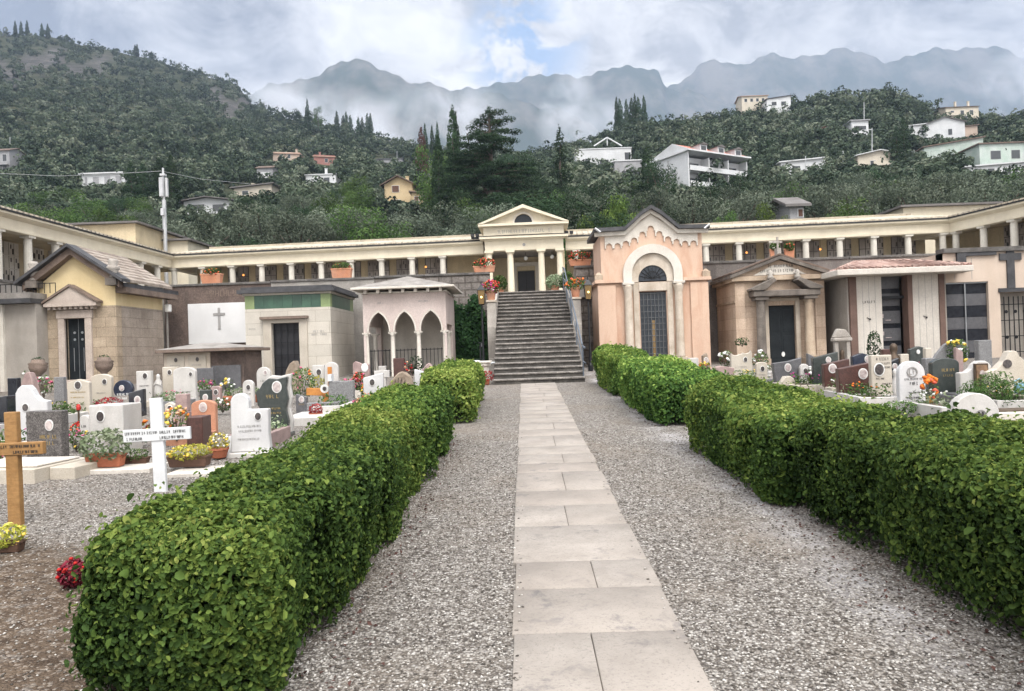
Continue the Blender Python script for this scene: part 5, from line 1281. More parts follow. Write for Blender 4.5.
# green shrubs standing at the head of the stairs
for lab, x, hgt, rr, leaf in (('rounded dark green potted shrub left of the portico door', -.95, .85, .34, 'green_leaf'), ('arching pale green potted palm right of the portico door', 1.45, .8, .4, 'pale_leaf'), ('dense dark potted shrub against the right portico column', 1.95, .95, .32, 'green_leaf')):
    pot(lab, (x, 31.2, TER), 'round', .4, .3, 'terracotta_pale', leaf, (), (rr, rr, hgt*.42), 700, .09, cat='potted shrub', name='potted_shrub')
# street lanterns beside the stairs
def lantern(px, pyg, d, label):
    p = P(px, pyg, d); t = thing('lamp_post', label, 'lamp post', (p.x, d, gz(d))); z = p.z-gz(d)
    MB().lathe([(.09, 0), (.09, .2), (.05, .3), (.035, 1), (.03, z-.34)], 0, 0, 10).build('pole', 'iron', t)
    l_ = MB().taper(-.11, .11, -.11, .11, z-.3, z-.33, .6).taper(-.15, .15, -.15, .15, z+.21, z+.4, .2).box(-.02, .02, -.02, .02, z+.4, z+.5).build('lantern_cap', 'iron', t)
    fr_ = MB()
    for sx in (-1, 1):
        for sy in (-1, 1): fr_.tube([(sx*.1, sy*.1, z-.3), (sx*.135, sy*.135, z+.21)], .012, 4)
    fr_.build('lantern_frame', 'iron', l_)
    MB().taper(-.125, .125, -.125, .125, z+.2, z-.29, .75).build('lantern_glass', 'amber_glass', t)
    MB().ball((0, -.135, z-.05), .038, 8).build('bulb', 'lamp_glow', t)
lantern(481.5, 296, 25.6, 'black lamp post with a lit amber lantern left of the stairs')
lantern(588, 291, 25.6, 'black lamp post with a lit amber lantern between the stairs and the peach chapel')
# ivy on the wall
def ivy():
    t = thing('ivy', 'thick dark ivy covering the wall between the pink arcade and the stairs', 'ivy', (-1.95, 29.8, GB))
    n = 9000; x = rng.uniform(-.95, .6, n); z = rng.uniform(-.1, 3.05, n)
    top = 2.75+.3*np.sin(x*5+1)-np.clip(x-.0, 0, 1)*1.6-np.clip(-x-.6, 0, 1)*.5; kp = z < top+rng.normal(size=n)*.1; x, z = x[kp], z[kp]
    p = np.stack([x, .3-.55*rng.random(len(x))-.2*np.sin(x*4+z*3)*.5, z], 1)
    leaves(p, np.tile([0, -1., .4], (len(p), 1)), .13, .45+.3*sines(p, 2.5, 3)+.2*rng.normal(size=len(p)), 'leaves', 'ivy_leaf', t, .5, .8)
    tw = MB(); r_ = random.Random(2)
    for i in range(7): x0 = -.7+i*.2; tw.tube([(x0, .3, 0), (x0+r_.uniform(-.2, .2), .35, 1.2), (x0+r_.uniform(-.3, .3), .35, 2.2)], .02, 4)
    tw.build('stems', 'bark', t)
ivy()
# the little group at the foot of the stairs on the left
p_ = P(484, 368, 21.6); t = thing('stone_pedestal', 'low white stone pedestal at the left foot of the stairs', 'pedestal', (p_.x, 21.6, gz(21.6)))
MB().lathe([(.2, 0), (.2, .1), (.15, .14), (.15, .52), (.21, .56), (.21, .64)], 0, 0, 14).build('shaft', 'white_trim', t); MB().box(-.24, .24, -.24, .24, .643, .7).build('top_slab', 'white_trim', t, .01)
t = thing('garden_tap', 'thin black watering tap behind the white pedestal', 'tap', (p_.x-.12, 22.1, gz(22.1))); MB().tube([(0, 0, 0), (0, 0, 1.15), (.05, -.1, 1.2), (.05, -.18, 1.1)], .025, 6).build('pipe', 'iron', t); MB().box(-.05, .05, -.03, .03, 1.22, 1.25).build('handle', 'iron', t)
p_ = P(472, 366, 22.5); t = thing('wheelbarrow', 'grey metal wheelbarrow with a red-brown tray parked beside the ivy', 'wheelbarrow', (p_.x-.2, 22.5, gz(22.5)), R(8))
MB().add([(-.32, -.25, .38), (.3, -.25, .38), (.3, .25, .38), (-.32, .25, .38), (-.5, -.34, .68), (.42, -.34, .66), (.42, .34, .66), (-.5, .34, .68)], [(3, 2, 1, 0), (0, 1, 5, 4), (1, 2, 6, 5), (2, 3, 7, 6), (3, 0, 4, 7)]).build('tray', 'red_brown', t)
MB().tube([(-.5, -.34, .68), (.42, -.34, .66), (.42, .34, .66), (-.5, .34, .68), (-.5, -.34, .68)], .018, 5).build('tray_rim', 'steel', t)
wh = MB(); wh.tube([(-.45, .06*0+.15*0, .17)]+[(-.45+.16*math.cos(R(a)), 0, .17+.16*math.sin(R(a))) for a in range(0, 361, 24)][1:], .03, 5); wh.build('wheel', 'gutter', t)
for s in (-1, 1):
    MB().tube([(-.45, s*.06, .17), (0, s*.22, .36), (.9, s*.28, .6)], .018, 5).build('handle', 'steel', t); MB().tube([(.2, s*.24, .38), (.26, s*.26, .0)], .018, 5).build('leg', 'steel', t)
p_ = G(489, 384); pot('small clump of red begonias at the left corner of the bottom step', (p_.x-.05, p_.y-.3, p_.z), 'round', .2, .16, 'terracotta', 'redleaf', ('red',), (.22, .2, .18), 220, .05, 18, .03)
# ------------------------------------------------------------------ houses on the hill
KEEP = []          # picture windows that trees standing in front must leave open: (x0, y0, x1, y1, distance)
def house(label, px0, px1, pyb, pye, wall, roofm, kind='gable', rise=.25, depth=8, d=None, yaw=0, wins=(), winm='window_dark', chim=(), frame='house_white', balc=(), ov=.5, cat='house', keep=True, name='hillside_house', door=None, floors=None):
    h = hit((px0+px1)/2, pyb) if d is None else None
    if d is None: d = h.y if h is not None else 300
    a, b, e = P(px0, pyb, d), P(px1, pyb, d), P((px0+px1)/2, pye, d)
    t = thing(name, label, cat, ((a.x+b.x)/2, d, (a.z+b.z)/2), yaw); w_ = (b.x-a.x)/2/math.cos(yaw); ht = e.z-(a.z+b.z)/2
    MB().box(-w_, w_, 0, depth, -3.5, ht).build('wall', wall, t)
    if kind == 'flat':
        MB().box(-w_-ov, w_+ov, -ov, depth+ov, ht+.01, ht+.01+max(rise, .2)).build('roof', roofm, t)
    elif kind == 'gable':      # ridge runs away from the viewer
        zp = ht+rise*w_*2
        MB().prism([(-w_, ht+.01), (w_, ht+.01), (0, zp)], 0, depth).build('gable_wall', wall, t)
        gableroof(t, w_, ht+.02, zp+.02, -ov, depth+ov, .22, roofm, ov)
    elif kind == 'side':       # ridge runs across
        zp = ht+rise*depth
        ro = MB().prismx([(-ov, ht-.1), (depth/2, zp), (depth+ov, ht-.1), (depth+ov, ht+.12), (depth/2, zp+.25), (-ov, ht+.12)], -w_-ov, w_+ov).build('roof', roofm, t)
        MB().prismx([(0, ht+.01), (depth, ht+.01), (depth/2, zp-.02)], -w_, w_).build('gable_wall', wall, t)
    elif kind == 'mono':       # slopes down from one end to the other
        MB().add([(-w_-ov, -ov, ht), (w_+ov, -ov, ht+rise*2*w_), (w_+ov, depth, ht+rise*2*w_), (-w_-ov, depth, ht), (-w_-ov, -ov, ht+.3), (w_+ov, -ov, ht+rise*2*w_+.3), (w_+ov, depth, ht+rise*2*w_+.3), (-w_-ov, depth, ht+.3)],
            [(3,2,1,0),(4,5,6,7),(0,1,5,4),(1,2,6,5),(2,3,7,6),(3,0,4,7)]).build('roof', roofm, t)
        MB().prism([(-w_, ht+.01), (w_, ht+.01), (w_, ht+rise*2*w_-.02)] if rise > 0 else [(-w_, ht+.01), (w_, ht+.01), (-w_, ht-rise*2*w_-.02)], 0, depth).build('upper_wall', wall, t)
    for (u, v, wu, hv) in wins:
        x = -w_+2*w_*u; z = ht*v; ww = 2*w_*wu; hh = ht*hv
        f = MB().box(x-ww/2-.08, x+ww/2+.08, -.06, -.01, z-hh/2-.08, z+hh/2+.08).build('window', frame, t)
        MB().box(x-ww/2, x+ww/2, -.09, -.062, z-hh/2, z+hh/2).build('pane', winm, f)
    for (u0, u1, v, out) in balc:
        x0, x1 = -w_+2*w_*u0, -w_+2*w_*u1; z = ht*v
        o = MB().box(x0, x1, -out, -.01, z-.15, z).build('balcony', wall, t); MB().box(x0, x1, -out-.06, -out-.01, z-.15, z+.95).build('balcony_parapet', wall, o)
    if door: x = -w_+2*w_*door[0]; MB().box(x-2*w_*door[1]/2, x+2*w_*door[1]/2, -.08, -.01, 0, ht*door[2]).build('door', 'window_dark', t)
    for (u, v) in chim:
        x = -w_+2*w_*u; MB().box(x-.35, x+.35, depth*.35, depth*.35+.7, ht-.5, ht+v).box(x-.45, x+.45, depth*.35-.1, depth*.35+.8, ht+v+.01, ht+v+.15).build('chimney', wall, t)
    if keep: KEEP.append((px0-1, pye-5, px1+1, pye+.62*(pyb-pye), d))
    return t
# yellow house
house('yellow house with brown shutters and a dark gabled roof above the left gallery', 385, 413, 208, 184, 'house_yellow', 'roof_brown', 'gable', .26, 9, wins=[(.40, .80, .24, .26), (.42, .2, .26, .28)], winm='shutter_brown', chim=[(.75, 2.4)], ov=1.0)
house('low brown roofed annexe joined to the right of the yellow house', 412, 428, 207, 192, 'house_yellow', 'roof_brown', 'mono', -.12, 7, wins=[(.3, .55, .25, .3)], winm='shutter_brown', ov=.6)
# white building beside the hotel
house('white flat topped building with an open gable frame left of the hotel', 577, 632, 173, 149, 'house_white', 'house_white', 'flat', .3, 9, wins=[(.2, .45, .08, .35), (.5, .35, .16, .4), (.93, .55, .1, .55)], ov=.2)
h_ = hit(605, 172); a, b, c = P(594, 146, h_.y+1.5), P(607, 137.5, h_.y+1.5), P(622, 146, h_.y+1.5)
t = thing('roof_pergola', 'open grey gable frame standing on the white flat topped building', 'pergola', a)
MB().tube([(0, 0, 0), b-a], .22, 5).build('rafter', 'house_white', t); MB().tube([b-a, c-a], .22, 5).build('rafter', 'house_white', t); MB().tube([b-a, (b.x-a.x, 0, 0)], .15, 5).build('post', 'house_white', t)
house('low grey annexe with a dark underside below the white flat topped building', 615, 642, 176, 161, 'house_grey', 'house_white', 'flat', .3, 8, wins=[(.6, .2, .7, .3)], ov=.2)
# hotel with balconies
def hotel():
    h = hit(700, 197); d = h.y; s = d/FPX
    t = thing('hotel', 'large white hotel with two tiers of balconies and red tiled dormer roofs', 'hotel', P(690, 197, d), R(30))
    W_ = 80*s; ht = 43*s; D_ = 62*s
    MB().box(0, W_, 2.2, D_, -6, ht).build('wall', 'house_white', t)
    MB().box(-.3, 0, -.1, D_, -6, ht+.6).box(W_, W_+.3, -.1, D_, -6, ht).each('end_wall', 'house_white', t)
    fl = [ht*.30, ht*.66]
    for i, z in enumerate(fl+[ht*.0]):
        o = MB().box(.01, W_-.01, -.3, 2.19, z-.25, z).build('balcony', 'house_white', t); MB().box(.01, W_-.01, -.4, -.31, z-.3, z+.75).build('balcony_parapet', 'house_white', o)
    for k2 in range(1, 3): MB().box(W_*k2/3-.12, W_*k2/3+.12, -.2, 2.19, 0, ht-.3).build('balcony_divider', 'house_white', t)
    for z in [0]+fl:
        for k2 in range(3):
            f = MB().box(W_*(k2+.2)/3, W_*(k2+.85)/3, 2.1, 2.19, z+.1, z+ht*.22).build('window', 'house_grey', t); MB().box(W_*(k2+.23)/3, W_*(k2+.82)/3, 2.05, 2.09, z+.15, z+ht*.2).build('pane', 'window_dark', f)
    MB().box(-.8, W_+.8, -.9, D_+.5, ht+.61, ht+.95).build('eaves', 'house_white', t)
    zr = ht+.96
    MB().prismx([(-.7, zr), (D_, zr+.1), (D_*.35, zr+2.4)], .0, W_+.6).build('roof', 'roof_terracotta', t)
    MB().prismx([(-.75, zr-.02), (D_+.05, zr+.08), (D_*.35, zr+2.45)], -.32, -.02).build('gable_end', 'house_white', t)
    for k2 in range(3):
        x = W_*(k2+.62)/3.3+1; o = MB().box(x-1.0, x+1.0, -.2, 3, zr+.1, zr+1.5).build('dormer', 'house_white', t); MB().box(x-.7, x+.7, -.28, -.21, zr+.3, zr+1.2).build('dormer_window', 'window_dark', o); MB().prism([(x-1.3, zr+1.51), (x+1.3, zr+1.51), (x, zr+2.0)], -.5, 3).build('dormer_roof', 'roof_grey', o)
    MB().box(-.35, -.31, D_*.45, D_*.47, -6, ht).build('drain_pipe', 'letter_grey', t)
    KEEP.append((652, 124, 752, 186, d))
hotel()
house('long white flat roofed house with tall pale panels on the left slope', 82, 125, 187, 174, 'house_white', 'house_white', 'flat', .35, 8, wins=[(.1, .5, .06, .6), (.33, .5, .14, .6), (.6, .5, .14, .6), (.86, .5, .14, .6)], winm='house_grey', ov=.6)
house('low white house with a dark garage opening behind the corner of the galleries', 184, 230, 214, 201, 'house_white', 'roof_grey', 'gable', .07, 9, wins=[(.75, .45, .24, .5), (.3, .55, .3, .4)], ov=1.2)
house('small beige house with a flat grey roof left of the white chimney house', 234, 272, 197, 188, 'house_cream', 'roof_grey', 'mono', .09, 8, wins=[(.3, .5, .15, .4)], chim=[(.4, 1.8)], ov=.8)
house('white cube house with a single chimney among the trees left of centre', 306, 336, 186, 175, 'house_white', 'house_white', 'flat', .3, 8, wins=[(.7, .5, .18, .5)], chim=[(.6, 2.6)], ov=.3)
house('peach house with a long sloping tiled roof on the left slope', 273, 300, 160, 153, 'house_peach', 'roof_peach', 'mono', -.07, 8, wins=[(.3, .5, .1, .5), (.6, .5, .1, .5)], chim=[(.8, 2.2)])
house('pale house with a small red end wall and peach roof on the left slope', 314, 335, 165, 156, 'house_red', 'roof_peach', 'mono', -.09, 8, wins=[(.6, .5, .14, .4)], chim=[(.2, 2.5)])
house('small house half buried in trees with a pale garage door', 257, 273, 179, 168, 'house_grey', 'roof_brown', 'side', .2, 7, wins=[(.5, .35, .5, .5)], winm='house_white')
house('long low cream roofed building among the lower trees on the left', 245, 278, 193, 187, 'house_cream', 'roof_brown', 'side', .14, 8, wins=[(.4, .5, .12, .5)])
house('grey block with white balconies at the far left edge of the hillside', -22, 10, 176, 151, 'house_grey', 'roof_brown', 'side', .2, 8, wins=[(.85, .7, .12, .3), (.85, .25, .12, .3), (.5, .7, .12, .3)], winm='window_dark', balc=[(.6, 1.0, .42, 1.2)])
house('dark roofed long shed on the wooded slope left of the cypress pair', 372, 402, 163, 159, 'house_grey', 'slate', 'side', .15, 6)
house('white house partly hidden behind the rust coloured cypress', 416, 432, 166, 157, 'house_white', 'roof_grey', 'flat', .3, 7, wins=[(.6, .5, .2, .4)])
house('tiny white hut in the terraced olive groves on the left slope', 62, 75, 163, 160.5, 'house_white', 'house_white', 'flat', .3, 6, ov=.2, keep=False)
# right slope
house('pale villa with small windows on the skyline right of the hotel', 742, 768, 106, 96, 'house_cream', 'roof_peach', 'side', .14, 9, d=318, wins=[(.15, .6, .1, .3), (.38, .6, .1, .3), (.6, .6, .1, .3), (.82, .6, .1, .3)])
house('dark roofed villa with white terraces beside the skyline villa', 767, 791, 108, 99, 'house_white', 'slate', 'mono', .12, 9, d=312, wins=[(.3, .5, .2, .4), (.7, .5, .2, .4)])
house('red painted house gable hidden among the right hand trees', 820, 830, 145, 129, 'house_red', 'roof_brown', 'gable', .3, 7, wins=[(.5, .55, .2, .2)], keep=False)
house('grey white house with a flat pale roof in the wooded right slope', 852, 869, 141, 121, 'house_white', 'house_grey', 'flat', .4, 8, wins=[(.5, .66, .7, .18), (.5, .3, .7, .12)])
house('white long flat roofed house right of the hotel above the olives', 781, 826, 176, 162, 'house_white', 'house_white', 'mono', .07, 8, wins=[(.35, .55, .16, .35), (.7, .5, .16, .35)], balc=[(.8, 1.0, .4, 1.2)])
house('small dark roofed hut with a shuttered window behind the right gallery', 790, 804, 219, 206, 'house_grey', 'roof_grey', 'side', .2, 5, d=62, wins=[(.75, .45, .3, .55)], winm='shutter_brown', balc=())
house('cream gabled house with a white terrace in the middle of the right slope', 858, 902, 172, 155, 'house_cream', 'house_white', 'gable', .1, 10, wins=[(.35, .5, .12, .35), (.88, .45, .14, .45)], balc=[(.3, .8, .36, 1.5)], ov=.8)
house('white house with a double window at the foot of the right hand villas', 909, 931, 140, 126, 'house_white', 'house_white', 'mono', .1, 8, wins=[(.62, .5, .1, .35), (.8, .5, .1, .35)], ov=.5)
house('large white gabled villa with sloping roof on the right slope', 928, 964, 146, 123, 'house_white', 'roof_grey', 'gable', .16, 10, wins=[(.3, .4, .1, .3), (.62, .6, .1, .25), (.2, .12, .2, .2)], yaw=R(-8), ov=.6)
house('rose grey annexe with a sloping roof joined right of the white villa', 960, 978, 142, 127, 'house_peach', 'roof_brown', 'mono', .08, 8)
house('square upper villa with dark hipped eaves at the top of the right slope', 946, 979, 121, 107, 'house_cream', 'roof_brown', 'side', .13, 9, wins=[(.2, .6, .1, .3), (.5, .6, .1, .3), (.78, .6, .1, .3), (.6, .2, .1, .3)], chim=[(.45, 3.2), (.85, 3.2)], balc=[(0, .4, .4, 1)])
house('long pale green greenhouse shed with a sloping dark roof edge', 926, 982, 162, 146, 'green_shed', 'roof_brown', 'mono', .12, 9, wins=[(.2, .5, .16, .5), (.42, .5, .16, .5)], winm='green_shed', yaw=R(-6), frame='house_grey', cat='shed', name='shed')
house('pale green block with a white terrace right of the greenhouse shed', 980, 1060, 163, 143, 'green_shed', 'roof_brown', 'flat', .3, 9, wins=[(.2, .45, .12, .4), (.45, .45, .1, .4), (.7, .4, .1, .4)], frame='house_grey')
house('white terrace building with posts at the right edge below the green shed', 966, 1050, 176, 166, 'house_white', 'house_white', 'mono', .05, 7, wins=[(.15, .5, .08, .6), (.3, .5, .08, .6), (.5, .5, .08, .6)])
# poles
def pole(label, px, py0, py1, d=None, arm=0):
    h = hit(px, py1); d = d or (h.y if h else 300); a, b = P(px, py1, d), P(px, py0, d)
    t = thing('utility_pole', label, 'pole', a); MB().tube([(0, 0, -1), b-a], .16, 6, .1).build('shaft', 'galv', t)
    if arm: MB().box(-arm, arm, -.08, .08, b.z-a.z-.5, b.z-a.z-.35).build('crossarm', 'galv', t)
pole('tall grey pole rising beside the green shed on the right', 872, 128, 168, arm=.5); pole('thin pole in front of the white flat house right of the hotel', 805.5, 156, 178)
pole('thin pole beside the cream gabled house on the right slope', 843, 150, 172); pole('slender mast on the wooded crest above the grey white house', 864, 102, 122, d=250); pole('pole with a box left of the white villas', 932, 108, 128)
pole('pole by the grey block at the far left', 10, 137, 158); pole('pale pole beside the dark roofed long shed', 397, 151, 168); pole('short pole at the green edge left of the shed', 914, 150, 170, arm=.4)
# white telephone mast and cable
p_ = P(166.5, 240, 46.5); q_ = P(163, 168, 46.5); t = thing('antenna_mast', 'slim grey mast carrying white antenna panels behind the left gallery corner', 'antenna mast', (q_.x, 46.5, TER)); z1 = q_.z-TER; zz = lambda py: P(163, py, 46.5).z-TER
MB().tube([(0, 0, 0), (0, 0, zz(200))], .13, 8).build('lower_pole', 'galv', t); MB().tube([(0, 0, zz(200)), (0, 0, z1)], .07, 8).build('upper_pole', 'galv', t)
for i, a in enumerate((200, 320, 80)): MB().box(-.13, .13, -.07, .07, zz(197), zz(178)).build('antenna_panel', 'mast_white', t, .02); bpy.data.objects[-1] if False else None
for o, a in zip([c for c in t.children if c.name.startswith('antenna_panel')], (R(250), R(10), R(130))): o.location = (.2*math.cos(a), .2*math.sin(a), 0); o.rotation_euler = (0, 0, a+R(90))
MB().box(-.1, .1, -.3, -.14, zz(216), zz(209)).build('junction_box', 'mast_white', t); MB().box(-.16, .16, -.16, .16, zz(176), zz(174)).build('mast_cap', 'mast_white', t)
pts = [P(-40, 172, 58), P(0, 173.5, 55), P(60, 176, 52), P(110, 174, 49), P(161, 171, 46.5), P(200, 179, 52), P(250, 184, 60)]
o = MB().tube(pts, .013, 4).build('overhead_cable', 'galv'); tag(o, 'thin overhead cable strung past the top of the white mast', 'cable')
# ------------------------------------------------------------------ trees
def crownmesh(kind, seed, n):
    global rng; rng = np.random.default_rng(seed); r_ = random.Random(seed)
    if kind == 'olive':      # ~6.5 m, loose, several billows
        bl = [(r_.uniform(-2.2, 2.2), r_.uniform(-1.9, 1.9), r_.uniform(2.2, 5.2), r_.uniform(.9, 1.5), r_.uniform(.9, 1.5), r_.uniform(.75, 1.2)) for _ in range(13)]; ls, m, sp = .21, 'olive_leaf', .5
    elif kind == 'broad':
        bl = [(r_.uniform(-2, 2), r_.uniform(-2, 2), r_.uniform(2.2, 6.4), r_.uniform(1, 1.7), r_.uniform(1, 1.7), r_.uniform(.9, 1.4)) for _ in range(14)]; ls, m, sp = .22, 'green_leaf', .5
    elif kind == 'bright':
        bl = [(r_.uniform(-1.6, 1.6), r_.uniform(-1.6, 1.6), r_.uniform(1.8, 4.6), r_.uniform(.8, 1.3), r_.uniform(.8, 1.3), r_.uniform(.7, 1.1)) for _ in range(11)]; ls, m, sp = .2, 'bright_leaf', .5
    elif kind == 'dark':
        bl = [(r_.uniform(-1.7, 1.7), r_.uniform(-1.7, 1.7), r_.uniform(2, 7), r_.uniform(.9, 1.5), r_.uniform(.9, 1.5), r_.uniform(.9, 1.5)) for _ in range(14)]; ls, m, sp = .22, 'dark_leaf', .5
    elif kind == 'cypress':   # 10 m
        bl = []; ls, m, sp = .24, 'dark_leaf', .5
        for i in range(26):
            z = .6+9.1*i/25; rr = .95*min(1, (z+.4)/2.2)*(1-(z/10.1)**2.8)+.14; a = r_.uniform(0, 6.28)
            bl.append((.28*rr*math.cos(a), .28*rr*math.sin(a), z, rr*.85, rr*.85, .75))
    elif kind == 'cone':      # conifer 10 m
        bl = []; ls, m, sp = .26, 'dark_leaf', .6
        for i in range(30):
            z = 1+8.6*i/29; rr = 2.3*(1-z/10.2)+.15; a = r_.uniform(0, 6.28); bl.append((rr*.6*math.cos(a), rr*.6*math.sin(a), z, rr*.6, rr*.6, .55))
    p, nn, d = blob_points(bl, n, .55)
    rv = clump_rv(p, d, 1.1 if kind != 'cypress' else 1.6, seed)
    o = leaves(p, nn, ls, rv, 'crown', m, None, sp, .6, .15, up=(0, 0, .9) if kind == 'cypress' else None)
    me = o.data; bpy.data.objects.remove(o)
    # trunk with limbs
    tb = MB(); top = {'olive': 3.0, 'broad': 3.6, 'bright': 2.6, 'dark': 4, 'cypress': 8, 'cone': 8}[kind]; w0 = {'olive': .26, 'cypress': .2, 'cone': .24}.get(kind, .22)
    tb.tube([(0, 0, -1), (.1, .05, top*.35), (.0, .1, top*.7), (.1, 0, top)], w0, 7, w0*.35)
    if kind not in ('cypress',):
        for b in bl[:9]: z0 = min(top*.8, b[2]*.5); tb.tube([(.03, .05, z0), ((b[0])*.55, b[1]*.55, (z0+b[2])*.52), b[:3]], w0*.42, 5, .03)
    o = tb.build('trunk', 'bark'); tm = o.data; bpy.data.objects.remove(o)
    return me, tm
PROTO = {k_: [crownmesh(k_, sd_+i, n_) for i in range(c_)] for k_, sd_, n_, c_ in (('olive', 100, 5200, 4), ('broad', 200, 5200, 3), ('bright', 300, 4200, 2), ('dark', 400, 5200, 2), ('cypress', 500, 8000, 2), ('cone', 600, 4200, 1))}
NM = {'olive': 'olive_tree', 'broad': 'broadleaf_tree', 'bright': 'broadleaf_tree', 'dark': 'evergreen_tree', 'cypress': 'cypress_tree', 'cone': 'conifer_tree'}
tr_r = random.Random(77); rng = np.random.default_rng(77)
def tree(kind, loc, s, label, group=None, sz=1.0, mat_=None):
    cm, tm = tr_r.choice(PROTO[kind])
    t = thing(NM[kind], label, 'tree', loc, tr_r.uniform(0, 6.28), group); t.scale = (s, s, s*sz)
    link('trunk', tm, t); o = link('crown', cm, t)
    if mat_: o.data = cm.copy(); o.data.materials[0] = MATS[mat_]
    return t
HT = {'olive': 6.3, 'broad': 7.6, 'bright': 5.7, 'dark': 8.3, 'cypress': 10.3, 'cone': 10.3}
def tree_px(kind, px, pyt, d, label, group=None, w_=None, pyb=None, mat_=None):
    """tree standing on the terrain at distance d whose top reaches picture height pyt"""
    p = P(px, pyt, d); z0 = float(terrain(p.x, d)); hgt = p.z-z0; s = hgt/HT[kind]
    if w_: s2 = w_; t = tree(kind, (p.x, d, z0), s2, label, group, s/s2, mat_)
    else: t = tree(kind, (p.x, d, z0), s, label, group, 1.0, mat_)
    return t
# named trees
tree_px('cypress', 452, 107, 112, 'tallest dark twin topped cypress left of the great cedar', w_=1.5)
tree_px('cypress', 455.5, 111, 113, 'slender cypress pressed against the tallest one beside the cedar', w_=.95)
tree_px('cypress', 438, 134, 108, 'shorter dark cypress left of the tallest cypress', w_=1.3)
tree_px('cypress', 421, 127, 190, 'rust brown dying cypress above the yellow house', w_=1.7, mat_='rust_leaf')
for i, (x, y) in enumerate(((424.5, 123), (431.5, 125), (437, 122))): tree_px('cypress', x, y, 300, ('left', 'middle', 'right')[i]+' one of three thin far cypresses beside the rust brown one', 'three thin far cypresses', w_=1.4)
tree_px('bright', 436, 134, 116, 'light green round tree behind the cypresses left of the cedar', w_=1.7, mat_='green_leaf')
CG = 'dark cypresses along the left ridge'
for x, y in ((307, 99), (336.5, 111), (343, 115), (346, 111.5), (350, 115), (358, 117), (362, 117), (367, 113), (370, 113)): tree_px('cypress', x, y, 470, 'dark pointed cypress standing on the misty left ridge', CG, w_=1.9)
tree_px('broad', 318, 105, 480, 'round topped tree beside the lone cypress on the left ridge', w_=1.2)
for x, y in ((15, 20.5), (21, 21), (27, 20), (41.5, 23), (47.5, 23.5)): tree_px('cypress', x, y, 830, 'tiny cypress on the crest of the high left mountain', 'crest cypresses on the left mountain', w_=2.2)
for x, y in ((135, 44.5), (137, 44)): tree_px('cypress', x, y, 845, 'tiny close pair cypress on the mountain shoulder', 'pair of cypresses on the mountain shoulder', w_=2.2)
for i, (x, y) in enumerate(((616, 96.5), (619.5, 99), (626, 99), (631, 97.5), (634.5, 94), (638, 97.5), (643.5, 95.5))): tree_px('cypress', x, y, 325, 'dark cypress, number %s from the left in the row on the crest above the hotel' % ('one', 'two', 'three', 'four', 'five', 'six', 'seven')[i], 'row of cypresses on the crest above the hotel', w_=1.6+.4*(i % 2))
for x, y in ((760, 128), (768, 126)): tree_px('cypress', x, y+14, 200, '%s cypress of two in the shadowy wood right of the hotel' % ('left' if x == 760 else 'right'), 'cypresses right of the hotel', w_=1.2)
tree_px('cypress', 903, 117, 190, 'dark cypress column between the cream house and the white villas', w_=1.5)
tree_px('cypress', 896, 126, 188, 'shorter dark conifer beside the cypress column on the right slope', w_=1.6)
for x, y in ((130, 162), (142, 163), (158, 158), (170, 155)): tree_px('cypress', x, y, 140, 'dark cypress, %s of four behind the white mast' % {130: 'leftmost', 142: 'second from left', 158: 'third from left', 170: 'rightmost'}[x], 'cypresses behind the white mast', w_=1.8)
tree_px('cone', 559, 122, 130, 'pointed dark conifer rising right of the portico', w_=1.4)
tree_px('cone', 647, 143, 115, 'dark conifer between the two white buildings on the hill', w_=1.5)
tree_px('dark', 658, 152, 112, 'dark evergreen at the left foot of the hotel', w_=.9)
tree_px('dark', 735, 172, 112, 'dark evergreen below the right end of the hotel', w_=.9)
tree_px('bright', 627, 192, 62, 'yellowish green tree behind the peach chapel', w_=.95); tree_px('bright', 600, 198, 60, 'yellow green bush left of the peach chapel roof', w_=.8)
tree_px('bright', 716, 206, 56, 'round green shrub behind the gallery roof right of the peach chapel', w_=.55, mat_='green_leaf'); tree_px('bright', 775, 197, 58, 'bright green bushy tree behind the sandstone chapel', w_=.6)
for x, y, dd2 in ((458, 172, 120), (470, 158, 124), (500, 150, 126), (516, 146, 122), (528, 158, 118), (540, 172, 112), (472, 186, 97), (505, 188, 92)): tree_px('dark', x, y, dd2, 'dark evergreen beside the great cedar, %s' % {458: 'left of it behind the cypresses', 470: 'tall one at its upper left', 500: 'hidden high behind its trunk', 516: 'tall one at its upper right', 528: 'on its right shoulder', 540: 'farthest right of it', 472: 'low at its left foot', 505: 'low at its right foot'}[x], 'evergreens round the cedar', w_=1.25)
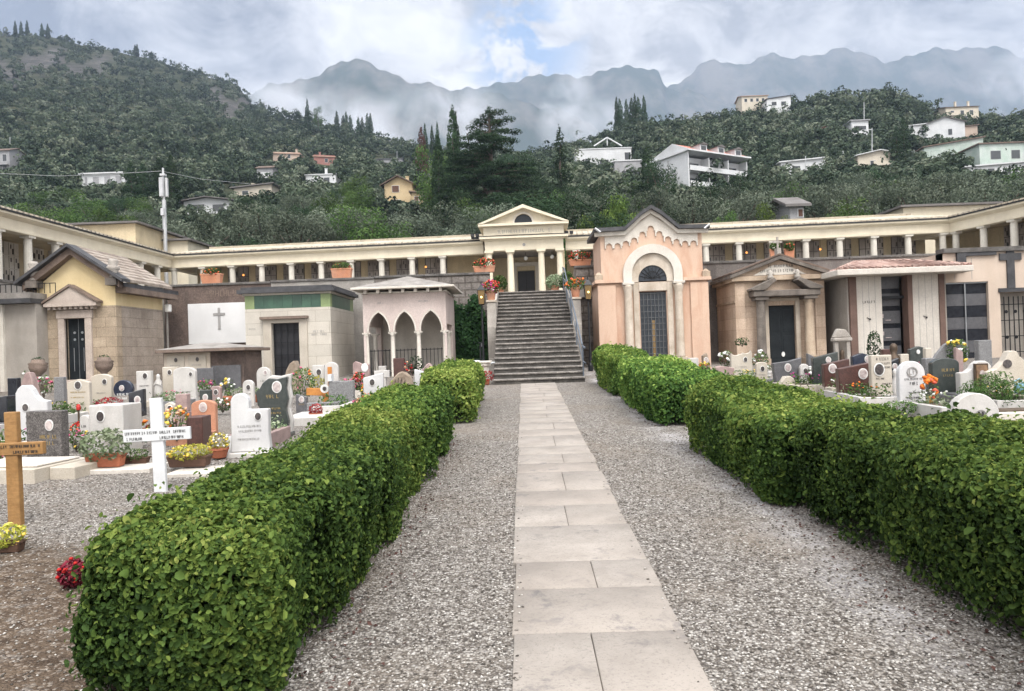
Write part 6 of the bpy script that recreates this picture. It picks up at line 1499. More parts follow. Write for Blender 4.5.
# the great cedar: tiers of drooping shelves
def cedar():
    global rng
    rng = np.random.default_rng(9); r_ = random.Random(9); d = 104; p = P(488, 106, d); z0 = float(terrain(p.x, d)); Hh_ = p.z-z0
    t = thing('cedar_tree', 'huge dark cedar with layered drooping shelves left of the portico pediment', 'tree', (p.x, d, z0))
    bl = []; tb = MB(); tb.tube([(0, 0, -1), (.2, 0, Hh_*.5), (.1, .1, Hh_*.96)], .55, 9, .1)
    def shelf(z, a, L, th):
        tip = Vector((L*math.cos(a), L*math.sin(a), z-.06*L)); tb.tube([(0.1, 0, z-.3), tip*.5+Vector((0, 0, z*.5+.2)), tip], .13, 5, .03)
        k2 = max(2, int(L/1.1))
        for i in range(k2):
            f = (i+1)/k2; bl.append((tip.x*f+r_.uniform(-.4, .4), tip.y*f+r_.uniform(-.4, .4), z-.06*L*f+r_.uniform(-.15, .2), .75+.55*f, .75+.55*f, th))
    z = 1.8
    while z < Hh_-1.2:
        f = z/Hh_; L = 8.6*(1-f)**.6+.6
        for j in range(7 if f < .7 else 5): shelf(z+r_.uniform(-.4, .4), r_.uniform(0, 6.28), L*r_.uniform(.6, 1.08), .34)
        z += 1.05
    for i in range(5): bl.append((r_.uniform(-.4, .4), r_.uniform(-.4, .4), Hh_-.3-i*.35, .4+.2*i, .4+.2*i, .25))
    # the second leader on the left
    for i in range(26): zq = Hh_*r_.uniform(.45, .80); a = r_.uniform(0, 6.28); q = 2.0*(1-(zq/Hh_-.45)/.4)+.5; bl.append((-3.2+q*math.cos(a)*.7, q*math.sin(a), zq, .9, .9, .32))
    tb.tube([(0, 0, Hh_*.3), (-2.4, 0, Hh_*.5), (-3.2, 0, Hh_*.8)], .25, 6, .06)
    pq, nn, dd_ = blob_points(bl, 80000, .8)
    leaves(pq, nn, .27, clump_rv(pq, dd_, .9, 5, .5), 'crown', 'dark_leaf', t, .6, .55)
    tb.build('trunk', 'bark', t)
cedar()
# the row of big olives just behind the gallery roofs
OL = [(12, 204, 66), (48, 212, 60), (196, 214, 62), (232, 204, 66), (262, 197, 70), (296, 205, 62), (330, 196, 68), (362, 205, 64), (398, 208, 62), (432, 201, 66), (468, 206, 62), (560, 190, 66), (585, 183, 70), (655, 180, 74), (688, 186, 68), (738, 183, 66), (760, 178, 74), (822, 168, 70), (848, 176, 64), (880, 168, 68), (915, 172, 64), (950, 164, 70), (985, 170, 64), (1020, 162, 68)]
ORD = ['first', 'second', 'third', 'fourth', 'fifth', 'sixth', 'seventh', 'eighth', 'ninth']; cnt = {}
for i, (x, y, d) in enumerate(OL):
    z_ = next((q for q in (('the left gallery wing', 75), ('the corner pavilion', 250), ('the left gallery half', 400), ('the portico roof', 500), ('the peach chapel', 700), ('the sandstone chapel', 800), ('the red tiled mausoleum', 930), ('the right gallery corner', 2000)) if x < q[1]))[0]
    tree_px('olive', x, y, d, 'big grey olive, %s from the left of those just behind %s' % (ORD[cnt.setdefault(z_, 0)], z_), 'big olive trees just behind '+z_, w_=tr_r.uniform(.95, 1.2)); cnt[z_] += 1
# woods ---------------------------------------------------------------
rng = np.random.default_rng(21)
def blocked(x, y, z, w_, hgt):
    px0, py0 = proj((x-w_, y, z+hgt)); px1, py1 = proj((x+w_, y, z))
    for a, b, c, d_, dist in KEEP:
        if y < dist+3 and px1 > a and px0 < c and py0 < d_ and py1 > b: return True
        if dist-2 < y < dist+10 and px1 > a and px0 < c and abs(proj((x, y, z))[1]-d_) < 6 and y < dist+9: return True
    return False
placed = []
ZONES = [(-200, 75, 'the left gallery wing'), (75, 185, 'the white mast'), (185, 300, 'the green banded mausoleum'), (300, 385, 'the white chimney house'), (385, 455, 'the pink arcade'), (455, 575, 'the portico'), (575, 655, 'the peach chapel'), (655, 760, 'the hotel'), (760, 850, 'the sandstone chapel'), (850, 930, 'the red tiled mausoleum'), (930, 1400, 'the right gallery corner')]
KIND = {'olive': 'silvery grey green olive tree', 'broad': 'rounded leafy green tree', 'dark': 'dark evergreen tree'}
def lab(kind, px_, y):
    z = next(q[2] for q in ZONES if q[0] <= px_ < q[1]); row = 'low down behind' if y < 75 else 'partway up the slope above' if y < 108 else 'high on the slope above'
    l_ = '%s %s %s' % (KIND[kind], row, z); return l_, l_.replace('tree', 'trees')
tries = 0
while len(placed) < 240 and tries < 9000:
    tries += 1
    y = 52*math.exp(tr_r.random()**.9*math.log(150/52)); b = tr_r.uniform(-.86, .82); x = b*y
    px_ = 523+b*720
    kind = tr_r.choices(['olive', 'broad', 'dark'], [.62, .2, .18])[0]
    if 430 < px_ < 640 and tr_r.random() < .35: kind = tr_r.choice(['broad', 'dark'])
    s = tr_r.uniform(.72, 1.12)*(1 if y > 60 else .8)
    if any((x-q[0])**2+(y-q[1])**2 < (2.3*(s+q[2]))**2*.55 for q in placed): continue
    z = float(terrain(x, y))
    if blocked(x, y, z, 2.6*s, HT[kind]*s*.9): continue
    if 425 < px_ < 535 and 60 < y < 102 and proj((x, y, z+HT[kind]*s))[1] < 196: continue
    placed.append((x, y, s)); tree(kind, (x, y, z-.2), s, *lab(kind, px_, y), sz=tr_r.uniform(.85, 1.1))
# far woods: one mass
def far_woods(n_try):
    B = rng.uniform(-1.0, 1.0, n_try); lo, hi = math.log(118), np.log(np.interp(B, db, dcv))
    Y = np.exp(lo+(hi-lo)*rng.random(n_try)**.85); X = B*Y; Z = terrain(X, Y); rk_ = rockmask(X, Y)
    sc_ = rng.uniform(2.2, 4.4, n_try)*np.interp(Y, [118, 300, 860], [.8, .95, 1.15])*(1-.25*(rng.random(n_try) < .3)); ht_ = sc_*rng.uniform(.85, 1.5, n_try)
    kp = rk_ < .55+.6*rng.random(n_try)
    for i in np.nonzero(kp)[0]:
        if blocked(X[i], Y[i], Z[i], sc_[i]*.8, ht_[i]*1.5): kp[i] = False
    X, Y, Z, sc_, ht_ = X[kp], Y[kp], Z[kp], sc_[kp], ht_[kp]; n = len(X)
    k_ = np.interp(Y, [118, 200, 400, 860], [260, 170, 95, 60]).astype(int)
    idx = np.repeat(np.arange(n), k_); m_ = len(idx)
    # each crown is a handful of billows
    nb_ = 6; bo = rng.normal(size=(n, nb_, 3))*np.array([.55, .55, .38]); bi = rng.integers(0, nb_, m_)
    d = unit(rng.normal(size=(m_, 3))); d[:, 2] = np.where(d[:, 2] < -.3, -d[:, 2], d[:, 2])
    loc = bo[idx, bi]+d*.52*(1-.3*rng.random((m_, 1)))
    p = np.stack([X[idx]+loc[:, 0]*sc_[idx], Y[idx]+loc[:, 1]*sc_[idx], Z[idx]+(.75+loc[:, 2]*.85)*ht_[idx]], 1)
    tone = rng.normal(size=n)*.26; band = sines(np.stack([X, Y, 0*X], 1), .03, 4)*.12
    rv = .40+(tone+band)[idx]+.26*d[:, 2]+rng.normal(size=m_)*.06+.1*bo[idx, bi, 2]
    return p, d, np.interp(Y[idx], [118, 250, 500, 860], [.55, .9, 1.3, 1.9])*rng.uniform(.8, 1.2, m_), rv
p, d, sz_, rv = far_woods(12000)
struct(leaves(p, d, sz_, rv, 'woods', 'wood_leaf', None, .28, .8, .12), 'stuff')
# ------------------------------------------------------------------ graves
rng = np.random.default_rng(55)
def outline(shape, a, h):
    if shape == 'rect': return [(-a, 0), (a, 0), (a, h), (-a, h)]
    if shape == 'seg': return [(-a, 0), (a, 0)]+[(a*math.cos(R(t)), h-.22*a*2+.44*a*math.sin(R(t))) for t in range(0, 181, 15)]
    if shape == 'round': return [(-a, 0), (a, 0)]+[(a*math.cos(R(t)), h-a+a*math.sin(R(t))) for t in range(0, 181, 12)]
    if shape == 'slantr': return [(-a, 0), (a, 0), (a*1.02, h*.84), (-a, h)]
    if shape == 'slantl': return [(-a, 0), (a, 0), (a, h), (-a*1.02, h*.86)]
    if shape == 'gable': return [(-a, 0), (a, 0), (a, h*.9), (0, h), (-a, h*.9)]
    if shape == 'shoulder': return [(-a, 0), (a, 0), (a, h*.72), (a*.55, h*.74), (a*.25, h*.82), (a*.05, h*.93), (-a*.2, h), (-a*.6, h), (-a*.85, h*.94), (-a, h*.86)]
    if shape == 'scroll': return [(-a, 0), (a*1.02, 0), (a*.94, h*.3), (a*.97, h*.72), (-a*.02, h*.72)]+[(-a*.47+a*.47*math.cos(R(t)), h-a*.5+a*.5*math.sin(R(t))) for t in range(-10, 200, 20)]+[(-a*.93, h*.3)]
    if shape == 'wave': return [(-a, 0), (a, 0), (a*1.02, h*.88), (a*.6, h*.93), (a*.2, h*.9), (-a*.3, h*.96), (-a*.7, h), (-a*1.05, h*.93)]
    if shape == 'ragged': return [(-a*.7, 0), (a*.85, 0), (a*.95, h*.2), (a*.8, h*.42), (a*.95, h*.6), (a*.85, h*.8), (a*.95, h), (a*.3, h*.96), (-a*.2, h*.98), (-a*.55, h*.9), (-a*.75, h*.8), (-a, h*.74), (-a*.9, h*.5), (-a*.62, h*.38), (-a*.75, h*.2)]
    if shape == 'scallop': return [(-a, 0), (a, 0), (a, h*.92), (a*.9, h)]+[(a*.05+.85*a*.5+a*.42*math.cos(R(t)), h*.97-h*.08*math.sin(R(t))) for t in range(20, 170, 30)]+[(0, h*.86)]+[(-a*.5+a*.42*math.cos(R(t)), h*.9-h*.06*math.sin(R(t))) for t in range(20, 170, 30)]+[(-a, h*.92)]
    if shape == 'wedge': return [(-a*.78, 0), (a*.72, 0), (a, h), (a*.2, h*.9), (-a, h*.84)]
    if shape == 'disc': return [(a*math.cos(R(t)), h-a+a*math.sin(R(t))) for t in range(-40, 221, 13)]
    if shape == 'wing': return [(-a, 0), (a*.2, 0), (a*.95, h*.75), (a, h), (a*.2, h*.8), (-a*.5, h*.4)]
    if shape == 'rock': return [(-a*.95, 0), (a, 0), (a*.95, h*.35), (a*.7, h*.8), (a*.3, h), (-a*.15, h*.94), (-a*.6, h*.7), (-a, h*.3)]
    if shape == 'swoop': return [(-a, 0), (a, 0), (a, h*.15), (a*.35, h*.2), (-a*.2, h*.45), (-a*.55, h), (-a, h*.9)]
def place(px, pyb): g = G(px, pyb); return g, g.y/FPX
def grave(label, px0, px1, pyt, pyb, shape, m, th=.13, yaw=0, slab=None, base=None, photo=None, text=(), tm='letter_dark', extra=None, cat='headstone', name='headstone', rock=False, sl=1.5, hb=.14):
    g, s = place((px0+px1)/2, pyb); t = thing(name, label, cat, g, yaw)
    top = P((px0+px1)/2, pyt, g.y).z-g.z; a = (px1-px0)*s/2; z0 = 0
    if base:
        MB().box(-a*1.12, a*1.12, -.1, th+.12, -.1, base[1]).build('base', base[0], t, .01); z0 = base[1]+.002
    ol = [(x, z+z0-(0 if z0 else .08 if z == 0 else 0)) for x, z in outline(shape, a, top-z0)]
    o = MB().prism(ol, 0, th)
    if rock: o.jitter(.03, len(label))
    st = o.build('stone', m, t, .012 if not rock else .03)
    if photo:
        u, v, kind = photo[:3]; r_ = photo[3] if len(photo) > 3 else .055
        q = MB().oval(u*a, z0+v*(top-z0), r_*1.2, r_*1.5, -.012, -.002).build('photo_frame', 'globe' if kind != 'photo_brown' else 'bronze', st)
        MB().oval(u*a, z0+v*(top-z0), r_*.95, r_*1.22, -.02, -.0125).build('portrait', kind, q)
    if text:
        mk_ = MB()
        for i, (u0, u1, v, hh) in enumerate(text): marks(mk_, u0*a, u1*a, z0+v*(top-z0), hh, -.006, i+len(label))
        if mk_.v: mk_.build('lettering', tm, st)
    if slab:
        MB().box(-a*1.1, a*1.1, -sl, -.012 if not base else -.11, -.15, hb).build('grave_slab', slab, t, .012)
        if a > .25: MB().box(-a*.85, a*.85, -sl+.14, -.2, hb+.002, hb+.03).build('slab_panel', slab, t, .006)
    if not slab and not rock and shape not in ('disc', 'swoop', 'wing') and g.y > 11 and a > .2:
        r_ = random.Random(label); ln = r_.uniform(1.0, 1.5); mm = r_.choice(['cream_marble', 'white_marble', 'light_granite', 'rose_stone', 'concrete_pale']); h2 = r_.uniform(.1, .2); y1 = -.11 if base else -.012
        kb = MB().box(-a*1.15, -a*1.15+.1, -ln, y1, -.1, h2).box(a*1.15-.1, a*1.15, -ln, y1, -.1, h2).box(-a*1.15+.101, a*1.15-.101, -ln, -ln+.1, -.1, h2-.004)
        kb.build('grave_border', mm, t, .008)
        MB().box(-a*1.15+.101, a*1.15-.101, -ln+.101, y1, -.1, h2-.03).build('bed_soil', 'soil', t)
        n_ = int(220*a*ln*r_.uniform(.5, 1.6)/.5); pq = np.stack([rng.uniform(-a, a, n_), rng.uniform(-ln+.15, -.15, n_), h2+rng.random(n_)**1.6*.2], 1)
        leaves(pq, rng.normal(size=(n_, 3))+np.array([0, 0, .8]), .075, rng.random(n_), 'foliage', r_.choice(['green_leaf', 'plant_leaf', 'plant_leaf', 'pale_leaf']), t, .6, .5)
        if r_.random() < .65:
            nb = r_.randrange(6, 18); pq = np.stack([rng.uniform(-a, a, nb)*.8, rng.uniform(-ln+.2, -.25, nb), h2+.12+rng.random(nb)*.12], 1)
            petals(pq, .024, 'bed_blossoms', 'petal_'+r_.choice(['red', 'pink', 'yellow', 'white', 'magenta', 'orange']), t)
    return t, st, a, top
def cross(label, px, pyt, pyb, pa0, pa1, pya, m, wp=.1, th=.07, lean=0, textrows=0, gloss=None, cat='grave cross', d=None):
    g, s = place(px, pyb); t = thing('grave_cross', label, cat, g, 0); t.rotation_euler = (0, lean, 0)
    top = P(px, pyt, g.y).z-g.z; za = P(px, pya, g.y).z-g.z; x0, x1 = (pa0-px)*s, (pa1-px)*s
    o = MB().box(-wp/2, wp/2, 0, th, -.25, top).build('post', m, t, .006)
    b = MB().box(x0, x1, -.012, th-.02, za-wp/2, za+wp/2).build('crosspiece', m, t, .006)
    if textrows:
        mk_ = MB(); marks(mk_, x0*.93, x1*.93, za+.012, wp*.22, -.018, 4); marks(mk_, x0*.9, x0*.35, za-wp*.36, wp*.22, -.018, 5); marks(mk_, x1*.1, x1*.85, za-wp*.36, wp*.22, -.018, 6)
        mk_.build('lettering', 'letter_dark', b)
    return t
def gpot(label, px, pyb, wpx, hpx, kind='round', m='terracotta', leaf='plant_leaf', blooms=(), spread=1.1, tall=1.0, dz=0, nl=220, nb=14, cat='flower pot', name='flower_pot', br=None, rz=0, ls=None, potpx=None):
    g, s = place(px, pyb); w_ = wpx*s; h = (potpx or hpx*.45)*s; rr = w_*.5*spread
    return pot(label, (g.x, g.y, g.z+dz), kind, w_, h, m, leaf, blooms, (rr, min(rr, .28), max(.08, (hpx*s-h)*.62*tall)), nl, ls or max(.035, 2.2*s), nb, br or max(.022, 1.5*s), rz, cat, name)
def bouquet(label, px, pyb, wpx, hpx, blooms, leaf='plant_leaf', dz=0, nl=160, nb=16, br=None, cat='flowers', name='flower_bunch'):
    g, s = place(px, pyb); t = thing(name, label, cat, (g.x, g.y, g.z+dz)); rr = wpx*s/2
    st = MB()
    for i in range(5): a = i*1.26; st.tube([(0, 0, 0), (rr*.5*math.cos(a), rr*.4*math.sin(a), hpx*s*.6)], .01, 4)
    st.build('stems', 'plant_leaf' if False else 'bark', t)
    plant(t, hpx*s*.25, rr, min(rr, .3), hpx*s*.42, nl, max(.04, 2.4*s), leaf, blooms, 0, nb, br or max(.025, 1.6*s)); return t
# ---- left, nearest row
cross('varnished wooden cross with engraved crosspiece at the left edge of the plot', 14, 412, 526, -40, 47, 449, 'oak', .125, .07, R(-.6), 1)
cross('white painted cross with black lettering standing behind the near hedge', 160, 398, 492, 126, 194, 434.5, 'white_paint', .145, .05, R(-1.4), 1)
t, st, a, top = grave('speckled grey granite headstone with an oval photo on a long pale grave slab', 25, 64, 411, 466, 'rect', 'speckled_granite', .16, R(-6), None, None, (.35, .74, 'photo_pale'), [(-.2, .8, .5, .05), (-.1, .7, .38, .05)], 'letter_gold')
t = thing('grave_slab', 'long pale stone grave slab below the speckled granite headstone', 'grave slab', G(30, 484), R(-6))
MB().box(-1.3, .06, 0, 1.0, -.1, .19).build('kerb', 'cream_marble', t, .012); MB().box(.063, .42, .25, 1.1, -.1, .17).build('kerb', 'cream_marble', t, .012); MB().box(-1.1, .0, .12, .9, .192, .22).build('slab', 'concrete_pale', t, .01)
gpot('small terracotta trough of pink cyclamen on the pale grave slab', 52, 462, 20, 19, 'trough', 'terracotta', 'plant_leaf', ('magenta', 'pink'), 1.2, 1, .13, 200, 9, br=.04, potpx=8)
t = thing('grave_slab', 'flat grey slab carrying the terracotta planter of pale succulents', 'grave slab', G(112, 474)); MB().box(-.42, .5, 0, .55, -.1, .06).build('slab', 'concrete_pale', t, .012)
gpot('rectangular terracotta planter of pale green succulents on a flat grey slab', 106, 471, 36, 36, 'trough', 'terracotta', 'pale_leaf', (), 1.35, 1.2, .06, 420, 0, 'planter', 'planter', potpx=13, ls=.07)
gpot('low dark trough of small green plants right of the succulent planter', 136, 466, 26, 13, 'trough', 'brown_pot', 'plant_leaf', (), 1.0, 1, .03, 200, 0, 'planter', 'planter', potpx=7)
gpot('long brown trough of yellow green sedum right of the white cross', 190, 470, 40, 24, 'trough', 'brown_pot', 'yellow_leaf', ('yellow',), 1.05, 1, .05, 500, 20, 'planter', 'planter', potpx=11, ls=.04)
t = thing('grave_slab', 'pale stone slab under the yellow green sedum trough', 'grave slab', G(192, 477)); MB().box(-.35, .42, 0, .6, -.1, .05).build('slab', 'concrete_pale', t, .012)
gpot('round terracotta bowl of yellow chrysanthemums beside the sedum trough', 219, 459, 20, 27, 'round', 'terracotta', 'yellow_leaf', ('yellow', 'white'), 1.05, 1, .02, 300, 22, potpx=10)
g, s = place(231, 453); t = thing('watering_jug', 'translucent white plastic jug beside the white scroll headstone', 'jug', g); MB().lathe([(.05, 0), (.055, .02), (.055, .18), (.03, .22), (.03, .26)], 0, 0, 12).build('jug', 'white_marble_clean', t, 0, True); MB().tube([(.05, 0, .17), (.1, 0, .15), (.1, 0, .07), (.054, 0, .05)], .009, 5).build('handle', 'white_marble_clean', t)
grave('tall white marble headstone with a carved scroll on its left shoulder', 231, 270, 393, 456, 'scroll', 'white_marble_clean', .15, R(5), None, ('white_marble', .06), (.45, .60, 'photo_dark', .045), [(-.6, .6, .42, .03), (-.55, .6, .34, .03), (-.6, .5, .2, .03)], 'letter_grey')
t, st, a, top = grave('dark slate headstone with ragged edges and a white rear face', 257, 290, 377, 437, 'ragged', 'green_granite', .1, R(3), None, ('green_granite', .07), (.3, .82, 'photo_pale', .07), [(-.4, .5, .62, .06), (-.3, .5, .42, .03), (-.35, .55, .34, .03)], 'letter_gold')
MB().prism([(x*1.06+.03, z+.05) for x, z in outline('ragged', a, top)], .104, .2).build('white_backing', 'white_marble', t, .012)
bouquet('small red flower bunch at the foot of the dark slate headstone', 277, 430, 10, 20, ('red',), 'green_leaf', .05, 80, 5)
bouquet('leafy green plants between the scroll and slate headstones', 268, 436, 16, 14, (), 'green_leaf', 0, 120, 0)
# ---- left, second row
grave('white marble headstone with a curved shoulder and two photos at far left', 17, 48, 385, 447, 'shoulder', 'white_marble_clean', .15, R(4), None, ('white_marble', .06), (-.35, .62, 'photo_dark', .05), [(-.5, .6, .42, .05), (-.4, .7, .33, .04)], 'letter_dark')
grave('square white marble grave block with a small dark photo and red flowers behind', 89, 125, 405, 456, 'rect', 'white_marble', .5, R(-3), None, None, (-.3, .78, 'photo_dark', .06))
gpot('dark red trailing plant on top of the square white grave block', 111, 447, 24, 13, 'trough', 'brown_pot', 'redleaf', ('red',), 1.1, 1, .62, 260, 8, potpx=3)
g, s = place(107, 458); t = thing('grave_lamp', 'small white mushroom shaped lamp in front of the square white grave block', 'grave lamp', (g.x, g.y, g.z)); MB().lathe([(.05, 0), (.02, .03), (.018, .34)], 0, 0, 10).build('stem', 'white_trim', t); MB().lathe([(.13, .341), (.12, .36), (.05, .41), (.01, .42)], 0, 0, 14).build('shade', 'globe', t, 0, True)
grave('white low marble headstone beside the square white block', 80, 90, 415, 446, 'round', 'white_marble', .1, 0, None, None, None, [(-.6, .6, .6, .04)])
bouquet('red cyclamens in a dark bowl left of the square white grave block', 82, 442, 22, 16, ('red', 'coral'), 'green_leaf', .1, 120, 12)
bouquet('pale pink blooms with grassy leaves beside the speckled granite headstone', 77, 452, 26, 24, ('pink', 'yellow'), 'plant_leaf', 0, 200, 7)
bouquet('yellow orange and red artificial flowers behind the crosspiece of the white cross', 140, 448, 26, 28, ('orange', 'yellow', 'red'), 'green_leaf', 0, 120, 6, .05)
bouquet('dense bouquet of cream and orange roses right of the white cross', 177, 446, 28, 38, ('orange', 'peach', 'yellow'), 'green_leaf', .08, 320, 8, .045)
grave('terracotta coloured headstone with a small dove plaque and sloping slab', 192, 216, 400, 436, 'seg', 'terracotta_stone', .12, R(3), 'terracotta_stone', None, (0, .8, 'photo_pale', .06), [(-.7, .7, .5, .035), (-.6, .6, .38, .035)], 'letter_dark', sl=1.0, hb=.1)
grave('dark brown granite block behind the rose bouquet', 187, 203, 417, 446, 'rect', 'red_granite', .4, R(4))
grave('rose grey stone cross on a stepped block behind the white cross', 176, 188, 394, 432, 'rect', 'rose_stone', .16, 0, None, ('rose_stone', .38))
bouquet('white cyclamens and ivy beside the terracotta headstone', 223, 415, 20, 16, ('white',), 'plant_leaf', .05, 160, 8)
gpot('orange clay pot standing left of the scroll headstone', 228, 408, 9, 16, 'vase', 'terracotta', 'plant_leaf', (), .8, 1, .05, 60, 0, potpx=10)
# ---- left, third row
grave('cream marble headstone with a dark photo below the chapel door', 68, 90, 379, 418, 'gable', 'cream_marble', .13, R(2), None, ('cream_marble', .1), (.0, .82, 'photo_dark', .07), [(-.7, .7, .6, .03), (-.7, .7, .45, .03)], 'letter_gold')
g, s = place(79, 424); t = thing('votive_lamp', 'thin red votive lamp before the cream marble headstone', 'votive lamp', g); MB().lathe([(.035, 0), (.02, .03), (.02, .28), (.04, .3)], 0, 0, 8).build('stand', 'bronze', t); MB().lathe([(.04, .301), (.045, .36), (.03, .42)], 0, 0, 8).build('glass', 'red_glass', t)
grave('cream headstone with a rounded left corner and carved emblem', 92, 112, 374, 412, 'seg', 'cream_marble', .13, R(3), None, ('cream_marble', .06), (.35, .78, 'photo_dark', .05), [(-.5, .5, .45, .03)], 'letter_grey')
grave('navy granite headstone shaped like a leaf with white lettering', 114, 133, 380, 412, 'disc', 'navy_granite', .12, R(4), None, ('black_granite', .12), (-.1, .7, 'photo_pale', .05), [(-.6, .6, .42, .06), (-.5, .5, .28, .05)], 'globe')
grave('polished black low headstone with silver plate beside the navy leaf stone', 129, 144, 389, 416, 'slantl', 'black_granite', .14, R(2), 'black_granite', None, (.2, .6, 'photo_pale', .06), sl=.9)
grave('narrow white marble headstone with a black photo left of the white statue', 137, 152, 371, 405, 'rect', 'white_marble', .13, R(2), None, ('white_marble', .08), (.2, .84, 'photo_dark', .06), [(-.6, .6, .5, .03)])
g, s = place(159, 404); t = thing('statue', 'small white madonna statue on a rocky base among the headstones', 'statue', g); t.scale = (.72,)*3
MB().lathe([(.2, 0), (.17, .15), (.13, .28), (.16, .3), (.15, .45), (.12, .7), (.115, .82), (.06, .92), (.07, .97), (.065, 1.05), (.02, 1.1)], 0, 0, 12).build('robed_figure', 'white_marble', t, 0, True)
ar_ = MB(); [ar_.tube([(sx*.1, 0, .8), (sx*.11, -.08, .68), (0, -.13, .76)], .03, 5) for sx in (-1, 1)]; ar_.build('folded_arms', 'white_marble', t); MB().ball((0, .0, 0), .24, 6, (1.1, .8, .8)).build('rock_base', 'rough_stone', t)
grave('tall white headstone with a black window motif behind the dark cracked one', 163, 178, 367, 402, 'rect', 'cream_marble', .13, R(2), None, None, (-.0, .85, 'photo_dark', .05))
grave('broad white marble headstone with a black fissure motif', 174, 196, 367, 406, 'seg', 'white_marble', .14, R(3), None, ('white_marble', .06), (.6, .8, 'photo_dark', .04), [(-.35, -.2, .55, .18), (-.5, .6, .3, .03)])
grave('grey granite flat panel headstone right of the ossuary niches', 197, 214, 368, 392, 'rect', 'grey_granite', .1)
gpot('yellow bloom in a dark vase standing in front of the ossuary', 186, 384, 7, 22, 'vase', 'black_granite', 'green_leaf', ('yellow', 'white'), 1.2, 1, .35, 40, 5, potpx=8)
bouquet('tall bunch of red and orange flowers in front of the ossuary', 226, 388, 30, 30, ('red', 'orange', 'red'), 'green_leaf', 0, 220, 14, .07)
bouquet('pink flowering bush left of the red and orange bunch', 207, 396, 22, 18, ('pink', 'magenta'), 'green_leaf', 0, 220, 9)
bouquet('yellow and white daisies in a vase below the red bunch', 228, 398, 14, 22, ('yellow', 'white'), 'plant_leaf', 0, 80, 7)
bouquet('low green succulents in a bowl behind the scroll headstone', 243, 398, 24, 12, (), 'pale_leaf', 0, 160, 0)
gpot('terracotta bowl of green plants between the red bunch and slate headstone', 254, 402, 18, 16, 'round', 'terracotta', 'plant_leaf', (), 1, 1, 0, 160, 0)
# ---- urns at the yellow chapel door
for px, lab in ((39, 'left'), (105, 'right')):
    uq = P(px, 396, 23.6); t = thing('stone_urn', 'weathered stone urn on a pedestal at the %s of the yellow chapel door' % lab, 'urn', (uq.x, 23.6, gz(23.6))); t.scale = (.72, .72, .95)
    MB().box(-.25, .25, -.25, .25, -.2, .5).build('pedestal', 'brown_cornice', t, .015)
    MB().lathe([(.18, .503), (.2, .56), (.12, .64), (.32, .78), (.4, .95), (.36, .98), (.42, 1.06), (.3, 1.1), (.26, 1.2)], 0, 0, 16).build('bowl', 'brown_cornice', t, 0, True)
    plant(t, 1.06, .26, .26, .14, 120, .07, 'dark_leaf')
# ---- left edge fragments
grave('black granite slab headstone at the left edge before the grey mausoleum', 8, 18, 378, 414, 'rect', 'black_granite', .15)
grave('dark granite stepped tomb at the far left edge', -14, 8, 396, 430, 'slantl', 'black_granite', .5, 0, None, ('grey_granite', .15))
grave('pinkish rough headstone with two white blooms behind the white shouldered stone', 18, 36, 372, 408, 'rock', 'rose_stone', .25, rock=True)
bouquet('two round white blooms on top of the pinkish rough headstone', 31, 392, 14, 22, ('white',), 'plant_leaf', .12, 40, 3, .1)
bouquet('pink and white bouquet right of the white shouldered headstone', 44, 402, 18, 26, ('pink', 'white'), 'plant_leaf', .1, 120, 10)
grave('pale grey granite column headstone between the urn and cream stones', 54, 64, 377, 402, 'rect', 'light_granite', .16)
bouquet('low green and brown grave plants below the grey granite column', 59, 414, 24, 14, ('yellow',), 'green_leaf', 0, 200, 3)
bouquet('dull pink and cream flowers low at the far left edge', 2, 470, 16, 36, ('pink',), 'plant_leaf', .1, 120, 6)
gpot('small clump of yellow green sedum at the foot of the wooden cross', 6, 552, 34, 30, 'trough', 'brown_pot', 'yellow_leaf', ('yellow',), 1.1, 1, 0, 260, 12, 'planter', 'planter', potpx=11, ls=.04)
bouquet('scarlet begonias growing against the near corner of the hedge', 73, 588, 26, 34, ('red',), 'redleaf', -.02, 260, 24, .017)
# ---- left, in front of the green banded mausoleum and arcade
grave('rounded tan boulder headstone before the green banded mausoleum door', 284, 300, 361, 392, 'rock', 'rough_stone', .4, rock=True)
grave('white headstone with a round head left of the boulder headstone', 257, 271, 367, 396, 'round', 'white_marble', .12, 0, None, None, (.3, .8, 'photo_pale', .05), [(-.5, .5, .5, .03)])
bouquet('tall rose bush with small flowers right of the slate headstone', 303, 404, 26, 40, ('pink', 'orange'), 'green_leaf', 0, 500, 8)
bouquet('yellow green bushy plant behind the grey granite cross', 318, 394, 18, 20, (), 'yellow_leaf', 0, 220, 0)
t, st, a, top = grave('white arched grave marker with an orange wooden panel inset', 325, 339, 362, 394, 'round', 'white_marble', .12); MB().box(-a*.5, a*.1, -.03, -.002, top*.25, top*.85).build('wood_panel', 'orange_wood', st)
grave('small white headstone with a framed dark photo left of the arched marker', 313, 325, 365, 394, 'rect', 'white_marble', .12, 0, None, None, (.1, .75, 'photo_dark', .07))
cross('orange varnished wooden cross leaning low with a white centre plaque', 326, 386, 408, 306, 348, 392, 'orange_wood', .17, .07, R(3))
g, s = place(326, 408.5); t = thing('photo_plaque', 'white quatrefoil photo plaque fixed on the leaning orange cross', 'plaque', (g.x, g.y-.06, g.z)); MB().oval(0, .46, .1, .1, -.01, .0).build('plaque', 'globe', t); MB().oval(0, .46, .045, .05, -.02, -.011).build('portrait', 'photo_dark', t)
t, st, a, top = grave('pale speckled granite headstone shaped like a thick stepped cross', 329, 354, 381, 410, 'rect', 'light_granite', .2, R(2)); MB().box(-a*1.0, -a*.7, -.03, .2, top+.003, top+.16).build('white_post', 'white_paint', t)
